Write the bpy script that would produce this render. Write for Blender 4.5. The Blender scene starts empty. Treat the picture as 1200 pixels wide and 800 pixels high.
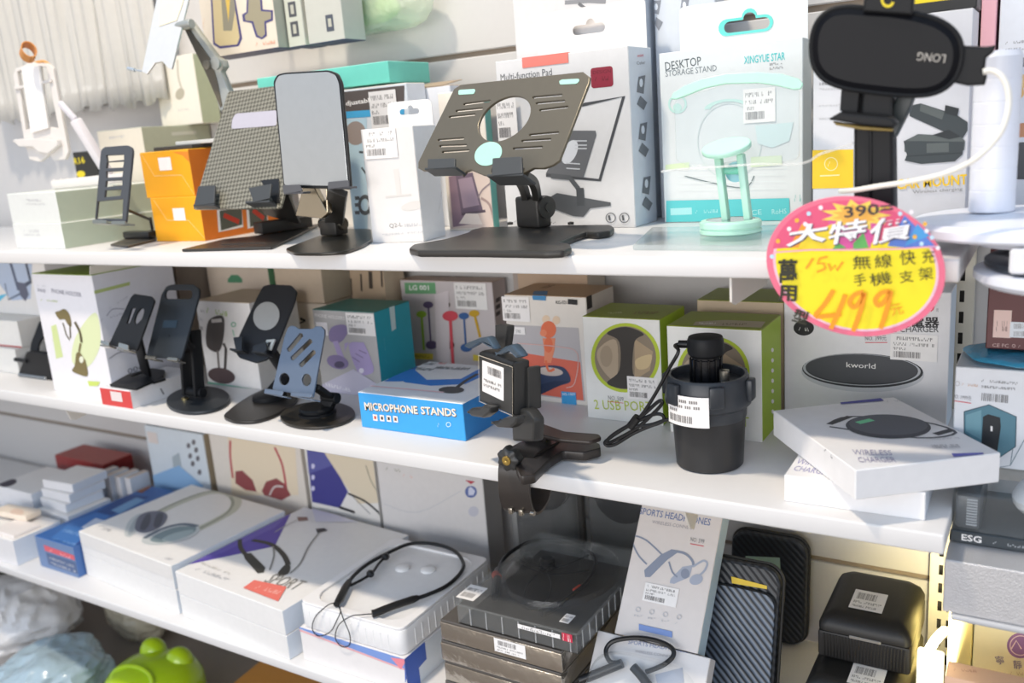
import bpy, bmesh, math, random
import numpy as np
from mathutils import Vector, Matrix
random.seed(7)
scene = bpy.context.scene
COL = scene.collection

# ---------------------------------------------------------------- camera, light, exposure
FPX, YAW, PITCH, ROLL = 1039.46, 0.56177, 0.232025, -0.0768917
CAM = np.array([0.0, -0.81626, 0.131389])
_f = np.array([-math.sin(YAW)*math.cos(PITCH), math.cos(YAW)*math.cos(PITCH), -math.sin(PITCH)])
_r = np.array([math.cos(YAW), math.sin(YAW), 0.0]); _u = np.cross(_r, _f)
_c, _s = math.cos(ROLL), math.sin(ROLL)
_r, _u = _c*_r+_s*_u, -_s*_r+_c*_u
cd = bpy.data.cameras.new('camera'); cam = bpy.data.objects.new('camera', cd); COL.objects.link(cam)
cd.sensor_width = 36; cd.lens = FPX/1200*36; cd.clip_start = .02
cam.matrix_world = Matrix(((_r[0], _u[0], -_f[0], CAM[0]), (_r[1], _u[1], -_f[1], CAM[1]), (_r[2], _u[2], -_f[2], CAM[2]), (0, 0, 0, 1)))
cd.dof.use_dof = True; cd.dof.focus_distance = 1.04; cd.dof.aperture_fstop = 4.0
scene.camera = cam
scene.view_settings.view_transform = 'Standard'; scene.view_settings.look = 'None'
scene.view_settings.exposure = 0.12; scene.view_settings.gamma = 1
try: scene.view_settings.use_curve_mapping = False
except Exception: pass

world = bpy.data.worlds.new('shop_daylight'); scene.world = world; world.use_nodes = True
wn = world.node_tree.nodes; wl = world.node_tree.links
bg = wn['Background']
tc = wn.new('ShaderNodeTexCoord'); sx = wn.new('ShaderNodeSeparateXYZ'); rp = wn.new('ShaderNodeValToRGB')
wl.new(tc.outputs['Generated'], sx.inputs[0])
mr = wn.new('ShaderNodeMapRange'); mr.inputs[1].default_value = -1; mr.inputs[2].default_value = 1
wl.new(sx.outputs['Z'], mr.inputs[0]); wl.new(mr.outputs[0], rp.inputs[0])
rp.color_ramp.elements[0].position = .28; rp.color_ramp.elements[0].color = (.66, .54, .44, 1)
rp.color_ramp.elements[1].position = .66; rp.color_ramp.elements[1].color = (.48, .66, .93, 1)
_e = rp.color_ramp.elements.new(.5); _e.color = (.86, .79, .73, 1)
wl.new(rp.outputs[0], bg.inputs[0]); bg.inputs[1].default_value = .86

def area(name, loc, target, sx_, sy_, power, color):
    d = bpy.data.lights.new(name, 'AREA'); d.shape = 'RECTANGLE'; d.size = sx_; d.size_y = sy_; d.energy = power; d.color = color
    o = bpy.data.objects.new(name, d); COL.objects.link(o); o.location = loc
    o.rotation_euler = (Vector(target)-Vector(loc)).to_track_quat('-Z', 'Y').to_euler(); return o
area('ceiling_spot', (-1.05, -.72, 2.0), (-.75, .05, -.3), .16, .12, 44, (1.0, .86, .68))
area('front_fill', (-.5, -2.5, .05), (-.6, .2, -.25), 2.4, .9, 32, (.99, .97, .96))  # added eye level fill, brightens box fronts deep inside the shelves
area('ceiling_panel', (-.3, -1.9, 1.9), (-.7, .1, -.1), 1.6, .8, 4, (.90, .96, 1.0))

# ---------------------------------------------------------------- pixels of the 1200x800 frame to points of the place
def ray(p): return _f*FPX+_r*(p[0]-600)-_u*(p[1]-400)
def onz(p, z): d = ray(p); return CAM+d*((z-CAM[2])/d[2])
def ony(p, y): d = ray(p); return CAM+d*((y-CAM[1])/d[1])
def onx(p, x): d = ray(p); return CAM+d*((x-CAM[0])/d[0])
def onp(p, o, n): d = ray(p); return CAM+d*(np.dot(np.asarray(o)-CAM, n)/np.dot(d, n))
def zat(P, p):
    d = ray(p); A = np.stack([[0, 0, 1.0], -d], 1); return P[2]+np.linalg.lstsq(A, CAM-P, rcond=None)[0][0]
V3 = lambda *a: np.array(a, float)
def unit(v): v = np.asarray(v, float); return v/np.linalg.norm(v)
EX, EY, EZ = V3(1, 0, 0), V3(0, 1, 0), V3(0, 0, 1)

# ---------------------------------------------------------------- materials
def lin(h):
    h = h.lstrip('#'); o = []
    for i in (0, 2, 4):
        c = int(h[i:i+2], 16)/255; o.append(c/12.92 if c <= .04045 else ((c+.055)/1.055)**2.4)
    return (*o, 1)
_M = {}
def mat(hexc, rough=.5, metal=0.0, alpha=1.0, trans=0.0, emit=0.0, kind=None, grain=.04, coat=0.0, ior=1.45):
    key = (hexc, rough, metal, alpha, trans, emit, kind, grain, coat)
    if key in _M: return _M[key]
    m = bpy.data.materials.new('%s_%s' % (kind or 'surface', hexc.lstrip('#'))); m.use_nodes = True
    nt = m.node_tree; b = nt.nodes['Principled BSDF']
    b.inputs['Roughness'].default_value = rough; b.inputs['Metallic'].default_value = metal
    b.inputs['IOR'].default_value = ior; b.inputs['Coat Weight'].default_value = coat
    if trans: b.inputs['Transmission Weight'].default_value = trans
    if alpha < 1: b.inputs['Alpha'].default_value = alpha
    t = nt.nodes.new('ShaderNodeTexCoord')
    no = nt.nodes.new('ShaderNodeTexNoise'); no.inputs['Scale'].default_value = 90; no.inputs['Detail'].default_value = 3
    nt.links.new(t.outputs['Object'], no.inputs['Vector'])
    c = lin(hexc)
    mx = nt.nodes.new('ShaderNodeMix'); mx.data_type = 'RGBA'
    mx.inputs[6].default_value = tuple(min(1, x*(1-grain)) for x in c[:3])+(1,); mx.inputs[7].default_value = tuple(min(1, x*(1+grain)) for x in c[:3])+(1,)
    nt.links.new(no.outputs['Fac'], mx.inputs[0]); out = mx.outputs[2]
    if kind == 'carbon':      # woven plaid
        mp = nt.nodes.new('ShaderNodeMapping'); mp.inputs['Rotation'].default_value = (0, 0, math.radians(40))
        nt.links.new(t.outputs['UV'], mp.inputs['Vector'])
        ck = nt.nodes.new('ShaderNodeTexChecker'); ck.inputs['Scale'].default_value = 1.0
        ck.inputs['Color1'].default_value = lin('#8f8c7e'); ck.inputs['Color2'].default_value = lin('#5a574c')
        nt.links.new(mp.outputs[0], ck.inputs['Vector']); out = ck.outputs['Color']
    if kind == 'twill':       # diagonal ribs of a carbon pattern case
        wv = nt.nodes.new('ShaderNodeTexWave'); wv.wave_type = 'BANDS'; wv.bands_direction = 'DIAGONAL'
        wv.inputs['Scale'].default_value = 60; wv.inputs['Distortion'].default_value = .6; wv.inputs['Detail'].default_value = 1
        nt.links.new(t.outputs['UV'], wv.inputs['Vector'])
        cr = nt.nodes.new('ShaderNodeValToRGB'); cr.color_ramp.elements[0].color = lin('#1b1d20'); cr.color_ramp.elements[1].color = c
        nt.links.new(wv.outputs['Fac'], cr.inputs[0]); out = cr.outputs[0]
        bp = nt.nodes.new('ShaderNodeBump'); bp.inputs['Strength'].default_value = .5; bp.inputs['Distance'].default_value = .001
        nt.links.new(wv.outputs['Fac'], bp.inputs['Height']); nt.links.new(bp.outputs[0], b.inputs['Normal'])
    if kind in ('sparkle', 'crinkle', 'film'):
        n2 = nt.nodes.new('ShaderNodeTexNoise'); n2.inputs['Scale'].default_value = 700 if kind == 'sparkle' else (55 if kind == 'film' else 38); n2.inputs['Detail'].default_value = 5
        nt.links.new(t.outputs['Object'], n2.inputs['Vector'])
        bp = nt.nodes.new('ShaderNodeBump'); bp.inputs['Strength'].default_value = .6; bp.inputs['Distance'].default_value = .0009 if kind == 'sparkle' else (.0035 if kind == 'film' else .010)
        nt.links.new(n2.outputs['Fac'], bp.inputs['Height']); nt.links.new(bp.outputs[0], b.inputs['Normal'])
    nt.links.new(out, b.inputs['Base Color'])
    if emit:
        nt.links.new(out, b.inputs['Emission Color']); b.inputs['Emission Strength'].default_value = emit
    _M[key] = m; return m
def card(h, r=.45): return mat(h, r)
def ink(h): return mat(h, .5, grain=.01)
def gloss(h, r=.18): return mat(h, r, coat=.3)
def clear(h='#f4fafa', a=.16, r=.06):
    """clear plastic: see-through, mirror glints at grazing angles, a little body colour"""
    key = ('clear', h, a, r)
    if key in _M: return _M[key]
    m = bpy.data.materials.new('clear_plastic'); m.use_nodes = True; nt = m.node_tree; nt.nodes.clear()
    out = nt.nodes.new('ShaderNodeOutputMaterial'); tr = nt.nodes.new('ShaderNodeBsdfTransparent'); gl = nt.nodes.new('ShaderNodeBsdfGlossy'); df = nt.nodes.new('ShaderNodeBsdfDiffuse')
    lw = nt.nodes.new('ShaderNodeLayerWeight'); lw.inputs[0].default_value = .5; pw = nt.nodes.new('ShaderNodeMath'); pw.operation = 'POWER'; pw.inputs[1].default_value = 4.0; nt.links.new(lw.outputs['Facing'], pw.inputs[0]); fr = nt.nodes.new('ShaderNodeMath'); fr.operation = 'MULTIPLY_ADD'; fr.inputs[1].default_value = .6; fr.inputs[2].default_value = .035; nt.links.new(pw.outputs[0], fr.inputs[0]); m1 = nt.nodes.new('ShaderNodeMixShader'); m2 = nt.nodes.new('ShaderNodeMixShader')
    no = nt.nodes.new('ShaderNodeTexNoise'); no.inputs['Scale'].default_value = 40; bp = nt.nodes.new('ShaderNodeBump'); bp.inputs['Strength'].default_value = .12; bp.inputs['Distance'].default_value = .002
    nt.links.new(no.outputs['Fac'], bp.inputs['Height']); nt.links.new(bp.outputs[0], gl.inputs['Normal'])
    tr.inputs[0].default_value = (.97, .98, .98, 1); gl.inputs['Roughness'].default_value = r; df.inputs[0].default_value = lin(h); m1.inputs[0].default_value = a*.5
    nt.links.new(tr.outputs[0], m1.inputs[1]); nt.links.new(df.outputs[0], m1.inputs[2]); nt.links.new(fr.outputs[0], m2.inputs[0]); nt.links.new(m1.outputs[0], m2.inputs[1]); nt.links.new(gl.outputs[0], m2.inputs[2]); nt.links.new(m2.outputs[0], out.inputs[0])
    _M[key] = m; return m
WHITE = card('#ecebea'); BLACK = ink('#1b1b1d'); GREY = ink('#8a8a8c'); PALE = ink('#c4c4c6'); RED = ink('#d8404a')
PLAST = mat('#212224', .46, grain=.1, ior=1.27); PLASTG = mat('#15161a', .16, ior=1.17)
LABELW = card('#f2efec', .4)

# ---------------------------------------------------------------- objects
LOC = {}
def tag(o, label=None, cat=None, group=None, kind=None):
    if label: o['label'] = label
    if cat: o['category'] = cat
    if group: o['group'] = group
    if kind: o['kind'] = kind
    return o
def empty(name, loc, label, cat, group=None):
    o = bpy.data.objects.new(name, None); COL.objects.link(o); o.location = tuple(loc); o.empty_display_size = .02
    LOC[o] = np.array(loc, float); return tag(o, label, cat, group)

class Acc:
    """collects faces in world coordinates and links them as ONE mesh object"""
    def __init__(s): s.v = []; s.f = []; s.mi = []; s.uv = []; s.mats = []
    def m(s, mt):
        if mt not in s.mats: s.mats.append(mt)
        return s.mats.index(mt)
    def add(s, verts, faces, mt, uvs=None):
        b = len(s.v); k = s.m(mt) if not isinstance(mt, list) else None
        s.v += [tuple(map(float, p)) for p in verts]
        s.uv += ([(0.0, 0.0)]*len(verts) if uvs is None else [tuple(map(float, q)) for q in uvs])
        for i, f in enumerate(faces):
            s.f.append([b+j for j in f]); s.mi.append(k if k is not None else s.m(mt[i]))
        return s
    def rbox(s, o, ex, ey, ez, W, D, H, mats, bev=.001, seg=1):
        """box from corner o; mats = one material or dict front/back/left/right/top/bottom"""
        bm = bmesh.new(); bmesh.ops.create_cube(bm, size=1)
        for v in bm.verts: v.co = Vector(((v.co.x+.5)*W, (v.co.y+.5)*D, (v.co.z+.5)*H))
        if bev: bmesh.ops.bevel(bm, geom=list(bm.edges), offset=min(bev, .45*min(W, D, H)), segments=seg, profile=.5, affect='EDGES', clamp_overlap=True)
        bm.normal_update(); bm.verts.index_update()
        vs = [np.asarray(o)+ex*v.co.x+ey*v.co.y+ez*v.co.z for v in bm.verts]
        fs, ms = [], []
        flip = np.dot(np.cross(ex, ey), ez) < 0
        for f in bm.faces:
            idx = [v.index for v in f.verts]; fs.append(idx[::-1] if flip else idx)
            n = f.normal
            k = max((abs(n.x), 'right' if n.x > 0 else 'left'), (abs(n.y), 'back' if n.y > 0 else 'front'), (abs(n.z)+1e-4, 'top' if n.z > 0 else 'bottom'))[1]
            ms.append(mats if not isinstance(mats, dict) else mats.get(k, mats['all']))
        uvs = [(v.co.x, v.co.z) for v in bm.verts]
        bm.free(); return s.add(vs, fs, ms, uvs)
    def loft(s, rings, mt, closed=True, caps=(True, True)):
        n = len(rings[0]); vs = [p for r in rings for p in r]; fs = []
        for i in range(len(rings)-1):
            for j in range(n if closed else n-1):
                k = (j+1) % n; fs.append([i*n+j, i*n+k, (i+1)*n+k, (i+1)*n+j])
        if caps[0]: fs.append(list(range(n))[::-1])
        if caps[1]: fs.append([(len(rings)-1)*n+j for j in range(n)])
        return s.add(vs, fs, mt)
    def lathe(s, c, prof, mt, n=40, axis=EZ, caps=(True, True)):
        a = unit(axis); e1 = unit(np.cross(a, V3(.3, .9, .1))) if abs(a[2]) < .9 else EX; e2 = np.cross(a, e1)
        rings = [[np.asarray(c)+a*z+(e1*math.cos(t)+e2*math.sin(t))*r for t in np.linspace(0, 2*math.pi, n, endpoint=False)] for r, z in prof]
        return s.loft(rings, mt, True, caps)
    def tube(s, pts, r, mt, n=8, caps=(True, True), flat=None):
        pts = [np.asarray(p, float) for p in pts]; rings = []; up = None
        for i, p in enumerate(pts):
            t = unit(pts[min(i+1, len(pts)-1)]-pts[max(i-1, 0)])
            if up is None: up = unit(np.cross(t, EX if abs(t[0]) < .8 else EY))
            up = unit(up-t*np.dot(up, t)); sd = np.cross(t, up)
            rr = r(i/(len(pts)-1)) if callable(r) else r
            rings.append([p+(up*math.cos(a)+sd*math.sin(a))*rr for a in np.linspace(0, 2*math.pi, n, endpoint=False)])
        return s.loft(rings, mt, True, caps)
    def ribbon(s, pts, wdir, w, th, mt):
        """flat strap following pts; wdir = width direction"""
        pts = [np.asarray(p, float) for p in pts]; rings = []; wd = unit(wdir)
        for i, p in enumerate(pts):
            t = unit(pts[min(i+1, len(pts)-1)]-pts[max(i-1, 0)]); nn = unit(np.cross(t, wd))
            ww = w(i/(len(pts)-1)) if callable(w) else w
            rings.append([p-wd*ww/2-nn*th/2, p+wd*ww/2-nn*th/2, p+wd*ww/2+nn*th/2, p-wd*ww/2+nn*th/2])
        return s.loft(rings, mt)
    def mesh(s, me, M, mt, uvscale=None):
        vs = [M @ v.co for v in me.vertices]
        return s.add(vs, [list(p.vertices) for p in me.polygons], mt, None if uvscale is None else [(v.co.x*uvscale, v.co.y*uvscale) for v in me.vertices])
    def plate(s, o, u, v, n, outline, holes, th, mt, bev=.0006, uvscale=None):
        """solid plate of thickness th in plane (o,u,v), outline and holes in metres; grows along +n"""
        cu = bpy.data.curves.new('tmp', 'CURVE'); cu.dimensions = '2D'; cu.fill_mode = 'BOTH'
        bev = min(bev, th*.45); cu.extrude = th/2-bev; cu.bevel_depth = bev; cu.bevel_resolution = 1; cu.offset = -bev
        for pts in [outline]+list(holes):
            sp = cu.splines.new('POLY'); sp.points.add(len(pts)-1); sp.use_cyclic_u = True
            for k, p in enumerate(pts): sp.points[k].co = (p[0], p[1], 0, 1)
        ob = bpy.data.objects.new('tmp', cu); me = bpy.data.meshes.new_from_object(ob)
        M = Matrix(((u[0], v[0], n[0], 0), (u[1], v[1], n[1], 0), (u[2], v[2], n[2], 0), (0, 0, 0, 1)))
        M.translation = Vector(np.asarray(o)+np.asarray(n)*th/2)
        s.mesh(me, M, mt, uvscale)
        bpy.data.objects.remove(ob); bpy.data.curves.remove(cu); bpy.data.meshes.remove(me); return s
    def build(s, name, parent=None, loc=None, smooth=32):
        org = LOC[parent] if parent is not None else np.array(loc if loc is not None else (0, 0, 0), float)
        me = bpy.data.meshes.new(name); me.from_pydata([tuple(np.array(p)-org) for p in s.v], [], s.f)
        for mt in s.mats: me.materials.append(mt)
        me.polygons.foreach_set('material_index', s.mi)
        uv = me.uv_layers.new(name='UVMap'); idx = np.zeros(len(me.loops), dtype=np.int32); me.loops.foreach_get('vertex_index', idx)
        uv.data.foreach_set('uv', np.array(s.uv, dtype=np.float32)[idx].ravel())
        me.polygons.foreach_set('use_smooth', [True]*len(me.polygons))
        me.set_sharp_from_angle(angle=math.radians(smooth)); me.update()
        o = bpy.data.objects.new(name, me); COL.objects.link(o); LOC[o] = org
        if parent is not None: o.parent = parent
        else: o.location = tuple(org)
        return o

def sm(pts, n=6, closed=False):
    """Catmull-Rom through the points"""
    P = [np.asarray(p, float) for p in pts]; out = []; L = len(P)
    for i in range(L if closed else L-1):
        p0, p1, p2, p3 = (P[(i-1) % L], P[i], P[(i+1) % L], P[(i+2) % L]) if closed else (P[max(i-1, 0)], P[i], P[i+1], P[min(i+2, L-1)])
        for k in range(n):
            t = k/n; out.append(.5*((2*p1)+(-p0+p2)*t+(2*p0-5*p1+4*p2-p3)*t*t+(-p0+3*p1-3*p2+p3)*t**3))
    if not closed: out.append(P[-1])
    return out
def rrect(x0, y0, x1, y1, r, n=5):
    out = []
    for cx, cy, a in ((x1-r, y0+r, -90), (x1-r, y1-r, 0), (x0+r, y1-r, 90), (x0+r, y0+r, 180)):
        for k in range(n+1): t = math.radians(a+90*k/n); out.append((cx+r*math.cos(t), cy+r*math.sin(t)))
    return out
def rpoly(pts, r, n=4):
    """round the corners of a polygon (r one number or a list)"""
    P = [np.asarray(p, float) for p in pts]; out = []
    for i, p in enumerate(P):
        a, b = P[i-1]-p, P[(i+1) % len(P)]-p; rr = r[i] if isinstance(r, (list, tuple)) else r
        d = min(rr, .45*np.linalg.norm(a), .45*np.linalg.norm(b)); s0, s1 = p+unit(a)*d, p+unit(b)*d
        for k in range(n+1): t = k/n; out.append((1-t)**2*s0+2*t*(1-t)*p+t*t*s1)
    return out
def ell(cx, cy, rx, ry, n=28, ang=0):
    ca, sa = math.cos(ang), math.sin(ang)
    return [(cx+rx*math.cos(t)*ca-ry*math.sin(t)*sa, cy+rx*math.cos(t)*sa+ry*math.sin(t)*ca) for t in np.linspace(0, 2*math.pi, n, endpoint=False)]

_T = {}
def textmesh(txt, bold):
    if (txt, bold) in _T: return _T[(txt, bold)]
    cu = bpy.data.curves.new('tmp', 'FONT'); cu.body = txt; cu.size = 1; cu.resolution_u = 2; cu.offset = bold
    ob = bpy.data.objects.new('tmp', cu); me = bpy.data.meshes.new_from_object(ob)
    co = np.array([v.co[:2] for v in me.vertices]) if len(me.vertices) else np.zeros((1, 2)); fs = [list(p.vertices) for p in me.polygons]
    co = (co-co.min(0))/np.maximum(co.max(0)-co.min(0), 1e-6)
    bpy.data.objects.remove(ob); bpy.data.curves.remove(cu); bpy.data.meshes.remove(me)
    _T[(txt, bold)] = (co, fs); return co, fs

class Canvas:
    """prints on one flat face: points are pixels of the photograph (unprojected on the face) or fractions of the face"""
    def __init__(s, acc, o, u, v, n, W, H, base=.00025):
        s.a, s.o, s.u, s.v, s.n, s.W, s.H, s.k = acc, np.asarray(o, float), u, v, n, W, H, base
    def on(s, acc, base=.0006): return Canvas(acc, s.o, s.u, s.v, s.n, s.W, s.H, base)
    def q(s, p):
        if abs(p[0]) <= 1.6 and abs(p[1]) <= 1.6: return np.array([p[0]*s.W, p[1]*s.H])
        d = onp(p, s.o, s.n)-s.o; return np.array([d@s.u, d@s.v])
    def w(s, ab): return s.o+s.u*ab[0]+s.v*ab[1]+s.n*s.k
    def raw(s, pts, mt, faces=None):
        P = [np.array([min(max(p[0], 0), s.W), min(max(p[1], 0), s.H)]) for p in pts] if s.W else pts
        if faces is None:
            ar = sum(P[i-1][0]*P[i][1]-P[i][0]*P[i-1][1] for i in range(len(P)))
            if ar < 0: P = P[::-1]
            faces = [list(range(len(P)))]
        s.a.add([s.w(p) for p in P], faces, mt, P); s.k += .00006
    def poly(s, pts, mt): s.raw([s.q(p) for p in pts], mt)
    def blob(s, pts, mt): s.raw([s.q(p) for p in sm(pts, 5, True)], mt)
    def rect(s, p1, p2, mt, r=0):
        a, b = s.q(p1), s.q(p2); x0, x1 = sorted((a[0], b[0])); y0, y1 = sorted((a[1], b[1]))
        s.raw(rrect(x0, y0, x1, y1, r*min(x1-x0, y1-y0)) if r else [(x0, y0), (x1, y0), (x1, y1), (x0, y1)], mt)
    def ell(s, c, rx, ry, mt, ang=0, n=28): s.raw([s.q(p) for p in ell(c[0], c[1], rx, ry, n, math.radians(ang))], mt)
    def ring(s, c, rx, ry, w, mt, ang=0, n=32, a0=0, a1=360):
        ts = np.linspace(math.radians(a0), math.radians(a1), n); ca, sa = math.cos(math.radians(ang)), math.sin(math.radians(ang)); P = []
        for k in (1, 1-w):
            P += [s.q((c[0]+rx*k*math.cos(t)*ca-ry*k*math.sin(t)*sa, c[1]+rx*k*math.cos(t)*sa+ry*k*math.sin(t)*ca)) for t in ts]
        s.raw(P, mt, [[i, i+1, n+i+1, n+i] for i in range(n-1)])
    def stroke(s, pts, w, mt, smooth=0):
        if smooth: pts = sm(pts, smooth)
        Q = [s.q(p) for p in pts]
        fr = abs(pts[0][0]) <= 1.6 and abs(pts[0][1]) <= 1.6
        wm = w*s.H if fr else np.linalg.norm(s.q((pts[0][0], pts[0][1]+1))-Q[0])*w
        L, R = [], []
        for i, p in enumerate(Q):
            t = Q[min(i+1, len(Q)-1)]-Q[max(i-1, 0)]; t = t/max(np.linalg.norm(t), 1e-9); nn = np.array([-t[1], t[0]])*wm/2
            L.append(p+nn); R.append(p-nn)
        n = len(Q); s.raw(L+R, mt, [[n+i, n+i+1, i+1, i] for i in range(n-1)])
    def text(s, txt, p1, p2, h, mt, bold=0.0, slant=0.0):
        a, b = s.q(p1), s.q(p2); d = b-a; L = np.linalg.norm(d); d = d/L; up = np.array([-d[1], d[0]])
        hh = h*s.H if (abs(p1[0]) <= 1.6 and abs(p1[1]) <= 1.6) else abs((s.q((p1[0], p1[1]-h))-a)@up)
        co, fs = textmesh(txt, bold)
        if not fs: return
        s.raw([a+d*(c[0]*L+slant*c[1]*hh)+up*c[1]*hh for c in co], mt, fs)
    def marks(s, p1, p2, h, mt, seed=1, n=14):
        """a row of tiny illegible characters"""
        rn = random.Random(seed); a, b = s.q(p1), s.q(p2); d = b-a; L = np.linalg.norm(d); d = d/L; up = np.array([-d[1], d[0]])
        hh = h*s.H if (abs(p1[0]) <= 1.6 and abs(p1[1]) <= 1.6) else abs((s.q((p1[0], p1[1]-h))-a)@up)
        P, F = [], []; st = L/n
        for i in range(n):
            if rn.random() < .12: continue
            for k in range(2):
                x0 = i*st+st*(.1+.42*k); x1 = x0+st*rn.uniform(.14, .32); y0 = hh*rn.choice((0, 0, .5)); y1 = hh*rn.choice((1, 1, .45)) if y0 == 0 else hh
                bq = len(P); P += [a+d*x0+up*y0, a+d*x1+up*y0, a+d*x1+up*y1, a+d*x0+up*y1]; F.append([bq, bq+1, bq+2, bq+3])
        s.raw(P, mt, F)
    def bars(s, p1, p2, h, mt, seed=1, n=22):
        rn = random.Random(seed); a, b = s.q(p1), s.q(p2); d = b-a; L = np.linalg.norm(d); d = d/L; up = np.array([-d[1], d[0]])
        hh = h*s.H if (abs(p1[0]) <= 1.6 and abs(p1[1]) <= 1.6) else abs((s.q((p1[0], p1[1]-h))-a)@up)
        P, F = [], []
        for i in range(n):
            x0 = L*i/n; x1 = x0+L/n*rn.uniform(.25, .8); bq = len(P)
            P += [a+d*x0, a+d*x1, a+d*x1+up*hh, a+d*x0+up*hh]; F.append([bq, bq+1, bq+2, bq+3])
        s.raw(P, mt, F)

INKL = ink('#7d7977')
def price_label(parent, cv, p_tl, p_br, seed=1, rot=0, name='price_label', style=0):
    a = Acc(); c0 = cv.q(p_tl); c1 = cv.q(p_br)
    x0, x1 = sorted((c0[0], c1[0])); y0, y1 = sorted((c0[1], c1[1])); W, H = x1-x0, y1-y0
    cr, sr = math.cos(math.radians(rot)), math.sin(math.radians(rot))
    u = cv.u*cr+cv.v*sr; v = -cv.u*sr+cv.v*cr
    o = cv.o+cv.u*x0+cv.v*y0
    k = Canvas(a, o, u, v, cv.n, W, H, .0011)
    k.rect((0, 0), (1, 1), LABELW)
    if style == 0:
        k.marks((.06, .76), (.9, .76), .13, INKL, seed, 13); k.marks((.06, .55), (.94, .55), .12, INKL, seed+1, 15)
        k.marks((.06, .38), (.34, .38), .1, INKL, seed+2, 5); k.bars((.07, .1), (.66, .1), .23, INKL, seed)
    elif style == 1:
        k.bars((.12, .52), (.72, .52), .34, INKL, seed); k.marks((.08, .3), (.92, .3), .12, INKL, seed, 16); k.marks((.08, .1), (.8, .1), .1, INKL, seed+4, 14)
    else:
        k.marks((.1, .6), (.9, .6), .2, INKL, seed, 8); k.bars((.1, .15), (.8, .15), .3, INKL, seed, 14)
    a.build(name, parent)

class Carton:
    """a printed box: one mesh with its printing, extra children (labels, tabs) after done()"""
    def __init__(s, name, label, cat, o, ex, W, D, H, mats, group=None, bev=.0009, ez=EZ, ey=None):
        s.name, s.lab, s.cat, s.group = name, label, cat, group
        s.ex = unit(ex); s.ez = unit(ez); s.ey = unit(np.cross(s.ez, s.ex)) if ey is None else ey
        s.o, s.W, s.D, s.H = np.asarray(o, float), W, D, H
        a = s.acc = Acc(); a.rbox(s.o, s.ex, s.ey, s.ez, W, D, H, mats if isinstance(mats, dict) else {'all': mats}, bev)
        s.front = Canvas(a, s.o, s.ex, s.ez, -s.ey, W, H); s.top = Canvas(a, s.o+s.ez*H, s.ex, s.ey, s.ez, W, D)
        s.right = Canvas(a, s.o+s.ex*W, s.ey, s.ez, s.ex, D, H); s.left = Canvas(a, s.o+s.ey*D, -s.ey, s.ez, -s.ex, D, H)
    def done(s):
        s.obj = s.acc.build(s.name, None, s.o+s.ex*s.W/2+s.ey*s.D/2); tag(s.obj, s.lab, s.cat, s.group); return s.obj
def carton(name, label, cat, z, bl, br, h, d, mats, group=None, rot=None, bev=.0009, dy=0.0):
    """standing on height z, its front bottom corners seen at pixels bl, br; h metres or the pixel of the front top left corner"""
    a, b = onz(bl, z), onz(br, z); ex = b-a; W = np.linalg.norm(ex[:2]); ex = unit(V3(ex[0], ex[1], 0))
    if rot is not None: ex = V3(math.cos(math.radians(rot)), math.sin(math.radians(rot)), 0); W = (b-a)@ex
    if isinstance(h, tuple): h = zat(a, h)-z
    return Carton(name, label, cat, V3(a[0], a[1]+dy, z), ex, W, d, h, mats, group, bev)
def carton_y(name, label, cat, z, tl, tr, Y, d, mats, group=None, rot=0, bev=.0009, h=None):
    """front top corners seen at pixels tl, tr on the plane y=Y; stands on height z"""
    a, b = ony(tl, Y), ony(tr, Y); H = h or (a[2]+b[2])/2-z
    return Carton(name, label, cat, V3(a[0], Y, z), V3(math.cos(math.radians(rot)), math.sin(math.radians(rot)), 0), b[0]-a[0], d, H, mats, group, bev)
def tab(box, W0, W1, h, mt, hole, name='hang_tab', th=.0008, edge=None):
    """hanging tab rising from the back edge of a box top; hole = list of outlines in metres (x along the box, z above its top)"""
    a = Acc(); o = box.o+box.ey*(box.D-.002)+box.ez*(box.H-.001)
    a.plate(o, box.ex, box.ez, -box.ey, rpoly([(W0, 0), (W1, 0), (W1, h), (W0, h)], [.0, .0, .008, .008]), hole, th, mt, .0002)
    return a.build(name, box.obj)
def eurohole(cx, cz, w, h):
    r = h/2
    return [(cx-w/2+r*math.cos(t), cz+r*math.sin(t)) for t in np.linspace(1.5*math.pi, .5*math.pi, 8)]+[(cx+w*.16*math.cos(t), cz+r+w*.16*math.sin(t)) for t in np.linspace(math.pi, 0, 8)]+[(cx+w/2-r+r*math.cos(t), cz+r*math.sin(t)) for t in np.linspace(.5*math.pi, -.5*math.pi, 8)]
def slotted(a, x0, x1, y, z0, z1, cols, hw, zs, hh, mt):
    """flat strip with rectangular slots, as a grid of quads facing -y"""
    xs = [x0]+[v for c in cols for v in (c-hw, c+hw)]+[x1]; zz = [z0]+[v for z in zs for v in (z-hh, z+hh)]+[z1]
    vs = [V3(x, y, z) for z in zz for x in xs]; n = len(xs); fs = []
    for j in range(len(zz)-1):
        for i in range(n-1):
            if i % 2 and j % 2: continue
            fs.append([j*n+i, j*n+i+1, (j+1)*n+i+1, (j+1)*n+i])
    a.add(vs, fs, mt)
T = .0199; ZM = -.25; ZB = -.6237; YW = .40
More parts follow.
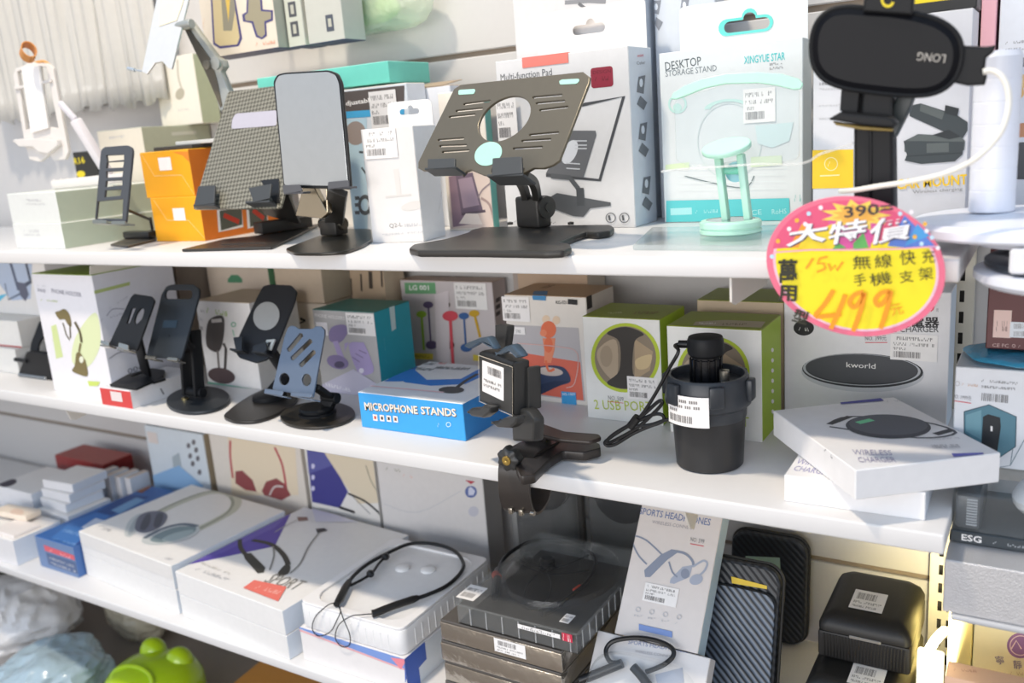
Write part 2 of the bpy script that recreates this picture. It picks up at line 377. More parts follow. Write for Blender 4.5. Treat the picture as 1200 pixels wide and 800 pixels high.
# ---------------------------------------------------------------- the setting: shelving wall, posts, floor
def struct(o): o['kind'] = 'structure'; return o
wallm = mat('#cac8c6', .6, grain=.02); seamm = mat('#8d7f70', .7); shelfm = mat('#dddbd9', .34, grain=.015); steel = mat('#d8d4cc', .45, grain=.02)
zs1 = ony((535, 66), YW)[2]; zs2 = ony((1010, 664), YW)[2]
a = Acc()
for z0, z1 in ((-1.2, zs2-.004), (zs2+.004, zs1-.004), (zs1+.004, 1.2)):
    a.rbox(V3(-3.6, YW, z0), EX, EY, EZ, 5.2, .03, z1-z0, wallm, .0015)
struct(a.build('wall_back'))
for k, zz in enumerate((zs1, zs2)):
    a = Acc(); a.rbox(V3(-3.6, YW+.006, zz-.0045), EX, EY, EZ, 5.2, .02, .009, seamm, .0005); struct(a.build('trim_%d' % (k+1)))
a = Acc(); a.rbox(V3(-3.6, -1.6, -.99), EX, EY, EZ, 5.2, 2.05, .03, mat('#8b7f74', .5), .001); struct(a.build('floor'))

XR = -.0685
def shelf(name, label, z, x0, x1, y1, th, brackets=(), y0=0, m=None):
    a = Acc(); a.rbox(V3(x0, y0, z-th), EX, EY, EZ, x1-x0, min(y1, YW-.025)-y0, th, m or shelfm, .0022, 3)
    o = a.build(name, None, V3((x0+x1)/2, y1/2, z-th)); tag(o, label, 'shelf', 'white shelf boards')
    for pts in brackets:
        X = onz(pts[0], z-th)[0]; q = []
        for p in pts:
            w = onx(p, X); q.append((max(w[1], .004), min(w[2], z-th+.0005)))
        b = Acc(); b.plate(V3(X-.0012, 0, 0), EY, EZ, EX, q, [], .0025, steel, .0004); b.build('bracket', o)
    return o
shelf('shelf_board', 'topmost white laminate shelf board, carrying the tablet and phone stands', 0, -3.2, XR, YW-.002, T, [[(849, 329), (853, 356), (861, 357), (898, 333), (898, 327)]])
shelf('shelf_board', 'middle white shelf board, under the microphone stand box and cup charger', ZM, -3.2, XR-.003, YW-.002, T, [[(76, 480), (83, 492), (88, 492), (104, 484)], [(799, 601), (808, 619), (812, 620), (817, 603)]])
shelf('shelf_board', 'lowest white shelf board, carrying headphone and earphone boxes', ZB, -3.2, XR-.003, YW-.002, .016)
shelf('shelf_board', 'short shelf board of the next bay, below the silver glitter box', -.337, -.0655, .6, YW-.002, .006, y0=.017, m=mat('#b4b5b8', .35))

# slotted upright between the two bays
def upright(name, label, xl, xr, y, z0, z1, mt, zslot, pitch, cols):
    root = empty(name, V3((xl+xr)/2, y, z0), label, 'shelf post')
    a = Acc(); zs = []; z = zslot
    while z > z0+.02: z -= pitch
    z += pitch
    while z < z1-.02: zs.append(z); z += pitch
    slotted(a, xl, xr, y, z0, z1, cols, .0026, zs, .0072, mt)
    a.build('slotted_face', root)
    for x in (xl, xr-.002):
        b = Acc(); b.rbox(V3(x, y+.0021, z0), EX, EY, EZ, .002, .018, z1-z0, mt, .0003); b.build('flange', root)
    b = Acc(); b.rbox(V3(xl+.003, y+.012, z0), EX, EY, EZ, xr-xl-.006, .002, z1-z0, mat('#3a3835', .7), 0); b.build('channel_back', root)
    return root
YP = YW-.022
DX = -.008; s1, s2 = ony((1124, 347), YP)+EX*DX, ony((1136, 345), YP)+EX*DX; s3 = ony((1121, 396), YP)
upright('shelf_upright', 'cream slotted steel upright between the two shelf bays', ony((1110, 347), YP)[0]+DX, ony((1150, 347), YP)[0]+DX, YP, -.96, .9, mat('#dcd6c4', .45), s1[2], (s1[2]-s3[2])/2, (s1[0], s2[0]))
# ---------------------------------------------------------------- cartons on the top shelf
def R_(c, pts, m): c.poly(pts, m)
# light green boxes at the left end
green = {'all': card('#dcdeda'), 'right': card('#aebaa8'), 'top': card('#dfe3da')}
g1 = carton('phone_box', 'pale green and white box at the left end of top shelf, lower of two', 'box', 0, (20, 291), (69, 293), (16, 262), .20, green, 'pale green boxes', rot=-2)
g1.front.marks((28, 272), (46, 272), 3, PALE, 3, 8); g1.front.marks((28, 276), (48, 276), 2, PALE, 4, 9)
g1.done()
g2 = Carton('phone_box', 'pale green and white box stacked on its twin, white phone stand base on top', 'box', g1.o+EZ*g1.H+g1.ex*-.006+g1.ey*.004, g1.ex, g1.W, .20, zat(g1.o, (12, 227))-g1.H, green, 'pale green boxes')
g2.front.marks((31, 236), (52, 236), 3, PALE, 5, 8); g2.front.marks((31, 240), (53, 240), 2, PALE, 6, 9)
g2.done()
# tall cream box behind, white cable box on it
cb = carton_y('storage_box', 'tall cream box with a grey green side between the green and orange boxes', 'box', 0, (113, 153), (165, 150), .242, .154, {'all': card('#e0d9ca'), 'top': card('#b3b59f'), 'right': card('#b0b39c')})
cb.right.stroke([(201, 157), (230, 155)], 4, ink('#c9c8b8'))
cb.front.marks((128, 163), (148, 161), 3, PALE, 8, 6); cb.done()
wc = Carton('cable_box', 'upright white box with a cable picture and green side, on the cream box', 'box', V3(ony((190, 145), .347)[0], .347, cb.H+.0005), EX, .115, .045, .125, {'all': card('#e4dfd2'), 'right': card('#b9c0a0')})
wc.front.stroke([(208, 70), (209, 90), (213, 104)], 3, ink('#bcb6a6'), 4); wc.front.ell((211, 110), 5, 7, ink('#b0aa98'), 20)
wc.front.marks((193, 141), (190, 100), 5, ink('#cfc8b8'), 3, 6); wc.front.marks((209, 130), (222, 129), 2, PALE, 2, 6); wc.done()
# black and yellow box
by = carton_y('cable_box', 'black box with yellow lettering behind the white selfie stick', 'box', 0, (85, 180), (111, 177), .2405, .032, {'all': card('#2b2b28')}, h=.155)
by.front.text('R16', (87, 193), (100, 191), 8, ink('#e3cf2a'), .02); by.front.ell((95, 204), 5, 4, ink('#e3cf2a')); by.done()
# orange boxes
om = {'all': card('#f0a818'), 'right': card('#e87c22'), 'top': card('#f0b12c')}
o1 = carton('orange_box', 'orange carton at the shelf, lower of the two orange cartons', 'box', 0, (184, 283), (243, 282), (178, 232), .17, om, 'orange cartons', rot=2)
o1.front.stroke([(180, 234), (196, 258), (221, 258), (243, 279)], .7, ink('#f4d491')); o1.front.rect((202, 244), (218, 258), LABELW)
for t_ in ((254, 246, 283, 272), (288, 240, 312, 268)):
    o1.right.poly([(t_[0], t_[1]), (t_[2], t_[1]-4), (t_[2]+2, t_[3]-6), (t_[0]+2, t_[3])], LABELW)
    o1.right.poly([(t_[0]+3, t_[1]+1), (t_[2], t_[1]-3), (t_[2]+1, t_[3]-9), (t_[0]+5, t_[3]-2)], ink('#57594e'))
    o1.right.stroke([(t_[0]+8, t_[1]+6), (t_[2]-3, t_[3]-12)], 6, ink('#c33a25'))
o1.done()
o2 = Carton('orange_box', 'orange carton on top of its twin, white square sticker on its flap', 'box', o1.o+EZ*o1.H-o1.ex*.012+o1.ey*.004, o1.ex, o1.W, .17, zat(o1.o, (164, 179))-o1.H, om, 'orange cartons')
for k_ in range(2):
    sc0 = Carton('phone_case_pack', ('flat black slab with a silver edge lying on the upper orange carton', 'thin silver slab lying on the black slab above the orange cartons')[k_], 'pack', o2.o+o2.ez*(o2.H+.0004+k_*.0064)+V3(.02+.03*k_, .012+.02*k_, 0), unit(V3(1, .05, 0)), o2.W*.78, .12, .006, {'all': (card('#3c3c3a'), card('#c9cac6'))[k_]}); sc0.done()
o2.front.poly([(202, 178), (238, 176), (236, 195), (224, 190), (214, 182)], ink('#e8862a'))
o2.front.stroke([(166, 181), (181, 206), (213, 205), (231, 228)], .7, ink('#f4d491')); o2.front.rect((185, 185), (202, 199), LABELW); o2.done()
# teal, adjustable, photo boxes
tb = carton_y('tablet_box', 'flat mint green box on the upper row behind the mirror phone stand', 'box', .2135, (300, 88), (455, 79), .24, .10, {'all': card('#6fcdbd'), 'top': card('#86d8c8')}, h=.03)
tb.done()
tbz = [tb]
aj = carton_y('phone_stand_box', 'white box with dark band reading adjustable, behind white hang tab box', 'box', 0, (396, 105), (476, 98), .225, .044, {'all': card('#e9eaec'), 'front': card('#dfe5ea'), 'top': card('#e3ddd2'), 'right': card('#eef0f2')})
aj.front.poly([(400, 108), (474, 100), (474, 128), (401, 131)], ink('#5d5552'))
aj.front.text('adjustable', (402, 126), (438, 121), 7, LABELW, .02)
aj.front.poly([(401, 131), (474, 126), (474, 134), (402, 139)], ink('#4aa9d8'))
aj.front.poly([(402, 140), (430, 138), (432, 280), (404, 282)], ink('#b9d3df')); aj.front.ell((417, 156), 12, 14, ink('#9c8f88'))
aj.front.stroke([(421, 178), (430, 180), (436, 190), (431, 204), (424, 196)], 2.5, ink('#4c5257'), 3)
aj.front.ring((428, 240), 8, 12, .4, ink('#55595c'))
for yy in (230, 238, 247): aj.front.rect((416, yy), (422, yy+4), ink('#55595c'))
aj.done(); price_label(aj.obj, aj.front, (432, 108), (468, 148), 21)
fl = carton_y('phone_stand_box', 'plain white box with raised brown flap, right of the adjustable box', 'box', 0, (478, 104), (527, 100), .272, .10, {'all': card('#e6e8ec'), 'top': card('#b59f84')})
fl.done()
f_ = Acc(); f_.rbox(fl.o+EZ*fl.H+EX*.004, EX, unit(V3(0, 1, .16)), unit(V3(0, -.16, 1)), fl.W*.8, .05, .001, card('#b09a80'), 0); f_.build('flap', fl.obj)
q2 = carton('phone_stand_box', 'small white box with hang tab and faint phone stand print', 'box', 0, (437, 285), (509, 280), (422, 152), .062, {'all': card('#dedbd8'), 'right': card('#e0e5e8')}, rot=8)  # right side bluish and lighter: cool side light put into the colour
q2.front.stroke([(464, 198), (468, 230)], 7, ink('#d9d5d0')); q2.front.stroke([(452, 231), (482, 228)], 2, ink('#d2cec9')); q2.front.ell((484, 241), 14, 5, ink('#d5d1cc'), -12)
q2.front.text('Q2-L', (457, 268), (472, 266), 6, ink('#9a9794')); q2.front.marks((474, 266), (500, 264), 4, PALE, 4, 9); q2.front.marks((448, 276), (500, 272), 2, PALE, 5, 14)
q2.right.marks((514, 250), (520, 210), 5, PALE, 5, 9)
q2.done(); price_label(q2.obj, q2.front, (425, 152), (467, 184), 31)
tab(q2, .008, q2.W-.002, .034, card('#f0eeea'), [eurohole(q2.W*.56, .02, .026, .008)])
pb = carton('holder_box', 'box with a sepia photo of a phone on a gooseneck and teal edge', 'box', 0, (527, 270), (579, 269), .19, .018, {'all': card('#f1e8da'), 'right': card('#6fb7ac'), 'top': card('#e6e3da')}, rot=3)
pb.front.poly([(525, 206), (578, 190), (583, 266), (529, 268)], ink('#d8c6bb')); pb.front.poly([(526, 207), (548, 202), (556, 262), (531, 266)], ink('#8d7683'))
pb.front.poly([(534, 205), (554, 202), (566, 246), (541, 251)], ink('#6e5f6e')); pb.front.poly([(537, 210), (553, 207), (562, 240), (543, 244)], ink('#9d8a97'))
pb.front.stroke([(541, 251), (569, 247)], 3, ink('#5d505a')); pb.front.stroke([(560, 232), (566, 222), (576, 214)], 2, ink('#8f8083'), 4); pb.front.stroke([(564, 232), (574, 240), (580, 262)], 3, ink('#a58f8a'), 4)
pb.front.poly([(538, 262), (546, 250), (560, 250), (566, 263)], ink('#e9dcd0')); pb.done(); price_label(pb.obj, pb.front, (581, 116), (608, 165), 33)
# multi function pad
mf = carton_y('tablet_stand_box', 'large white hang tab box with printed tablet stand and red badge', 'box', 0, (580, 71), (736, 55), .234, .072, {'all': card('#d6d6d6'), 'right': card('#d3dae2'), 'top': card('#f1f0ee')}, rot=0)
F = mf.front
F.text('Multi-function Pad', (587, 95), (647, 88), 8, ink('#55585a'))
F.rect((692, 80), (719, 101), ink('#8d2438'), .15); F.text('DESIGN', (695, 87), (716, 85), 4, ink('#5d1220')); F.marks((697, 95), (714, 94), 5, ink('#5d1220'), 3, 6)
F.stroke([(682, 123), (731, 113), (703, 211), (652, 206), (640, 205)], 4.2, ink('#45474a'))
F.poly([(640, 203), (660, 164), (670, 153), (698, 153), (699, 158), (684, 208)], ink('#66686b'))
F.ell((668, 178), 8, 15, ink('#d6dadf'), 25)
for yy in (165, 170, 174): F.stroke([(674, yy), (688, yy)], 1.4, ink('#c9cdd1'))
for yy in (191, 197): F.stroke([(664, yy), (680, yy+1)], 1.4, ink('#c9cdd1'))
F.stroke([(646, 206), (668, 208), (682, 226)], 6, ink('#56595c')); F.poly([(636, 236), (653, 226), (716, 237), (716, 241), (692, 244), (684, 254), (672, 253), (640, 241)], ink('#55585b'))
F.stroke([(680, 220), (681, 241)], 10, ink('#4a4d50'))
for xx in (716, 732):
    F.ring((xx, 255), 6, 6, .18, ink('#6d6f72')); F.stroke([(xx-2, 252), (xx-1, 258)], 2.4, ink('#4d4f52'))
F.marks((603, 260), (656, 262), 2, GREY, 3, 14)
G = mf.right
G.text('mini', (747, 67), (754, 66), 3, RED); G.text('Color', (746, 76), (756, 75), 4, GREY)
for (x, y) in ((751, 98), (753, 153), (757, 216)):
    c = ink('#777b80'); G.poly([(x-3, y-8), (x+5, y-10), (x+3, y+12), (x-5, y+10)], c); G.ell((x, y-1), 2, 5, ink('#dfe5ec')); G.poly([(x-5, y+24), (x-1, y+14), (x+7, y+22), (x+3, y+31)], c)
mf.done()
Wm = mf.W
tab(mf, .028, Wm-.004, .062, card('#dedcda'), [eurohole(Wm*.57, .034, .042, .012)])
b = Acc(); b.rbox(mf.o+EZ*(mf.H)+EX*.042-EY*.0006, EX, EY, EZ, .068, .03, .001, card('#dd7c70'), 0); b.rbox(mf.o+EZ*(mf.H-.012)+EX*.042-EY*.0008, EX, EY, EZ, .068, .0006, .0125, card('#dd7c70'), 0); b.build('red_seal', mf.obj)
b1 = Carton('holder_box', 'white box with a clamp picture rising behind the large hang tab box', 'box', V3(-.67, .318, 0), EX, .195, .05, .345, {'all': card('#d6d5d5'), 'right': card('#ccd3dc')})
b1.front.stroke([(662, 3), (690, 1), (710, 2)], 5, ink('#8c8d90')); b1.front.stroke([(678, 4), (686, 10)], 4, ink('#6c6d70')); b1.done()
b2 = Carton('tablet_stand_box', 'pale blue white box with two small stand icons, right of the clamp box', 'box', V3(-.468, .338, 0), EX, .082, .036, .31, {'all': card('#cfd6df')})
for (x, y) in ((769, 12), (802, 10)):
    c = ink('#8a8f98'); b2.front.poly([(x-3, y-11), (x+6, y-12), (x+3, y+5), (x-5, y+4)], c); b2.front.ell((x, y-4), 2, 4, ink('#dfe5ee')); b2.front.poly([(x-5, y+16), (x, y+8), (x+8, y+14), (x+3, y+24)], c)
b2.done()
# desktop storage stand box
xs = carton('storage_stand_box', 'large white and mint hang tab box reading DESKTOP STORAGE STAND', 'box', 0, (779, 261), (943, 257), (770, 63), .05, {'all': card('#dce1e1'), 'right': card('#d3dcdc')}, rot=2)
F = xs.front; mint = ink('#5fd0cf'); lm = ink('#bfe3da')
F.text('DESKTOP', (780, 83), (822, 76), 10, ink('#4f5a5e')); F.text('STORAGE STAND', (780, 90), (840, 83), 7, ink('#7a8488'))
F.text('XINGYUE STAR', (872, 75), (920, 70), 9, ink('#41c4c4'), .01)
F.marks((902, 77), (917, 75), 3, GREY, 1, 7); F.marks((902, 82), (918, 80), 3, GREY, 2, 8)
F.ring((794, 122), 11, 11, .22, lm); F.ell((794, 126), 5, 5, lm)
F.ring((853, 128), 28, 12, .25, lm, -4, 24, 190, 340); F.ring((855, 165), 38, 45, .03, ink('#cfdad8'))
F.poly([(885, 147), (930, 143), (925, 165), (905, 173), (888, 168)], ink('#cfe4e4'))
F.poly([(780, 193), (808, 190), (808, 197), (780, 199)], ink('#d6e6bf')); F.poly([(880, 184), (916, 182), (917, 193), (880, 196)], ink('#d9e7c8'))
F.stroke([(802, 206), (830, 213), (872, 220), (884, 206)], 1.2, ink('#6d7d7f'), 4)
F.poly([(781, 235), (925, 232), (926, 258), (781, 260)], ink('#5cc9cc')); F.stroke([(786, 248), (811, 247)], 8, ink('#a8e3e4')); F.marks((815, 250), (842, 249), 4, ink('#a8e3e4'), 3, 8)
F.text('CE', (881, 252), (893, 251), 6, ink('#b9eceb')); F.text('RoHS', (905, 251), (922, 250), 6, ink('#b9eceb'))
for yy in (196, 204, 212, 220): F.stroke([(795, yy+2), (920, yy)], .6, ink('#dfe6e6'))
xs.front.marks((931, 236), (939, 236), 8, ink('#4ab8b0'), 3, 4)
xs.done(); price_label(xs.obj, xs.front, (871, 105), (909, 142), 41)
tab(xs, .012, xs.W-.004, .058, card('#dfe4e4'), [eurohole(xs.W*.58, .026, .05, .014)])
b = Acc(); o = xs.o+xs.ey*(xs.D-.0034)+xs.ez*(xs.H-.001); oo = eurohole(xs.W*.58, .026, .058, .020)
b.plate(o, xs.ex, xs.ez, -xs.ey, oo, [eurohole(xs.W*.58, .026, .05, .0135)], .0006, card('#62d2c6'), .0001); b.build('mint_rim', xs.obj)
# vent mount box
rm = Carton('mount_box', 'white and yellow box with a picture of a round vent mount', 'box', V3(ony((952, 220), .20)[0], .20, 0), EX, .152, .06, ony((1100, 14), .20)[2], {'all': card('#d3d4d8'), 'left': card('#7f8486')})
F = rm.front
F.marks((960, 100), (985, 99), 3, GREY, 4, 8); F.marks((960, 106), (990, 105), 3, PALE, 5, 9); F.marks((960, 125), (988, 124), 2, PALE, 6, 9); F.marks((960, 140), (988, 139), 2, PALE, 8, 9)
F.poly([(951, 176), (1000, 175), (1000, 220), (951, 221)], ink('#f2c81e')); F.ring((974, 192), 8, 8, .12, ink('#f8e7a0')); F.marks((970, 195), (979, 195), 6, ink('#f8e7a0'), 3, 3); F.stroke([(961, 206), (984, 205)], 1.6, ink('#f8e7a0'))
c1, c2, c3 = ink('#3b4346'), ink('#59605f'), ink('#2a3033')
F.poly([(1066, 124), (1079, 121), (1107, 130), (1108, 123), (1124, 127), (1122, 135), (1134, 143), (1134, 153), (1128, 162), (1108, 155), (1066, 136)], c1)
F.poly([(1079, 121), (1107, 131), (1104, 140), (1078, 130)], c2); F.poly([(1060, 165), (1076, 157), (1126, 160), (1131, 165), (1130, 176), (1060, 178)], c2)
F.poly([(1059, 165), (1130, 166), (1128, 181), (1119, 189), (1080, 192), (1060, 188), (1063, 182)], c1); F.stroke([(1062, 183), (1128, 179)], 1.2, c3); F.poly([(1086, 168), (1112, 167), (1112, 178), (1086, 179)], c2)
F.poly([(1108, 123), (1124, 127), (1122, 136), (1107, 132)], c3); F.poly([(1093, 158), (1112, 152), (1126, 160), (1112, 163)], c3)
F.text('CAR MOUNT', (1051, 222), (1134, 216), 12, ink('#f2c81e'), .02); F.text('Wireless charging', (1070, 228), (1128, 224), 5, GREY)
rm.done()
yk = Carton('mount_box', 'black box with a yellow band lying on the round vent mount box', 'box', V3(ony((1064, 8), .205)[0], .205, rm.H+.0005), EX, .062, .05, .034, {'all': card('#232323')})
yk.front.rect((.08, .30), (.75, .95), ink('#e8cf1c')); yk.done()
# right edge of the picture: boxes of the next bay behind the white display stand
pk = Carton('box', 'tall narrow pink box standing at the back right', 'box', V3(-.083, .30, .0), EX, .0145, .07, .33, {'all': card('#f0b9c4')}); pk.name = 'gift_box'; pk.done()
sv = Carton('case_box', 'grey silver box with black windows, left of the pink box', 'box', V3(-.1145, .30, .0), EX, .029, .07, .33, {'all': card('#b9b7ad')})
for p in ((1141, 5, 1149, 18), (1141, 30, 1149, 48)): sv.front.rect(p[:2], p[2:], BLACK)
sv.done()
fw = Carton('flower_box', 'white box with small print and an orange flower at far right', 'box', V3(-.0655, .30, 0), EX, .09, .07, .36, {'all': card('#e3e8f0')})
fw.front.marks((1178, 52), (1200, 50), 3, GREY, 3, 7); fw.front.marks((1178, 60), (1200, 58), 3, GREY, 4, 7); fw.front.rect((1192, 68), (1202, 78), ink('#6b6f75'))
fw.front.ell((1200, 95), 9, 8, ink('#efc98a')); fw.front.ell((1194, 108), 6, 8, ink('#e8b66a')); fw.front.poly([(1190, 145), (1210, 143), (1210, 160), (1190, 161)], ink('#c98f6a')); fw.front.poly([(1190, 167), (1210, 166), (1210, 210), (1190, 210)], ink('#55575a'))
fw.done()
# boxes hanging at upper left
def hangbox(label, x0, Y, w, d, z, h, mats, draw):
    c = Carton('case_box', label, 'box', V3(x0, Y, z), EX, w, d, h, mats, 'cream cases hung on pegs'); draw(c); c.done()
    for s_ in (.3, .7):
        b = Acc(); x = x0+w*s_
        b.tube([V3(x, Y+d-.001, z+h*.96), V3(x, YW+.001, z+h*.96)], .002, mat('#b9bcc0', .3, 1)); b.build('peg_hook', c.obj)
    return c
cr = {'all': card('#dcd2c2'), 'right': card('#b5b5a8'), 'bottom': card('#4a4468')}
nav = ink('#4a4678')
def dr1(c):
    F = c.front
    F.poly([(246, -20), (250, 52), (258, 57), (280, 54), (284, 45), (276, 0), (276, -20)], nav); F.poly([(248, -20), (252, 50), (258, 54), (278, 52), (281, 44), (274, 0), (274, -20)], ink('#c9b98f'))
    F.poly([(258, -20), (262, 36), (272, 36), (276, 10), (272, -20)], ink('#8f8a78')); F.poly([(262, -20), (268, 26), (271, -20)], ink('#d9b858'))
    cross = [(290, -20), (289, 14), (284, 17), (285, 25), (295, 27), (300, 43), (307, 46), (313, 42), (312, 27), (320, 24), (320, 12), (308, 11), (306, -20)]
    F.poly(cross, nav); F.poly([(292, -20), (291, 15), (287, 18), (288, 24), (297, 25), (302, 41), (307, 44), (311, 40), (310, 25), (318, 22), (318, 14), (306, 13), (304, -20)], ink('#9a937c'))
    F.ell((226, 20), 6, 6, ink('#8a8a9c')); F.marks((300, 54), (323, 51), 4, ink('#e4a287'), 3, 8); F.marks((236, 45), (240, 20), 3, ink('#e4b89a'), 4, 6)
x0 = ony((252, 66), .245)[0]; zz = ony((300, 60), .245)[2]
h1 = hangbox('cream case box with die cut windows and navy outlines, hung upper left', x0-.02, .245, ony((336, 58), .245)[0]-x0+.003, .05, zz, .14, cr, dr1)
def dr2(c):
    for (x, y) in ((342, 10), (345, 33)): c.front.rect((x-5, y-7), (x+6, y+9), ink('#4f5157')); c.front.rect((x-2, y-4), (x+3, y+6), ink('#b5b5a8'))
xa, xb = ony((339, 56), .265)[0], ony((359, 51), .265)[0]
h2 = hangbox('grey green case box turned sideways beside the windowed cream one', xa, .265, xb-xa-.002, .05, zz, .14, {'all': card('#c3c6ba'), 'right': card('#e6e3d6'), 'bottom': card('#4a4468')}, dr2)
def dr3(c): c.front.rect((381, 18), (392, 36), ink('#4f5560')); c.front.rect((384, 22), (389, 31), ink('#b5b5a8'))
xa, xb = ony((362, 51), .265)[0], ony((404, 45), .265)[0]
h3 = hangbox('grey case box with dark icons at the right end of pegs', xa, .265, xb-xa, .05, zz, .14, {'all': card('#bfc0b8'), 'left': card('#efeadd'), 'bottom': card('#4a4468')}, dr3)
# ---------------------------------------------------------------- cartons on the middle shelf
sup = Carton('tablet_box', 'plain white box carrying the flat mint green box behind the woven plate', 'box', V3(-1.112, .302, 0), EX, .185, .085, .2125, {'all': card('#e6e4de')}); sup.done()
# left end: stacked white boxes
l1 = Carton('gadget_box', 'flat white box at far left of middle shelf, bottom of its stack', 'box', V3(-1.978, .088, ZM), unit(V3(1, -.02, 0)), .295, .2, .049, {'all': card('#e9e6df')}); l1.done()
l1.acc = None
l2 = Carton('gadget_box', 'flat white box lying on its twin at far left, red line at its base', 'box', V3(-1.95, .09, ZM+.0495), unit(V3(1, .02, 0)), .27, .2, .052, {'all': card('#ece9e2')})
l2.front.stroke([(.0, .02), (1, .02)], .05, ink('#c23a34')); l2.done()
l3 = Carton('holder_box', 'white box with a blue grey holder photo and cyan corner, far left', 'box', V3(-1.90, .14, ZM+.102), EX, .27, .10, .122, {'all': card('#e7e6e4')})
F = l3.front; F.poly([(-10, 300), (38, 300), (36, 350), (14, 352), (-10, 320)], ink('#b4c4dc')); F.stroke([(12, 306), (22, 340)], 5, ink('#56617a')); F.stroke([(30, 305), (36, 330), (28, 335)], 5, ink('#4a5468')); F.poly([(20, 330), (30, 332), (34, 345), (30, 353), (24, 346)], ink('#5e6478')); F.stroke([(6, 332), (10, 351), (24, 344)], 2, ink('#5e6a80')); F.poly([(-6, 347), (9, 344), (-6, 358)], ink('#5bc0e6'))
l3.done()
# phone holder box
ph = carton('phone_holder_box', 'tall white and lime phone holder box with a clip arm picture', 'box', ZM, (64, 457), (131, 468), (38, 320), .155, {'all': card('#e9e7ea'), 'right': card('#dbdee8'), 'top': card('#8fa83a')}, rot=0)
F = ph.front; lime = ink('#cfdc9a'); br = ink('#7a6d45'); br2 = ink('#5b5236')
F.blob([(112, 366), (118, 400), (108, 425), (94, 432), (84, 420), (90, 392)], ink('#dbe3b4')); F.poly([(60, 382), (66, 380), (74, 418), (66, 420)], lime); F.marks((62, 400), (64, 384), 4, ink('#b7c86c'), 2, 5)
F.text('PHONE HOLDER', (61, 343), (96, 348), 5, ink('#8b8a96')); F.text('360', (44, 341), (54, 343), 4, ink('#8b8a96')); F.marks((44, 335), (54, 336), 2, PALE, 3, 5); F.marks((48, 352), (68, 354), 2, ink('#bcc984'), 3, 8)
F.blob([(65, 366), (70, 364), (76, 362), (82, 369), (84, 382), (80, 380), (76, 374), (70, 374)], br); F.stroke([(74, 378), (78, 392), (82, 398)], 2, br2); F.stroke([(82, 378), (83, 396)], 2, br2)
F.stroke([(88, 377), (94, 389), (96, 401)], 4, br2, 3); F.stroke([(95, 402), (93, 412)], 3, br); F.blob([(90, 414), (94, 413), (99, 420), (101, 424), (103, 440), (92, 438), (85, 434), (88, 428)], br); F.ell((96, 421), 2.5, 4, ink('#e3e5cf'))
F.poly([(103, 446), (118, 447), (115, 452), (105, 452)], ink('#c7d76a'))
G = ph.right
G.poly([(108, 341), (152, 330), (152, 334), (108, 345)], ink('#b3c481')); G.stroke([(125, 370), (132, 362), (146, 362)], 1.2, ink('#9fa3b2'), 3); G.marks((118, 376), (150, 366), 2, ink('#a9adba'), 3, 9); G.marks((128, 362), (150, 348), 2, ink('#b3b7c3'), 3, 7)
G.stroke([(128, 420), (142, 412), (160, 415)], 1.5, ink('#9498a5'), 3); G.text('006', (150, 438), (168, 432), 6, ink('#6c7080')); ph.done()
p2 = Acc(); p2.rbox(ph.o+EZ*ph.H+EX*(ph.W-.004), EX, EY, unit(V3(.35, 0, 1)), .001, .10, .016, card('#e8e6df'), 0); p2.build('open_flap', ph.obj)
# row behind at the left
gd = Carton('gadget_box', 'cream box with a green dome emblem, high behind the phone stands', 'box', V3(ony((244, 330), .28)[0], .28, ZM), EX, .16, .10, .215, {'all': card('#e4d5c4'), 'right': card('#6fa57c')})
gd.front.poly([(267, 327), (271, 322), (279, 322), (284, 327), (284, 331), (267, 331)], ink('#5d9a76')); gd.done()
bb = Carton('gadget_box', 'brown grey box behind the lime phone holder box, under the top shelf', 'box', V3(gd.o[0]-.172, .215, ZM), EX, .170, .16, .205, {'all': card('#8f857b'), 'right': card('#7a726b'), 'top': card('#6b5f50')}); bb.done()
gp = carton('phone_stand_box', 'white box with a black folding stand picture and green base line', 'box', ZM, (244, 449), (297, 460), (226, 352), .105, {'all': card('#ece9e6'), 'top': card('#c8b79f')}, rot=0)
F = gp.front; k1 = ink('#4d4643')
F.marks((242, 366), (267, 371), 6, ink('#a9c06a'), 3, 7); F.marks((228, 364), (240, 366), 3, GREY, 3, 5); F.marks((228, 374), (238, 376), 3, PALE, 4, 5); F.stroke([(230, 383), (238, 385)], 4, ink('#b6b2ae'))
F.blob([(247, 373), (262, 371), (262, 396), (256, 412), (243, 406), (242, 386)], k1); F.stroke([(248, 376), (260, 375)], 4, ink('#cfc9c4')); F.stroke([(262, 402), (265, 408), (264, 432)], 4, k1); F.stroke([(255, 410), (257, 432)], 3, ink('#7a716d')); F.ell((260, 440), 16, 9, ink('#5a4a4a'), 12)
F.ring((274, 380), 3, 3, .35, ink('#66b28d')); F.stroke([(273, 386), (275, 394)], 1.5, ink('#8fc7a8')); F.stroke([(243, 448), (297, 459)], 2.5, ink('#7fc0a4')); gp.done()
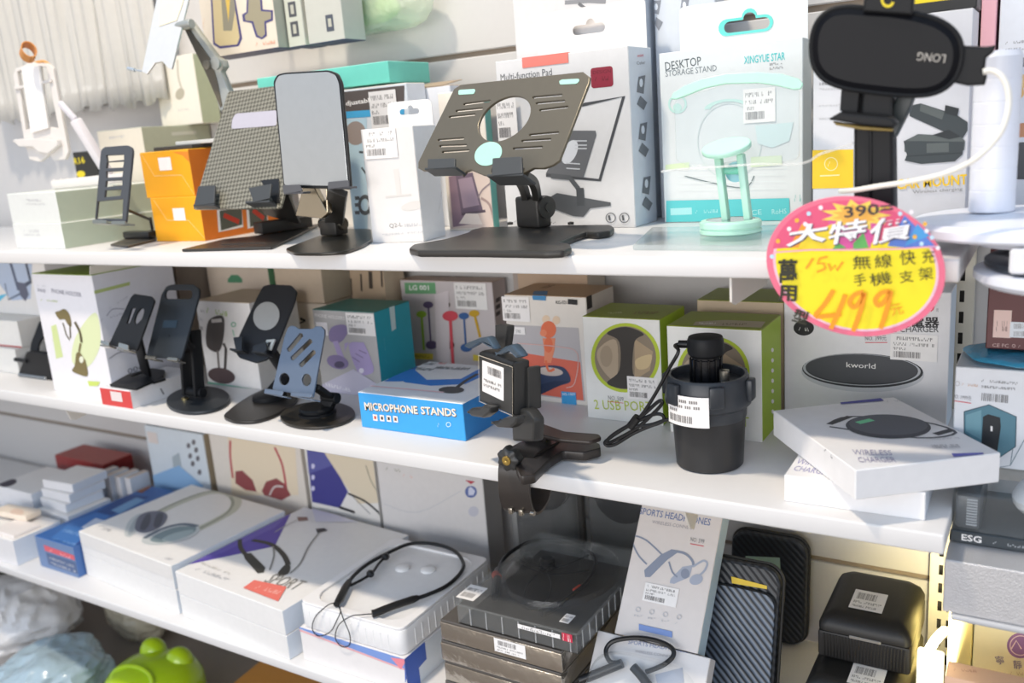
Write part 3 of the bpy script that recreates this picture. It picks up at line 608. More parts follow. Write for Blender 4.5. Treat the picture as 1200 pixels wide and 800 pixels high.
# white boxes behind the silver stand
w1 = Carton('gadget_box', 'plain cream box behind the grey slotted stand, left of teal box', 'box', V3(ony((330, 385), .285)[0], .285, ZM), EX, .115, .085, .118, {'all': card('#e2d6c5')})
w1.front.stroke([(352, 373), (358, 376)], 3, BLACK); w1.front.stroke([(349, 379), (356, 377)], 1.5, BLACK); w1.front.marks((362, 375), (375, 376), 2, GREY, 3, 6); w1.done()
w2 = Carton('gadget_box', 'cream box stacked on the plain cream box behind the teal one', 'box', V3(w1.o[0]-.002, .287, ZM+.1185), EX, .112, .085, .064, {'all': card('#dcc9b2'), 'top': card('#b9a288'), 'right': card('#e6dcc6')}); w2.done()
w3 = Carton('gadget_box', 'long kraft box with a row of black tool silhouettes on its side', 'box', V3(-1.035, .322, ZM), EX, .075, .055, .222, {'all': card('#c3ab90'), 'right': card('#d8c6ae')})
for q in ((402, 345), (410, 340), (423, 335), (434, 332), (447, 330), (457, 328)): w3.front.stroke([(q[0], q[1]-14), (q[0]+1, q[1]+6)], 2.5+1.5*(q[0] % 3), ink('#4a4038'))
w3.done()
# teal
mb = carton('microphone_stand_box', 'blue and white flat box reading MICROPHONE STANDS at the shelf front', 'box', ZM, (424, 500), (546, 517), (418, 459), .165, {'all': card('#3aa0e0'), 'top': card('#e4e8ee'), 'right': card('#2f86cf')}, rot=0)
F = mb.front
for dx, dy, c in ((.8, 1.0, '#6a5648'), (0, 0, '#f4e6d2')): F.text('MICROPHONE', (428+dx, 480+dy), (490+dx, 485+dy), 9, ink(c), .02); F.text('STANDS', (494+dx, 485+dy), (535+dx, 488+dy), 9, ink(c), .02)
for k in range(4): F.rect((437+k*8, 485+k*.6), (443+k*8, 493+k*.6), ink('#f2e6dc')); F.rect((438.5+k*8, 487+k*.6), (441.5+k*8, 491+k*.6), ink(('#c04a3c', '#2c2a2a', '#2c2a2a', '#7a4a3c')[k]))
F.ring((526, 497), 3, 3, .3, ink('#bfe0f6')); F.marks((513, 500), (522, 501), 5, ink('#9fd0f2'), 3, 3)
F = mb.top
F.poly([(449, 440), (470, 430), (500, 445), (540, 444), (562, 432), (590, 421), (590, 430), (545, 450), (505, 452), (475, 448)], ink('#2f7fd6')); F.poly([(449, 440), (466, 429), (480, 428), (480, 444), (470, 447), (450, 447)], ink('#2f7fd6'))
F.stroke([(560, 438), (546, 446), (534, 455)], 1.4, ink('#3a3c40')); F.ell((529, 457), 15, 4, ink('#4a4d52')); F.marks((484, 426), (506, 428), 3, ink('#7f8a96'), 3, 8); F.marks((508, 432), (548, 434), 3, ink('#5c6672'), 4, 12); F.marks((512, 427), (522, 427), 2, ink('#d85a5a'), 5, 4); F.marks((474, 432), (504, 435), 3, ink('#5c6672'), 6, 9); F.stroke([(430, 452), (520, 460)], 1, ink('#e9c9cf'))
mb.done()
te = carton('phone_stand_box', 'teal sided box with a lilac phone stand picture on grey', 'box', ZM, (378, 458), (447, 467), (367, 362), .088, {'all': card('#2f9aa3'), 'front': card('#b7b5b4'), 'top': card('#2f7f76'), 'right': card('#27a0b2')}, rot=0)
F = te.front; li = ink('#b3a4cf'); dkli = ink('#8d80a8')
F.text('PHONE HOLDERS', (369, 371), (404, 375), 4, LABELW); F.rect((370, 377), (385, 393), ink('#ece9ec'))
F.blob([(388, 384), (402, 380), (408, 386), (404, 396), (396, 402), (386, 398)], dkli); F.poly([(390, 400), (396, 399), (406, 425), (400, 428)], li); F.poly([(404, 402), (409, 401), (404, 412)], li); F.ell((396, 424), 13, 8, dkli, 15); F.ell((398, 427), 6, 4, ink('#5c5470'))
F.blob([(409, 404), (424, 401), (428, 404), (438, 430), (434, 438), (420, 436)], li)
for k in range(3): F.stroke([(413+k*4, 418-k*4), (422+k*4, 424-k*5)], 1.3, dkli)
F.ell((424, 434), 3, 3, ink('#e6e2ee')); F.stroke([(424, 438), (423, 446)], 5, ink('#4a4560')); F.ell((420, 452), 9, 5, dkli)
F.poly([(378, 450), (415, 432), (446, 452), (446, 466), (379, 458)], ink('#c9c5d6')); F.marks((382, 452), (412, 459), 4, ink('#f0eef4'), 4, 9)
te.right.poly([(456, 360), (462, 357), (464, 385), (459, 388)], ink('#c7dfe0')); te.right.marks((453, 425), (450, 395), 4, ink('#8fd4d8'), 3, 6)
te.done(); price_label(te.obj, te.front, (405, 366), (441, 394), 51)
# LG 001
lg = carton('lamp_box', 'grey box with a green tag and a picture of colourful desk lamps', 'box', ZM, (479, 428), (578, 441), (463, 328), .040, {'all': card('#cdc4c4'), 'top': card('#a78d7c'), 'right': card('#b9aaa6')}, rot=0)
F = lg.front
F.poly([(474, 331), (510, 331), (511, 344), (475, 344)], ink('#6fa878')); F.text('LG 001', (480, 340), (503, 340), 6, LABELW, .02)
for c1, head, pole, foot in (('#9cbf3c', (494, 368), (497, 410), None), ('#5d4f6e', (502, 357), (505, 402), (506, 404)), ('#dd5560', (528, 370), (531, 425), None), ('#5a4a44', (522, 357), (524, 402), (526, 404)), ('#c9a02c', (556, 367), (563, 395), None), ('#40659c', (544, 370), (546, 402), (547, 407))):
    c = ink(c1); F.stroke([head, pole], 2.4 if foot else 3.4, c); F.ell(head, 6 if c1 != '#dd5560' else 9, 4 if c1 != '#dd5560' else 6, c)
    if foot: F.ell(foot, 7, 5, c)
F.poly([(510, 345), (526, 340), (528, 430), (512, 420)], ink('#dcd2d4')); F.stroke([(528, 372), (532, 436)], 4, ink('#dd5560')); F.ell((528, 370), 9, 6, ink('#dd5560'))
F.poly([(480, 413), (508, 414), (508, 421), (480, 420)], ink('#e9cf4a')); F.marks((484, 418), (504, 419), 3, ink('#a08a20'), 4, 7); F.poly([(555, 415), (577, 418), (577, 424), (555, 422)], ink('#e9cf4a'))
lg.top.marks((500, 324), (525, 325), 2, ink('#6b5248'), 4, 8); lg.top.marks((530, 325), (558, 325), 2, ink('#6b5248'), 5, 8)
for k, yy in enumerate((350, 358, 366)): lg.right.poly([(581, yy), (586, yy-3), (586, yy+2), (581, yy+5)], ink('#4a4240'))
lg.done(); price_label(lg.obj, lg.front, (532, 331), (572, 363), 61)
kb = Carton('lamp_box', 'long kraft topped box behind the bear box, under the top shelf', 'box', V3(ony((607, 335), .335)[0], .335, ZM), EX, .12, .06, .196, {'all': card('#b79d84'), 'top': card('#a88c70'), 'right': card('#d5cbbd')})
kb.right.rect((722, 330), (728, 342), BLACK); kb.done()
kb2 = Carton('lamp_box', 'narrow upright box with dark icons just right of the grey desk lamps box', 'box', V3(ony((596, 345), .31)[0]-.012, .345, ZM), EX, .012, .03, .19, {'all': card('#a79a92')})
kb2.done()
# bear box
be = carton('toy_lamp_box', 'kraft topped box with an orange bear lamp picture', 'box', ZM, (600, 466), (686, 481), (586, 345), .088, {'all': card('#e3ddd4'), 'top': card('#b79878'), 'right': card('#d9d0c6')}, rot=0)
F = be.front
F.poly([(589, 380), (678, 384), (686, 470), (602, 460)], ink('#b9b5b6')); F.poly([(606, 412), (680, 424), (684, 469), (604, 458)], ink('#d86a54'))
bo = ink('#e2714a'); cr_ = ink('#e7cdb0')
F.ell((640, 374), 4.5, 5, cr_); F.ell((652, 375), 4.5, 5, cr_); F.ell((643, 386), 9, 10, bo); F.ell((637, 390), 4, 4, ink('#e98a64')); F.poly([(636, 396), (651, 396), (650, 410), (646, 425), (638, 425), (638, 410)], ink('#e58a66')); F.ell((643, 404), 5, 9, bo)
nv = ink('#33405c'); F.blob([(622, 440), (634, 429), (660, 430), (669, 446), (655, 452), (633, 461), (626, 458)], nv); F.ell((645, 435), 15, 5, ink('#c9b9ae'), 6); F.poly([(626, 452), (650, 446), (668, 446), (634, 462), (628, 461)], ink('#28344e')); F.stroke([(640, 422), (643, 434), (650, 432)], 3, bo, 3)
F.stroke([(606, 402), (655, 406), (677, 414), (674, 448), (664, 454)], 1, ink('#d9b0a8'), 4); F.rect((658, 458), (676, 474), ink('#3b9bd2')); F.text('HS-1501', (660, 463), (674, 463), 3, LABELW)
F.rect((594, 382), (616, 392), LABELW); F.text('NO. 590', (597, 390), (611, 390), 4, GREY)
F.poly([(624, 345), (640, 346), (640, 352), (625, 351)], ink('#3f86b8')); F.text('KG-021', (652, 356), (665, 356), 4, BLACK); F.poly([(666, 350), (677, 351), (677, 357), (666, 356)], BLACK)
be.top.poly([(626, 341), (642, 341), (641, 346), (624, 345)], ink('#3f86b8')); be.top.marks((640, 338), (652, 334), 3, ink('#5c4a3c'), 4, 5)
be.right.rect((687, 345), (694, 360), ink('#3a3532')); be.done(); price_label(be.obj, be.front, (588, 347), (622, 377), 71)
# usb cup boxes
lime2 = {'all': card('#e9e9e4'), 'top': card('#8f9c2e'), 'right': card('#a5c22e')}
def usb(c, cx, cy, rx, ry, txt=True):
    F = c.front
    F.ell((cx, cy), rx*1.12, ry*1.10, ink('#b7c93a'), n=40); F.ell((cx, cy), rx, ry, ink('#8d7f6c'), n=40)
    F.blob([(cx-rx*.9, cy-ry*.25), (cx-rx*.3, cy-ry*.55), (cx-rx*.3, cy+ry*.7), (cx-rx*.8, cy+ry*.3)], ink('#b8a58c')); F.poly([(cx+rx*.3, cy-ry*.6), (cx+rx*.9, cy-ry*.2), (cx+rx*.8, cy+ry*.4), (cx+rx*.3, cy+ry*.7)], ink('#b09a7c'))
    F.blob([(cx-rx*.6, cy-ry*.78), (cx, cy-ry*.98), (cx+rx*.6, cy-ry*.75), (cx+rx*.3, cy-ry*.5), (cx+rx*.25, cy+ry*.5), (cx+rx*.6, cy+ry*.78), (cx, cy+ry*.98), (cx-rx*.6, cy+ry*.8), (cx-rx*.2, cy+ry*.4), (cx-rx*.2, cy-ry*.5)], ink('#3d3935'))
    F.blob([(cx+rx*.35, cy+ry*.05), (cx+rx*.85, cy-ry*.1), (cx+rx*.75, cy+ry*.3), (cx+rx*.4, cy+ry*.35)], ink('#d0b98e'))
    F.ell((cx-rx*.62, cy-ry*.05), rx*.2, ry*.34, ink('#a9977f'))
u1 = carton('cup_charger_box', 'left of the lime topped boxes with a round window, 2 USB PORT lettering in full', 'box', ZM, (689, 489), (776, 500), (683, 370), .088, lime2, 'lime cup charger boxes', rot=0)
usb(u1, 733, 419, 36, 37); u1.front.text('2 USB PORT', (697, 479), (765, 482), 11, ink('#b9c94a')); u1.front.text('NO. 509', (713, 468), (731, 470), 5, GREY); u1.front.stroke([(713, 470), (731, 472)], .6, RED)
u1.top.marks((712, 368), (730, 367), 2, ink('#c9cf8a'), 5, 6); u1.top.marks((742, 368), (770, 368), 3, ink('#8a6f40'), 6, 8)
u1.done(); price_label(u1.obj, u1.front, (735, 440), (772, 470), 81)
u2 = carton('cup_charger_box', 'right lime sided box with round window, half hidden by the black cup charger', 'box', ZM, (785.5, 506), (893, 519), (781, 381), .085, lime2, 'lime cup charger boxes', rot=0)
usb(u2, 836, 436, 38, 38); u2.front.text('2 USB PORT', (800, 492), (878, 500), 11, ink('#b9c94a'))
u2.top.poly([(815, 377), (850, 375), (897, 377), (892, 384), (812, 381)], ink('#b9ae94')); u2.top.marks((818, 380), (842, 380), 2, LABELW, 5, 8); u2.top.marks((846, 381), (875, 381), 2, ink('#6f6440'), 6, 8)
for k in range(7): u2.right.ell((905, 410+k*12), 1.5, 2.5, LABELW)
u2.done()
u3 = Carton('cup_charger_box', 'back lime topped box, its top and kraft edge seen under the shelf bracket', 'box', V3(-.405, .295, ZM), EX, .114, .085, .146, {'all': card('#cbb79c'), 'top': card('#86922c'), 'right': card('#8fa53a')}, 'lime cup charger boxes'); u3.done()
# large wireless charger box
wb = Carton('wireless_charger_box', 'large white charger box with a black disc picture, behind the round sale sign', 'box', V3(ony((919, 420), .285)[0], .285, ZM), EX, ony((1112, 420), .285)[0]-ony((919, 420), .285)[0], .06, .166, {'all': card('#e6e5e6'), 'right': card('#d9e6f0')})
F = wb.front
F.ell((1011, 437), 72, 22, ink('#c9cbce'), 2, 40); F.ell((1011, 434), 71, 20, ink('#35373a'), 2, 40); F.ring((1010, 433), 69, 18.5, .045, ink('#b9bcc0'), 2, 48); F.ell((1010, 432), 66, 17, ink('#47494d'), 2, 40); F.text('kworld', (992, 430), (1026, 432), 6, LABELW)
F.ell((942, 384), 12, 9, BLACK); F.marks((936, 387), (948, 388), 4, LABELW, 3, 5); F.rect((927, 480), (935, 490), BLACK); F.text('75', (928, 488), (934, 488), 6, LABELW); F.marks((924, 497), (945, 498), 3, GREY, 3, 6)
F.text('充電器', (1050, 384), (1101, 384), 13, BLACK, .02); F.text('WIRELESS CHARGER', (1010, 389), (1100, 389), 7, ink('#55575a')); F.text('999', (1078, 365), (1095, 365), 8, RED, .02); F.text('元', (1097, 365), (1100, 365), 4, GREY)
F.text('NO. 399元', (1014, 399), (1039, 399), 6, GREY); F.stroke([(1014, 401), (1040, 401)], .8, RED)
wb.done(); price_label(wb.obj, wb.front, (1044, 390), (1098, 424), 91)
# two flat white wireless charger boxes, askew
wm = {'all': card('#e9e8e8'), 'right': card('#dfe6ee')}
f1 = carton('wireless_charger_box', 'flat white charger box lying on the shelf, mostly under its twin', 'box', ZM, (919, 587), (1085, 606), .028, .125, wm, 'flat white charger boxes', rot=1)
f1.top.text('WIRELESS', (932, 543), (975, 549), 6, ink('#9a98c0')); f1.top.text('CHARGER', (929, 551), (972, 557), 6, ink('#9a98c0')); f1.done()
zt = ZM+.0285; P0, P1 = onz((1002, 586), zt), onz((1171, 565), zt)
f2 = Carton('wireless_charger_box', 'flat white charger box turned askew on top, ring charger picture, overhanging shelf end', 'box', P0, unit((P1-P0)*V3(1, 1, 0)), np.linalg.norm(P1-P0), .185, zat(P0, (1003, 551))-zt, wm, 'flat white charger boxes')
F = f2.top
F.stroke([(970, 497), (998, 488), (1080, 494), (1120, 507), (1075, 513), (972, 500)], 1.2, ink('#4a4c52'), 4); F.stroke([(972, 497), (996, 488)], 2.4, ink('#33353a')); F.stroke([(1096, 509), (1115, 504)], 3, ink('#3c3e44'))
F.ell((1041, 500), 50, 14, ink('#3f434c'), 2, 40); F.ell((1041, 498), 46, 12, ink('#565b64'), 2, 40); F.stroke([(1005, 496), (1022, 492)], 3, ink('#6fd09a'))
F.text('WIRELESS', (1000, 533), (1046, 534), 6, ink('#9d9bb4')); F.text('CHARGER', (1007, 542), (1051, 542), 6, ink('#9d9bb4'))
F.poly([(981, 470), (1032, 467), (1036, 470), (986, 474)], ink('#45489a')); F.marks((1040, 472), (1066, 470), 2, PALE, 3, 8); F.poly([(1115, 532), (1152, 531), (1155, 534), (1118, 536)], ink('#5a5cae'))
F.marks((1076, 516), (1126, 515), 2, PALE, 3, 16); F.marks((1094, 526), (1126, 525), 4, ink('#a9a9ac'), 4, 10)
f2.left.poly([(955, 505), (963, 511), (963, 522), (955, 516)], ink('#45489a')); f2.left.marks((966, 528), (976, 538), 4, GREY, 3, 4)
f2.done()
# ---------------------------------------------------------------- next bay: glitter box, clear case, mouse box, maroon box
zt = -.3365
a0, a1 = onz((1104, 732), zt), onz((1215, 752), zt); 
gl = Carton('display_box', 'silver glitter box with a plain rim, under the clear plastic case', 'box', V3(ony((1105, 700), .02)[0], .02, zt), EX, .16, .17, ony((1105, 655), .02)[2]-zt, {'all': mat('#c4c4c6', .35, .4, kind='sparkle')})
gl.done()
zc = gl.o[2]+gl.H+.0005
hx0 = ony((1114, 640), .06)[0]; CY = .06
t = empty('clear_case', V3(hx0+.06, .12, zc), 'clear plastic case with white lettering on its dark base, on the silver box', 'case')
zh = ony((1122, 577), .06)[2]
a = Acc(); a.rbox(V3(hx0, CY, zc+.0122), EX, EY, EZ, .13, .11, zh-zc-.0122, clear('#aeb6b9', .20), .0015); a.build('clear_cover', t)
a = Acc(); a.rbox(V3(hx0-.0005, CY-.0005, zc), EX, EY, EZ, .131, .111, .012, mat('#3c4246', .3), .001)
k = Canvas(a, V3(hx0, CY-.0005, zc), EX, EZ, -EY, .13, .012); k.text('ESG', (.07, .25), (.20, .25), .55, LABELW, .02); k.marks((.27, .35), (.95, .35), .22, ink('#a9adb0'), 3, 22); a.build('case_base', t)
a = Acc(); a.rbox(V3(hx0+.002, CY+.004, zc+.0125), EX, EY, EZ, .022, .10, zh-zc-.016, mat('#54585c', .3), .004, 2)
for i in range(10): a.rbox(V3(hx0+.012, CY+.0025, zc+.018+i*.0028), EX, EY, EZ, .009, .002, .0013, mat('#b9bcc0', .3), 0)
a.build('ribbed_insert', t)
a = Acc()
def blob(a, c, r, m, seed=0, n=18):
    rn = random.Random(seed); prof = []
    rings = []
    for i in range(1, 9):
        th = math.pi*i/9; rings.append([np.asarray(c)+V3(r[0]*math.sin(th)*math.cos(p), r[1]*math.sin(th)*math.sin(p), -r[2]*math.cos(th))*(1+.08*math.sin(3*p+seed)+.06*math.cos(2*th+seed)) for p in np.linspace(0, 2*math.pi, n, endpoint=False)])
    a.loft(rings, m)
blob(a, V3(hx0+.082, CY+.055, zc+.034), (.036, .038, .018), mat('#e4e6e8', .5), 2); a.build('white_item', t)
hx = Carton('mouse_box', 'white box with a hexagon window showing a black mouse and blue base strip', 'box', V3(ony((1117, 500), .135)[0], .135, zh+.0008), EX, .14, .08, ony((1117, 430), .135)[2]-zh, {'all': card('#dcdfe3'), 'top': card('#c9cdd0')})
F = hx.front
hexa = [(1130, 482), (1159, 474), (1191, 488), (1190, 523), (1171, 536), (1130, 507)]
F.poly(hexa, ink('#55808f')); F.poly([(1132, 486), (1150, 480), (1150, 515), (1132, 505)], ink('#6f9aa6')); F.poly([(1152, 488), (1158, 485), (1172, 489), (1173, 500), (1168, 533), (1150, 522)], ink('#23272c')); F.stroke([(1162, 499), (1162, 505)], 2, LABELW)
F.stroke([(1130, 482), (1159, 474), (1191, 488), (1190, 523), (1171, 536), (1130, 507), (1130, 482)], 1, ink('#3d5560'))
F.stroke([(1187, 525), (1184, 545), (1172, 547)], .8, ink('#7a8c96')); F.stroke([(1184, 545), (1202, 512)], .8, ink('#7a8c96'))
F.poly([(1168, 564), (1215, 569), (1215, 580), (1168, 575)], ink('#2f8fcb')); F.marks((1173, 572), (1196, 574), 3, LABELW, 3, 6)
F.marks((1150, 447), (1196, 451), 3, GREY, 3, 14); F.marks((1150, 454), (1190, 457), 3, GREY, 4, 12); F.bars((1150, 469), (1182, 472), 9, GREY, 3, 14); F.text('NO. 1999元', (1116, 466), (1138, 469), 5, GREY); F.stroke([(1116, 469), (1138, 472)], .8, RED); F.ring((1122, 449), 3, 3, .3, PALE); F.marks((1127, 451), (1146, 453), 3, ink('#d8b8a4'), 3, 8)
hx.done()
zx = hx.o[2]+hx.H+.0005
# maroon box leaning on the blue bag
mr_ = Carton('speaker_box', 'maroon box with white code labels at the right edge', 'box', V3(ony((1155, 400), .165)[0], .165, zx+.0122), unit(V3(1, .02, 0)), .12, .05, .10, {'all': card('#5a2a2c'), 'left': card('#4c2325')}, ez=unit(V3(0, .06, 1)))
F = mr_.front; sl = ink('#caa9a4')
F.rect((1165, 363), (1184, 396), ink('#dcc0b8')); F.marks((1167, 388), (1181, 388), 12, ink('#6d5450'), 3, 6); F.rect((1184, 377), (1206, 396), ink('#d9e0e6')); F.bars((1188, 385), (1202, 385), 6, GREY, 3, 8); F.bars((1188, 394), (1202, 394), 6, GREY, 4, 8)
F.text('CE FC', (1163, 406), (1182, 407), 4, sl); F.ring((1188, 405), 2, 2, .3, sl); F.marks((1193, 407), (1206, 408), 3, sl, 3, 5); F.rect((1186, 411), (1194, 416), sl); F.text('BS', (1184, 335), (1200, 332), 8, ink('#6e4444'))
mr_.done()
bgc = np.array([mr_.o[0]+.035, .18, zx+.0048])
a = Acc(); rings = []
for i in range(1, 8):
    th = math.pi*i/8; rings.append([bgc+V3(.056*math.sin(th)**.4*math.cos(p)*(1+.05*math.sin(5*p)), .05*math.sin(th)**.4*math.sin(p)*(1+.05*math.sin(7*p)), -.0042*math.cos(th)) for p in np.linspace(0, 2*math.pi, 30, endpoint=False)])
a.loft(rings, mat('#3a93b8', .25, kind='crinkle')); o = a.build('plastic_bag', None, bgc); tag(o, 'crumpled blue plastic bag squeezed under the maroon box', 'bag')
# lower right: lit compartment
zl = -.60
fl2 = Acc(); fl2.rbox(V3(-.064, .05, zl-.02), EX, EY, EZ, .6, YW-.06, .018, shelfm, .001); o = fl2.build('shelf_board', None, V3(.2, .2, zl)); tag(o, 'lit shelf board low at the right, carrying the cream boxes', 'shelf', 'white shelf boards')
yb = Carton('tea_box', 'cream box with a purple round emblem in the lit lower right compartment', 'box', V3(ony((1141, 745), .2)[0], .2, zl-.0015), EX, .16, .1, .205, {'all': card('#f1e6b4')})
F = yb.front; F.ell((1196, 756), 16, 15, ink('#9a6f94')); F.ring((1196, 756), 13, 12, .1, ink('#e6c9c0')); F.stroke([(1185, 760), (1191, 750), (1197, 760)], 1.4, ink('#e6c9c0')); F.text('寧', (1168, 778), (1178, 778), 10, ink('#8a7a94')); F.text('靜', (1188, 783), (1198, 784), 10, ink('#8a7a94')); F.marks((1184, 790), (1200, 791), 4, ink('#d2b98a'), 3, 6); yb.done()
pk2 = Carton('tea_box', 'salmon pink box in front of the cream emblem box, bottom right', 'box', V3(ony((1107, 795), .08)[0], .08, zl-.0015), EX, .16, .03, ony((1107, 790), .08)[2]-zl, {'all': card('#f0c4a4')}); pk2.top.marks((1118, 786), (1146, 788), 3, ink('#d09a80'), 3, 9); pk2.done()
yb2 = Carton('tea_box', 'plain yellow cream box beside the post, lower right compartment', 'box', V3(ony((1111, 745), .25)[0], .25, zl-.0015), EX, .026, .1, .22, {'all': card('#efe2a8')}); yb2.done()
# LED strip lamp
P = [onx_ for onx_ in (ony((1083, 812), .12), ony((1083, 790), .12), ony((1085, 772), .12), ony((1092, 756), .11), ony((1101, 744), .10), ony((1110, 736), .09))]
t = empty('led_lamp', P[0], 'glowing warm white light strip curving under the glitter box, lower right', 'lamp')
a = Acc(); a.ribbon(sm(P, 6), V3(.9, -.3, .25), .012, .003, mat('#fff1c8', .5, emit=9)); a.build('light_strip', t)
q0, q1 = ony((1073, 812), .125), ony((1106, 768), .125)
a = Acc(); a.rbox(V3(q0[0], .125, q0[2]-.06), EX, EY, EZ, q1[0]-q0[0], .01, q1[2]-q0[2]+.06, mat('#fff4d2', .5, emit=1.3), .002); a.build('diffuser', t)
d = bpy.data.lights.new('led_glow', 'AREA'); d.size = .02; d.size_y = .10; d.shape = 'RECTANGLE'; d.energy = .26; d.color = (1, .86, .5); lo = bpy.data.objects.new('led_glow', d); COL.objects.link(lo); d.spread = math.radians(120); lo.location = (-.088, .24, ony((1085, 740), .24)[2]); lo.rotation_euler = (math.radians(100), 0, 0)
# ---------------------------------------------------------------- bottom shelf
wh = {'all': card('#e9e7e4'), 'right': card('#dde5ee')}  # white boxes; cool shade of the right sides is put into the colour
def stack2(cls, lab_lo, lab_hi, tl, tr, zt, d, grp):
    """two equal boxes whose upper front top corners are seen at tl, tr at height zt"""
    a, b = onz(tl, zt), onz(tr, zt); ex = unit((b-a)*V3(1, 1, 0)); W = np.linalg.norm(b-a); Ht = zt-ZB
    Carton(cls, lab_lo, 'box', V3(a[0], a[1], ZB), ex, W, d, Ht/2-.0003, wh, grp).done()
    return Carton(cls, lab_hi, 'box', V3(a[0], a[1], ZB+Ht/2), ex, W-.001, d, Ht/2, wh, grp)
hp = stack2('headphone_box', 'lower white headphone box of the stack beside the blue box', 'upper white headphone box, its lid printed with grey headphones', (92, 622), (200.5, 663), -.5335, .245, 'white headphone boxes')
F = hp.top; hg = ink('#6f7280'); hl = ink('#a9b2b6')
hl2 = ink('#c6cbcb'); hd = ink('#51545f')
F.stroke([(181, 603), (208, 590), (238, 579), (258, 576), (272, 580), (277, 588), (272, 598), (256, 608), (232, 620)], 4.5, ink('#c5c6b6'), 6); F.stroke([(181, 601), (208, 588), (238, 577), (260, 574.5)], 1.2, ink('#8f9184'), 5); F.stroke([(270, 582), (273, 590), (266, 601), (250, 611), (234, 619)], 1.2, ink('#9a9c8c'), 5)
F.blob([(146, 625), (150, 612), (160, 603), (167, 602), (170, 606), (163, 618), (155, 628), (149, 629)], hl2); F.blob([(150, 624), (158, 608), (166, 603), (168, 606), (158, 620), (153, 627)], hl)
F.blob([(158, 618), (162, 606), (172, 600), (188, 599), (196, 604), (193, 613), (184, 620), (172, 624), (162, 623)], hg); F.blob([(164, 619), (170, 605), (176, 602), (176, 612), (170, 621)], hd); F.blob([(180, 616), (184, 603), (191, 602), (190, 611), (185, 618)], hd)
F.blob([(166, 634), (172, 627), (190, 619), (212, 614), (227, 614), (234, 619), (230, 626), (216, 633), (194, 638), (174, 638)], hl2); F.blob([(176, 633), (186, 625), (206, 618), (224, 617), (230, 620), (224, 626), (208, 632), (188, 636)], ink('#84969a')); F.blob([(190, 632), (204, 625), (224, 621), (226, 624), (212, 631), (198, 635)], ink('#a9b9ba')); F.stroke([(169, 631), (190, 620), (213, 614.5), (231, 617)], 2.4, ink('#6a7480'), 5)
F.marks((115, 617), (128, 623), 4, PALE, 3, 4); F.marks((192, 655), (200, 657), 3, PALE, 4, 4); F.text('SN', (118, 620), (126, 623), 4, PALE)
hp.done()
a = Acc(); a.rbox(hp.o+hp.ex*.002-hp.ey*.0009+EZ*hp.H*.42, hp.ex, hp.ey, EZ, hp.W-.004, .0010, hp.H*.56, card('#e3e0dc'), .0003); a.build('tuck_flap', hp.obj)
sp = stack2('earphone_box', 'lower white earphone box in the stack right of headphone boxes', 'upper white earphone box printed SPORT with a violet corner', (205, 669), (331, 716), -.5405, .285, 'white sport earphone boxes')
F = sp.top; vi = ink('#5a4aa6'); vi2 = ink('#7b6eb4')
F.poly([(222, 656), (320, 596), (322, 640), (216, 660)], vi); F.poly([(222, 656), (321, 597), (322, 618), (260, 648)], ink('#6a5cb0'))
for (x, y) in ((275, 630), (285, 623), (296, 616)): F.ell((x, y), 3, 2, ink('#cfc8e8'))
e1 = ink('#3b3b38')
F.stroke([(281, 632), (282, 642), (288, 650)], 2, e1, 3); F.poly([(285, 649), (294, 648), (311, 665), (309, 671), (302, 672), (287, 655)], e1); F.stroke([(296, 633), (318, 638), (332, 650), (338, 662)], 2.4, e1, 4); F.blob([(334, 662), (340, 663), (338, 672), (327, 675), (326, 671)], e1)
F.stroke([(320, 640), (321, 652), (316, 668)], .8, ink('#8c8a86'), 3); F.stroke([(376, 622), (362, 640), (352, 660), (340, 672)], .8, ink('#8c8a86'), 4); F.stroke([(352, 608), (335, 616), (322, 624)], .6, ink('#a9a7a4'), 3); F.poly([(348, 606), (360, 606), (361, 610), (350, 611)], ink('#8a6a62')); F.poly([(370, 620), (380, 619), (384, 622), (372, 625)], ink('#4a4744'))
F.text('SPORT', (308, 682), (345, 692), 14, ink('#8d8a84')); F.poly([(298, 680), (336, 688), (326, 705), (285, 689)], ink('#e8776a')); F.marks((298, 690), (325, 697), 5, ink('#f3b4a8'), 3, 8)
F.marks((228, 668), (265, 681), 4, PALE, 3, 12); F.marks((232, 660), (268, 674), 3, ink('#d9d6cf'), 5, 10); F.marks((338, 595), (348, 597), 3, PALE, 2, 5); F.poly([(368, 595), (400, 601), (420, 612), (370, 612)], ink('#dcdbe6'))
sp.done()
# white tray box with neckband on top
wt = carton('earphone_box', 'white and blue box under the white tray with the neckband', 'box', ZB, (353, 775), (480, 812), .0555, .235, {'all': card('#e6e2e0'), 'right': card('#dce3ea')}, rot=0, dy=.006)  # bluish right side carries its cool shade in the colour
Wt, ot = wt.W, wt.o
F = wt.front; F.poly([(346, 727), (350, 726), (476, 772), (474, 783), (347, 735)], ink('#7d9ad6')); F.poly([(474, 772), (493, 760), (494, 800), (475, 800)], ink('#3f62b8'))
F.poly([(348, 736), (474, 783), (474, 785), (348, 738)], ink('#e9b0b4'))
wt.right.poly([(.0, .0), (.12, .0), (.12, .45), (.2, .5), (.2, 1), (0, 1)], ink('#3f62b8')); F.poly([(458, 770), (476, 762), (480, 778), (470, 784)], ink('#e98a96')); wt.done()
ztr = ZB+.0560
htr = zat(ot, (352, 703))-ztr
t = empty('earphone_tray', ot+EX*Wt/2+EY*.1+EZ*.0560, 'white moulded tray holding the black neckband, beside the sport boxes', 'tray')
a = Acc(); a.plate(V3(ot[0]+.002, ot[1]+.003, ztr), EX, EY, EZ, rrect(0, 0, Wt-.004, .229, .012), [], htr-.004, mat('#ecebea', .4), .003)
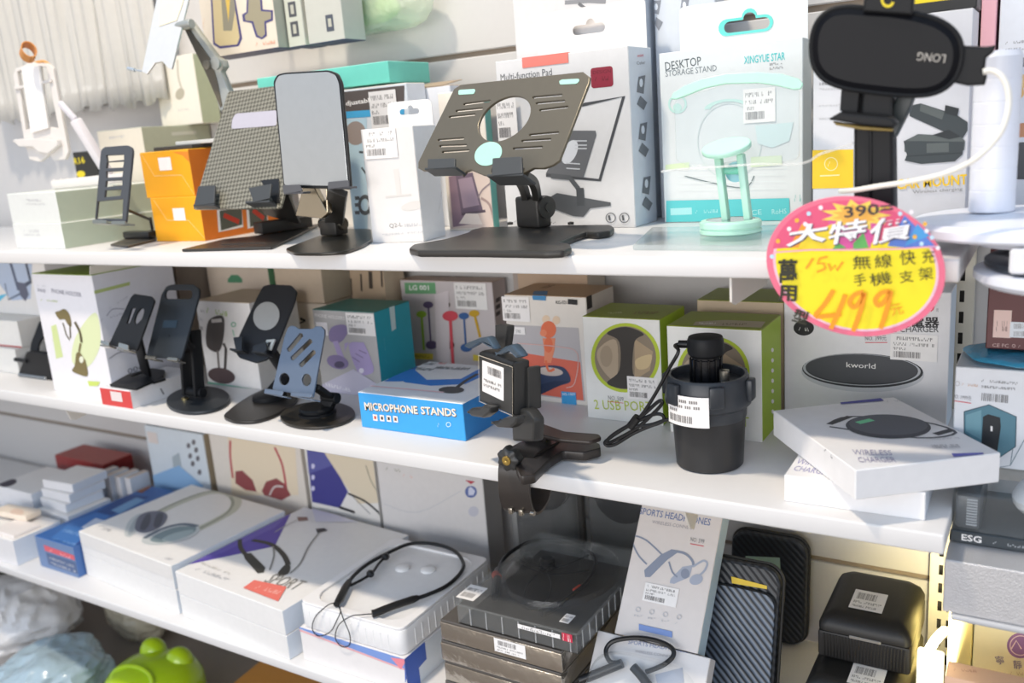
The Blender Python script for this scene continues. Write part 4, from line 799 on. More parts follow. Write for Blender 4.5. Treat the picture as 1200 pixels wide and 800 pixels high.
for i in range(12):
    a.rbox(V3(ot[0]+.02+i*(Wt-.05)/11, ot[1]+.0022, ztr+.004), EX, EY, EZ, .003, .002, htr-.016, mat('#ecebea', .4), .0008)
    a.rbox(V3(ot[0]+Wt-.0032, ot[1]+.03+i*.016, ztr+.004), EX, EY, EZ, .002, .003, htr-.016, mat('#ecebea', .4), .0008)
a.build('tray_body', t)
a = Acc(); rim = rrect(.001, .001, Wt-.005, .228, .012); inn = rrect(.014, .014, Wt-.018, .215, .03)
a.plate(V3(ot[0]+.002, ot[1]+.003, ztr+htr-.0042), EX, EY, EZ, rim, [inn], .0042, mat('#eeeceb', .4), .0012); a.build('raised_rim', t)
TRZ = ztr+htr
for (x, y) in ((472, 666), (502, 668)):
    a = Acc(); c = onz((x, y), TRZ-.004); a.lathe(c, [(.012, 0), (.0115, .003), (.009, .0045), (.0, .005)], mat('#efeeec', .4), 20); a.build('moulded_boss', t)
# blue box, left white boxes, red box
blx = carton('gadget_box', 'blue box with a red label, between the white small boxes and headphone boxes', 'box', ZB, (41, 666), (103, 690), (34, 630), .262, {'all': card('#4a70ac'), 'front': card('#6f87ae'), 'top': card('#2f62a4'), 'left': card('#7fa9d6')}, rot=0, dy=.012)
blx = Carton('gadget_box', blx.lab, 'box', blx.o, EX, hp.o[0]-.004-blx.o[0], .262, blx.H, {'all': card('#4a70ac'), 'front': card('#6f87ae'), 'top': card('#2f62a4'), 'left': card('#7fa9d6')})
F = blx.front; F.poly([(51, 638), (88, 651), (90, 657), (53, 645)], ink('#d8626e')); F.marks((58, 646), (84, 655), 3, ink('#f0b0b4'), 3, 6); F.poly([(54, 647), (90, 659), (93, 673), (57, 661)], ink('#55688c')); F.marks((58, 654), (88, 665), 2, PALE, 4, 9); F.marks((60, 660), (90, 671), 2, PALE, 5, 9)
F = blx.top; F.poly([(60, 630), (85, 610), (140, 592), (112, 622), (92, 640)], ink('#3d74b8')); F.poly([(90, 640), (115, 615), (125, 620), (100, 645)], ink('#2a2f7c')); F.marks((62, 632), (90, 640), 3, ink('#7fa9da'), 3, 8); F.marks((72, 622), (104, 632), 4, ink('#7fa9da'), 4, 8)
F.poly([(95, 618), (112, 607), (130, 612), (113, 624)], ink('#c7d2e4')); F.poly([(112, 600), (150, 580), (175, 582), (130, 604)], ink('#264a86')); F.poly([(130, 598), (160, 583), (170, 586), (140, 602)], ink('#6f9cc6')); F.poly([(153, 574), (165, 567), (178, 570), (166, 578)], ink('#8a5a44')); blx.done()
# ---------------------------------------------------------------- bottom shelf, continued
sm_m = {'all': card('#e6e4e4'), 'right': card('#d3dbe6'), 'top': card('#efebe6')}  # light in the colours: warm bright top, right side tinted as cool shade
A1 = carton('cable_box', 'white box at the front left end of the lowest shelf, small cards on top', 'box', ZB, (-50, 640), (20, 664), .04, .16, sm_m, 'white accessory boxes', rot=0)
hA = zat(A1.o+A1.ex*A1.W, (18, 633))-ZB
A1 = Carton('cable_box', 'white box at the front left end of the lowest shelf, small cards on top', 'box', A1.o, EX, A1.W, .10, hA, sm_m, 'white accessory boxes'); A1.front.marks((-5, 640), (2, 642), 3, GREY, 3, 3); A1.done()
zA = ZB+hA
c1 = Carton('card_pack', 'white card lying on the front left white box', 'pack', A1.o+V3(A1.W-.085, .008, hA+.0004), EX, .078, .055, .006, {'all': card('#f0e8e2')}, 'cards on the white box'); c1.done()
c2 = Carton('card_pack', 'cream card pack lying behind the front card, left end', 'pack', A1.o+V3(A1.W-.15, .05, hA+.0068), unit(V3(1, .1, 0)), .10, .035, .012, {'all': card('#efe0cd')}, 'cards on the white box'); c2.top.ell((20, 600), 8, 4, ink('#e8cdb8')); 
c2.o = c2.o; c2.done()
def wbox(label, x, y, z, w, d, h, rot=0, m=sm_m, grp='white accessory boxes', dr=None):
    c = Carton('cable_box', label, 'box', V3(x, y, z), V3(math.cos(math.radians(rot)), math.sin(math.radians(rot)), 0), w, d, h, m, grp)
    if dr: dr(c)
    c.done(); return c
xr = A1.o[0]+A1.W
w1_ = wbox('low white box behind the front left white box, three slim boxes stacked on it', xr-.11, .128, ZB, .11, .10, .055, 0, dr=lambda c: c.right.stroke([(72, 592), (62, 600)], 3, GREY))
xb = blx.o[0]
for i in range(3):
    wbox(('slim white box at the base of the stack of three', 'slim white box in the middle of the stack of three', 'slim white box on top of the stack of three')[i], xr-.115+.004*i, .142+.004*i, ZB+.0555+i*.0195, .096, .085, .019, 3*i-2, grp='slim white boxes in a stack')
wbox('wide white box with a dark oval on its lid at the far left', xr-.26, .13, ZB, .135, .12, .085, 0, dr=lambda c: c.top.ell((9, 566), 11, 4, ink('#3e3a48'), -15))
for i in range(4):
    wbox(('first', 'second', 'third', 'fourth')[i]+' upright slim white box from the left, beside the blue box', xr-.075+i*.021, .245+.010*i, ZB, .018, .05, .095-.004*i, 0, {'all': card('#e2dfdf'), 'right': card('#cfd6e0'), 'top': card('#d5c9c0')}, 'upright slim white boxes')  # right sides coloured bluish to stand for cool shade
rb = wbox('dark red box with a pale label, back left of the lowest shelf', xr-.275, .28, ZB, .185, .075, .10, 0, {'all': card('#8c2a28'), 'top': card('#a04840'), 'right': card('#7a1f1d')}, None, lambda c: (c.top.poly([(14, 530), (30, 524), (42, 527), (24, 537)], ink('#cdbfba')), c.top.poly([(0, 534), (8, 531), (12, 536), (0, 540)], ink('#5a4a30'))))
rb.obj.name = 'gift_box'
# boxes standing along the back
def back(name, label, pl, pr, y, top, d, m, dr):
    x0, x1 = ony(pl, y)[0], ony(pr, y)[0]
    c = Carton(name, label, 'box', V3(x0, y, ZB), EX, x1-x0, d, top-ZB, m); dr(c); c.done(); return c
yb_ = .322
def d1(c):
    F = c.front
    for (x, y) in ((227, 518), (221, 522), (230, 527), (223, 534), (232, 537), (226, 543), (234, 553)): F.ell((x, y), 2.2, 3.2, ink('#6f6c70'))
    F.poly([(202, 535), (210, 530), (213, 548), (204, 552)], ink('#a9b4b8')); F.poly([(176, 556), (210, 545), (240, 570), (176, 575)], ink('#8fb6da')); F.rect((172, 505), (186, 520), ink('#ddd2cb'))
back('gadget_box', 'pale blue box with a column of small icons, standing at back left', (170, 505), (238, 515), yb_, ony((200, 503), yb_)[2], .05, {'all': card('#d3dbe0'), 'right': card('#b9a98f')}, d1)
rd = ink('#b5404e'); rd2 = ink('#8f4a4c')
def d2(c):
    F = c.front; F.poly([(266, 500), (345, 512), (350, 580), (272, 580)], ink('#e6d6bb'))
    F.stroke([(270, 516), (270, 535), (273, 560)], 3, rd, 4); F.stroke([(322, 524), (331, 545), (336, 575)], 3, rd, 4); F.poly([(276, 552), (284, 551), (296, 562), (301, 576), (288, 574), (276, 566)], rd2); F.poly([(307, 575), (312, 564), (324, 560), (334, 567), (341, 580), (330, 586), (310, 580)], rd2); F.stroke([(316, 580), (322, 570), (332, 570)], 2, ink('#d0c5c0'), 3)
back('headphone_box', 'cream box with red headphones picture standing behind the white headphone boxes', (247, 525), (352, 530), yb_, -.335, .05, {'all': card('#ded6cb')}, d2)
def d3(c):
    F = c.front; F.poly([(357, 500), (378, 520), (408, 576), (398, 595), (366, 588)], ink('#403f86')); F.poly([(357, 500), (376, 520), (390, 545), (362, 555)], ink('#5a5c9c')); F.poly([(380, 530), (440, 540), (448, 590), (420, 590), (410, 576)], ink('#dccfb6'))
    for y in (546, 559, 572): F.ell((367, y), 2, 3, ink('#c9c8e4'))
    F.stroke([(408, 578), (428, 587), (447, 603)], 2.4, BLACK, 4); F.stroke([(412, 580), (424, 592), (434, 602)], 1, GREY, 3); F.stroke([(398, 594), (416, 600)], 3, BLACK); F.stroke([(429, 545), (436, 565), (446, 580)], 1.2, ink('#8d8a78'), 4)
back('earphone_box', 'white and indigo earphone box standing behind the sport boxes', (358, 540), (438, 545), yb_, -.335, .05, {'all': card('#e4e1dc')}, d3)
def d4(c):
    F = c.front; F.ell((552, 576), 7, 7, ink('#5d6ca0')); F.poly([(549, 572), (552, 570), (557, 575), (555, 580), (549, 580)], ink('#c9cde0')); F.ell((555, 599), 6, 6, ink('#bfbfc8')); F.marks((452, 550), (470, 553), 3, ink('#8d8f7c'), 3, 5); F.marks((472, 558), (484, 560), 3, ink('#dfb0a4'), 3, 4); F.poly([(545, 562), (557, 564), (552, 567)], rd)
    F.stroke([(450, 590), (490, 600), (540, 575)], .8, PALE, 4); F.marks((450, 615), (560, 640), 3, ink('#d2cfcd'), 5, 20)
    c.right.marks((577, 635), (575, 600), 6, GREY, 3, 6)
back('gadget_box', 'grey white box with a blue star badge standing behind the neckband tray', (443, 560), (566, 570), .315, -.335, .05, {'all': card('#d5d2d0'), 'right': card('#9b9896')}, d4)
# silver disc cases
cx0, cy0 = ony((514, 735), .03)[0], .03
cw = ony((658, 765), .03)[0]-cx0; ctop = ony((514, 725), .03)[2]; ch = (ctop-ZB)/4
silver = mat('#b8b0a4', .2, .9, kind='film'); smoke = mat('#6a6560', .15, .3, coat=.5)
for i in range(4):
    t = empty('disc_case', V3(cx0+cw/2, .1, ZB+i*ch), ('silver wrapped disc case at the base of the stack', 'silver wrapped disc case, third from the top of the stack', 'silver wrapped disc case, second from the top of the stack', 'silver wrapped disc case on top of the stack, barcode on its front')[i], 'case', 'silver wrapped cases')
    a = Acc(); o = V3(cx0+(.002 if i % 2 else 0), .03+(.001 if i % 2 else 0), ZB+i*ch+.0002)
    a.rbox(o, EX, EY, EZ, cw-.003, .205, ch*.86, silver, .0016, 2); b_ = a.build('case_body', t)
    k = Canvas(Acc(), o, EX, EZ, -EY, cw-.003, ch*.86)
    if i == 3: price_label(b_, k, (579, 746), (617, 772), 5, style=1)
    a = Acc(); a.rbox(o+V3(.001, .001, ch*.86), EX, EY, EZ, cw-.005, .203, ch*.10, smoke, .0004); a.build('film_seam', t)
# clear tray with a neckband, on the disc cases
zb_ = ctop+.0008; bx0 = ony((536, 715), .033)[0]; bw = ony((676, 750), .033)[0]-bx0; bh = .028
t = empty('blister_pack', V3(bx0+bw/2, .12, zb_), 'clear ribbed blister tray holding a black neckband, on the silver cases', 'pack')
cl = clear('#e9ecec', .11)
a = Acc(); o = V3(bx0, .033, zb_)
a.rbox(o, EX, EY, EZ, bw, .225, .0008, mat('#35322f', .3), 0)
for s_ in (0, 1): a.rbox(o+EX*(bw-.0012)*s_, EX, EY, EZ, .0012, .225, bh, cl, .0003); a.rbox(o+EY*.2238*s_, EX, EY, EZ, bw, .0012, bh, cl, .0003)
for i in range(7):
    a.rbox(o+V3(.02+i*(bw-.03)/6, -.0012, .001), EX, EY, EZ, .0018, .0012, bh-.004, clear('#ffffff', .4), .0003)
for i in range(11): a.rbox(o+V3(bw-.0002, .014+i*.019, .001), EX, EY, EZ, .0012, .0016, bh-.004, clear('#ffffff', .45), .0003)
a.build('clear_tray', t)
a = Acc(); rim = rrect(-.004, -.004, bw+.004, .229, .006); a.plate(o+EZ*bh, EX, EY, EZ, rim, [ell(bw/2+.004, .125, bw*.44, .092, 40)], .001, clear('#f4f6f6', .07), .0002)
a.loft([[o+V3(bw/2+.004+bw*.44*k*math.cos(p), .125+.092*k*math.sin(p), bh+.001+hh) for p in np.linspace(0, 2*math.pi, 40, endpoint=False)] for k, hh in ((1, 0), (.97, .007), (.9, .010), (.0, .011))], clear('#f4f6f6', .035), True, (False, False)); a.build('clear_lid', t)
zt = zb_+.012; nb = mat('#1a1a1b', .35)
a = Acc(); pth = sm([onz(p, zt) for p in ((584, 668), (590, 655), (604, 643), (627, 633), (660, 634), (687, 644), (698, 657), (690, 678), (672, 695), (656, 707))], 6)
a.tube(pth, .0028, nb); a.tube(sm([onz(p, zt) for p in ((580, 700), (582, 684), (584, 668))], 4), .0058, nb, 10); a.tube([onz(p, zt) for p in ((656, 707), (646, 713), (634, 718))], .0052, nb, 10); a.build('neckband', t)
a = Acc()
for q in (((604, 652), (625, 662), (655, 664), (690, 650)), ((650, 660), (622, 680), (614, 700), (621, 714), (640, 704), (646, 685), (640, 668)), ((600, 655), (640, 672), (690, 668))): a.tube(sm([onz(p, zt+.003) for p in q], 5), .0009, nb, 6)
a.lathe(onz((642, 664), zt-.008), [(.012, 0), (.012, .012), (.008, .015), (0, .015)], nb, 20); a.build('earbud_wires', t)
a = Acc(); a.tube([onz((581, 673), zt+.001), onz((583, 677), zt+.001)], .0064, ink('#b0402c'), 10); a.tube([onz((673, 692), zt), onz((680, 687), zt)], .0034, ink('#b0402c'), 8); a.build('red_band', t)
kf = Canvas(Acc(), o-EY*.0016, EX, EZ, -EY, bw, bh); price_label(t, kf, (607, 730), (657, 748), 7, style=2)
kt = Canvas(Acc(), o+EZ*(bh+.001)-V3(.01, .01, 0), EX, EY, EZ, bw+.02, .24); price_label(t, kt, (534, 700), (572, 690), 8, style=2); price_label(t, kt, (655, 729), (675, 722), 9, style=2)
a = Acc(); kf.a = a; kf.k = .0024; kf.rect((659, 735), (672, 752), ink('#c4304a')); kf.marks((661, 749), (670, 751), 8, LABELW, 3, 5); a.build('red_sticker', t)
# dark blister packs standing behind
for i, (x0, lab) in enumerate(((-.735, 'dark clear blister pack standing at the back, left one behind the strap clamp'), (-.60, 'dark clear blister pack standing at the back, right one'))):
    t = empty('blister_pack', V3(x0+.06, .27, ZB), lab, 'pack', 'dark blister packs at the back')
    a = Acc(); a.rbox(V3(x0, .322, ZB), EX, EY, EZ, .125, .012, .30, mat('#3a3836', .35), .002); a.build('backing_card', t)
    a = Acc(); a.rbox(V3(x0+.004, .296, ZB+.005), EX, EY, EZ, .117, .0258, .285, clear('#cfd2d4', .08), .008, 3); a.build('clear_shell', t)
    a = Acc(); a.lathe(V3(x0+.06, .3215, ZB+.21), [(.045, 0), (.045, .008), (.03, .014), (0, .014)], mat('#1f1e1e', .3), 28, -EY); a.build('dark_disc', t)
# sports headphone cards
def sports(c, fr, pr):
    F = c.front
up = unit(V3(0, .6, .78)); P0 = V3(-.456, .0995, -.5022)
s1 = Carton('earphone_box', 'white SPORTS HEADPHONES box leaning back under the middle shelf', 'box', P0, EX, .111, .03, .19, {'all': card('#ddd6d1'), 'right': card('#c9e0ec')}, ez=up)
s1.ey = unit(np.cross(s1.ez, s1.ex))
F = s1.front; bt = ink('#6f7fa8'); gy = ink('#8b93a4'); gy2 = ink('#a9b0bf')
F.text('SPORTS HEADPHONES', (749, 602), (832, 616), 8, bt, .01); F.text('WIRELESS CONNECT', (764, 613), (814, 621), 4, ink('#a39fa4'))
F.stroke([(758, 661), (748, 650), (741, 634), (744, 628), (756, 632), (768, 642), (778, 652)], 2, gy, 5)
F.poly([(755, 668), (774, 650), (786, 644), (796, 646), (782, 656), (762, 676), (756, 676)], gy); F.stroke([(786, 645), (802, 648), (811, 656), (813, 664)], 3, gy, 4); F.poly([(786, 678), (800, 664), (812, 662), (808, 676), (790, 684), (785, 683)], gy2); F.stroke([(784, 658), (788, 670), (794, 676)], 2, gy, 3)
F.stroke([(812, 664), (824, 657), (829, 660), (826, 668), (820, 674)], 2.4, gy2, 4); F.ell((816, 679), 8, 6, gy2, -20); F.ell((803, 672), 5, 6, gy)
F.text('NO. 599', (809, 634), (825, 637), 5, GREY); F.stroke([(809, 637), (825, 640)], .8, RED)
for k in range(4): F.ring((748+k*16, 714+k*3), 3, 3, .3, PALE); F.marks((743+k*16, 722+k*3), (753+k*16, 723+k*3), 2, PALE, k, 3)
F.poly([(749, 731), (788, 740), (788, 747), (749, 738)], ink('#7d96cc')); s1.done(); price_label(s1.obj, s1.front, (757, 682), (792, 712), 15)
# second pack below it, same lean, with a clear dome and a black headset
o2_ = V3(-.478, .0035, ZB+.0004+.0); nS = -unit(np.cross(up, EX)) if np.cross(up, EX)[1] > 0 else unit(np.cross(up, EX))
t = empty('blister_pack', o2_+V3(.075, .05, 0), 'clear domed pack with a black sports headset at the bottom edge', 'pack')
H2 = .134; W2 = .150
a = Acc(); ey2 = unit(np.cross(up, EX)); ey2 = ey2 if ey2[1] > 0 else -ey2
o2_ = o2_+up*.0192
a.rbox(o2_, EX, ey2, up, W2, .024, H2, {'all': card('#dcd9d8')}, .001)
k = Canvas(a, o2_, EX, up, -ey2, W2, H2); k.text('SPORTS HEADPHONES', (736, 754), (806, 765), 5, bt); k.text('WIRELESS CONNECT', (744, 764), (790, 771), 3, ink('#a39fa4')); k.poly([(768, 790), (800, 782), (802, 800), (770, 800)], gy2); a.build('printed_card', t)
a = Acc(); ocn = o2_+EX*W2*.5+up*H2*.45
a.loft([[ocn-ey2*hh+EX*W2*.46*k_*math.copysign(abs(math.cos(p))**.6, math.cos(p))+up*H2*.43*k_*math.copysign(abs(math.sin(p))**.6, math.sin(p)) for p in np.linspace(.01, 2*math.pi+.01, 48, endpoint=False)] for k_, hh in ((1, .0003), (.97, .020), (.9, .026), (.0, .027))], clear('#eef2f4', .10), True, (False, False)); a.build('clear_dome', t)
def ph_(p, off=.011): return onp(p, o2_-ey2*off, ey2)
a = Acc()
a.tube(sm([ph_(p) for p in ((728, 776), (715, 775), (710, 762), (719, 751), (744, 747), (768, 750), (786, 758), (789, 768), (777, 779), (757, 787))], 6), .0030, nb)
a.tube([ph_(p) for p in ((680, 797), (700, 789), (729, 777))], .0058, nb, 12); a.tube([ph_(p) for p in ((742, 781), (750, 790), (760, 803))], .0058, nb, 12); a.build('headset', t)
# carbon pattern cases
def ccase(label, tl, tr, Y, lean, H, inner, seed):
    p0, p1 = ony(tl, Y), ony(tr, Y); W = p1[0]-p0[0]; up = unit(V3(-.05, math.tan(math.radians(lean)), 1)); o = p0-up*H+EX*.0
    rt = EX; n = unit(np.cross(up, rt))*1.0; n = -unit(np.cross(rt, up)) if np.cross(rt, up)[1] > 0 else unit(np.cross(rt, up))
    u = EX; v = unit(V3(0, math.tan(math.radians(lean)), 1)); n = np.cross(u, v); o = p0-v*H; W = p1[0]-p0[0]
    t = empty('hard_case', o+u*W/2, label, 'case', 'black carbon pattern cases')
    tw = mat('#2f3338', .36, kind='twill'); tw2 = mat('#6f7c8d', .3, kind='twill'); ed = mat('#191a1c', .45)
    a = Acc(); a.plate(o-n*.026, u, v, n, rrect(0, 0, W, H, .022, 8), [], .012, ed, .004); a.build('back_shell', t)
    a = Acc(); a.plate(o-n*.0135, u, v, n, rrect(0, 0, W, H, .022, 8), [], .0135, tw, .004, 1.0); fs = a.build('front_shell', t)
    a = Acc(); zr = [o-n*.0137+u*p[0]+v*p[1] for p in rrect(-.0006, -.0006, W+.0006, H+.0006, .022, 8)]; a.tube(zr+zr[:1], .0022, mat('#2c2a26', .5), 6); a.build('zipper', t)
    if inner:
        a = Acc(); a.plate(o, u, v, n, rrect(.004, .0, W-.004, H*.84, .018, 8), [], .004, tw2, .0015, 1.0); pk_ = a.build('front_pocket', t)
        a = Acc(); pts = sm([o+n*.0046+u*x+v*y for x, y in ((.004, H*.74), (.005, H*.79), (.014, H*.832), (W/2, H*.842), (W-.014, H*.832), (W-.005, H*.79), (W-.004, H*.74))], 4); a.tube(pts, .0012, ed, 6); a.build('pocket_piping', t)
        kk = Canvas(Acc(), o+n*.0004, u, v, n, W, H); a = Acc(); kk.a = a; kk.k = .0008; kk.poly([(857, 675), (858, 683), (899, 690), (899, 686)], ink('#e6c53c')); a.build('yellow_tag', t)
    else:
        kk = Canvas(Acc(), o+n*.0004, u, v, n, W, H); a = Acc(); kk.a = a; kk.k = .0008; kk.poly([(874, 651), (914, 653), (915, 672), (876, 668)], ink('#a9c8b8')); a.build('green_tag', t)
    return t
ccase('black carbon pattern zip case with pocket and yellow tag, front one', (826, 650), (916, 663), .20, 15, (ony((826, 650), .20)[2]-ZB-.0075)/math.cos(math.radians(15)), True, 1)
ccase('black carbon pattern zip case with a green tag, leaning behind the other', (857, 620), (946, 634), .362, 6, (ony((857, 620), .362)[2]-ZB-.004)/math.cos(math.radians(6)), False, 2)
# black ribbed boxes
zz_ = ZB
def bbox(label, x, y, z, w, d, h, sticker):
    t = empty('watch_box', V3(x+w/2, y+d/2, z), label, 'box', 'black ribbed boxes')
    bk = mat('#1c1b1a', .45)
    a = Acc(); a.rbox(V3(x, y, z), EX, EY, EZ, w, d, h*.62, bk, .004, 2)
    for i in range(26): a.rbox(V3(x+.006+i*(w-.014)/25, y-.0009, z+.004), EX, EY, EZ, .0022, .0012, h*.5, bk, .0004)
    a.build('ribbed_base', t)
    a = Acc(); z1 = z+h*.62
    rings = [[V3(cx, cy, zq) for cx, cy in rrect(x+i_, y+i_, x+w-i_, y+d-i_*.6, .009, 5)] for i_, zq in ((.0, z1+.0005), (.0, z1+h*.12), (.004, z1+h*.26), (.012, z1+h*.36), (.02, z1+h*.38))]
    a.loft(rings, bk); l_ = a.build('lid', t, smooth=45)
    kk = Canvas(Acc(), V3(x+.02, y+.02, z1+h*.38), EX, EY, EZ, w-.04, d-.032); price_label(l_, kk, *sticker, style=1)
    a = Acc(); a.rbox(V3(x+w*.35, y-.0012, z1-.002), EX, EY, EZ, w*.34, .002, .0035, mat('#a9a7a2', .3, .8), .0005); a.build('clasp', t)
    return t
yb0 = .14; xb0 = ony((958, 735), yb0)[0]; wb0 = ony((1068, 745), yb0)[0]-xb0
ztop = ony((958, 728), yb0)[2]; zmid = ony((958, 768), yb0)[2]; hb = (ztop-zmid)/.80; 
z2 = zmid-.001
bbox('black ribbed box on top of its stack, cream barcode sticker on the lid', xb0, yb0, zmid, wb0, .125, hb, ((994, 712), (1041, 698)))
h2_ = (z2-ZB)/2
bbox('black ribbed box under the top one, its sticker near the bottom edge', xb0-.006, yb0-.045, ZB+h2_, wb0+.006, .17, h2_-.0005, ((992, 800), (1040, 786)))
bbox('black ribbed box at the base of the stack beside the yellow lit post', xb0-.006, yb0-.045, ZB, wb0+.006, .17, h2_-.0005, ((992, 830), (1040, 816)))
# neckband on the tray
t = empty('neckband_earphones', onz((470, 690), TRZ), 'black neckband earphones with wires hanging over the white tray front', 'earphones')
zt = TRZ+.0042
a = Acc(); a.tube(sm([onz(p, zt) for p in ((484, 702), (500, 697), (522, 687), (538, 673), (543, 660), (532, 645), (508, 637), (481, 637), (458, 646), (432, 660), (416, 673), (407, 684))], 7), .0030, nb, 10); a.build('band', t)
a = Acc(); a.tube([onz(p, zt+.002) for p in ((436, 719), (440, 718), (460, 710), (484, 702), (490, 700))], lambda s_: .0055 if s_ < .8 else .004, nb, 12); a.build('control_module', t)
a = Acc(); a.tube([onz(p, zt+.002) for p in ((409, 681), (405, 688), (398, 702), (394, 708))], lambda s_: .006 if .1 < s_ < .9 else .0045, nb, 12); a.build('battery_module', t)
for p, q in (((452, 652), (448, 648)), ((434, 672), (440, 668))):
    a = Acc(); c = onz(p, zt+.005); a.lathe(c, [(.0, -.005), (.005, -.005), (.0062, .0), (.004, .004), (0, .005)], nb, 16, unit(V3(.5, -.4, .5))); a.build('earbud', t)
a = Acc(); a.tube(sm([onz(p, zt) for p in ((410, 686), (424, 679), (436, 671), (444, 660), (451, 653))], 5), .0022, nb, 8); a.build('earbud_cord', t)
Yw = ot[1]-.002
a = Acc()
def wp(p): return ony(p, Yw) if p[1] > 716 else onz(p, zt+.001)
top_ = [onz((392, 707), zt), onz((383, 708), zt), ]
a.tube(sm([onz((393, 706), zt), onz((384, 709), TRZ+.0055), ony((370, 722), Yw), ony((366, 736), Yw), ony((373, 745), Yw), ony((387, 740), Yw), ony((395, 726), Yw), ony((399, 716), Yw-.001), onz((396, 709), TRZ+.0055)], 6), .0008, nb, 6)
a.tube(sm([onz((397, 709), TRZ+.0055), ony((402, 724), Yw-.003), ony((410, 744), Yw-.003), ony((409, 756), Yw-.002), ony((400, 757), Yw-.002), ony((393, 747), Yw-.002), ony((397, 732), Yw-.003), ony((411, 722), Yw-.002), onz((424, 720), TRZ+.0055), onz((436, 719), TRZ+.005)], 6), .0008, nb, 6); a.build('thin_wire', t)
# clutter under the lowest shelf
from mathutils import noise
def bag(label, c, r, hexc, seed, name='plastic_bag'):
    a = Acc(); rings = []; NR, NP = 40, 84
    for i in range(NR):
        th = math.pi*(i+.4)/NR; ring = []
        for p in np.linspace(0, 2*math.pi, NP, endpoint=False):
            d = Vector((math.sin(th)**.7*math.cos(p), math.sin(th)**.7*math.sin(p), -math.cos(th)))
            q = d*1.6+Vector((seed, seed*.7, 0)); f = 1+.18*noise.noise(q)-.16*abs(noise.noise(q*2.3))-.02*abs(noise.noise(q*5.1))+.06
            ring.append(np.asarray(c)+V3(r[0]*d.x*f, r[1]*d.y*f, max(r[2]*d.z*f, -r[2])))
        rings.append(ring)
    a.loft(rings, mat(hexc, .16, kind='film', coat=.6, alpha=.8)); o = a.build(name, None, V3(c[0], c[1], c[2]-r[2])); tag(o, label, 'bag'); return o
FL = -.96
bag('large crumpled clear white plastic bag under the lowest shelf, left', (-2.03, .14, FL+.085), (.155, .125, .085), '#f2efed', 3)
bag('pale blue plastic bag between the white bag and the lime green pot', (-1.735, .04, FL+.06), (.10, .12, .06), '#bcd2dc', 5)
bag('dark olive bag at the far left under the lowest shelf', (-2.36, .26, FL+.10), (.12, .09, .10), '#5a5444', 8)
bag('small cream bag in the shadow behind the white plastic bag', (-1.80, .30, FL+.06), (.10, .05, .06), '#c9bfa8', 9)
kx = Carton('storage_box', 'orange brown box under the lowest shelf right of the lime green pot', 'box', V3(-1.34, .12, FL), unit(V3(1, .1, 0)), .30, .20, .07, {'all': card('#b9782e'), 'top': card('#c98a3a')}); kx.done()
# lime green plastic pot
lg_ = mat('#b4d416', .16, coat=.5); gc = V3(-1.50, .12, FL)
t = empty('plastic_pot', gc, 'lime green glossy plastic pot with an oval window and curved handle', 'pot')
a = Acc(); rings = []
for k_, zz_2 in ((.75, 0), (.95, .01), (1.0, .05), (.97, .075), (.88, .092), (.70, .105), (.4, .114), (.0, .117)):
    rings.append([gc+V3(.105*k_*math.cos(p), .095*k_*math.sin(p), zz_2*(1+.0*math.sin(p))) for p in np.linspace(0, 2*math.pi, 44, endpoint=False)])
a.loft(rings, lg_, True, (True, False)); a.build('pot_body', t)
for dx in (-.052, .03):
    a = Acc(); a.loft([[gc+V3(dx+.03*math.sin(th)*math.cos(p), .045+.026*math.sin(th)*math.sin(p), .100+.030*math.cos(th)) for p in np.linspace(0, 2*math.pi, 20, endpoint=False)] for th in np.linspace(.05, 1.6, 8)], lg_, True, (True, False)); a.build('rounded_bump', t)
a = Acc(); c = gc+V3(.0, -.045, .1035); nrm = unit(V3(0, -.5, .8)); vv = unit(V3(0, .8, .5))
a.plate(c-nrm*.004, EX, vv, nrm, ell(0, 0, .062, .03, 32), [ell(0, 0, .052, .022, 32)], .007, lg_, .0025); a.plate(c-nrm*.004, EX, vv, nrm, ell(0, 0, .053, .023, 32), [], .003, mat('#8fbf3a', .1, coat=.6), .0005); a.build('oval_window', t)
a = Acc(); a.tube(sm([gc+V3(.09, -.03, .07), gc+V3(.125, -.04, .085), gc+V3(.15, -.045, .07), gc+V3(.15, -.045, .03), gc+V3(.14, -.04, .012)], 6), .007, mat('#c6dc4a', .25), 10); a.build('handle', t)
# ---------------------------------------------------------------- phone and tablet stands
def frame(o, yaw, lean):
    ph, th = math.radians(yaw), math.radians(lean)
    n = V3(-math.sin(ph)*math.cos(th), -math.cos(ph)*math.cos(th), math.sin(th)); u = unit(V3(math.cos(ph), -math.sin(ph), 0)); return np.asarray(o, float), u, np.cross(n, u), n
def P2(fr, pts, off=0.0):
    o, u, v, n = fr; o = o+n*off; out = []
    for p in pts: d = onp(p, o, n)-o; out.append((d@u, d@v))
    return out
def fplate(name, parent, fr, pts, th, mt, r=0.0, holes=(), bev=.0008, uvs=None, off=0.0, n=4):
    """plate whose front face, seen in the photo along pts, lies in the frame"""
    o, u, v, nn = fr; a = Acc(); P = P2(fr, pts, off)
    a.plate(o+nn*(off-th), u, v, nn, rpoly(P, r, n) if r else P, [P2(fr, h, off) for h in holes], th, mt, bev, uvs); return a.build(name, parent) if name else a
def lip(name, parent, fr, quad, depth, mt, th=.0028, back=0.0):
    o, u, v, n = fr; P = P2(fr, quad, depth); a = Acc()
    a.plate(o+n*(depth-th), u, v, n, rpoly(P, .002, 3), [], th, mt, .0008)
    x0, x1 = min(p[0] for p in P), max(p[0] for p in P); y0 = min(p[1] for p in P)
    a.rbox(o+u*x0+v*y0-n*(.003+back), u, n, v, x1-x0, depth+.003+back-.001, th, mt, .0006)
    return a.build(name, parent)
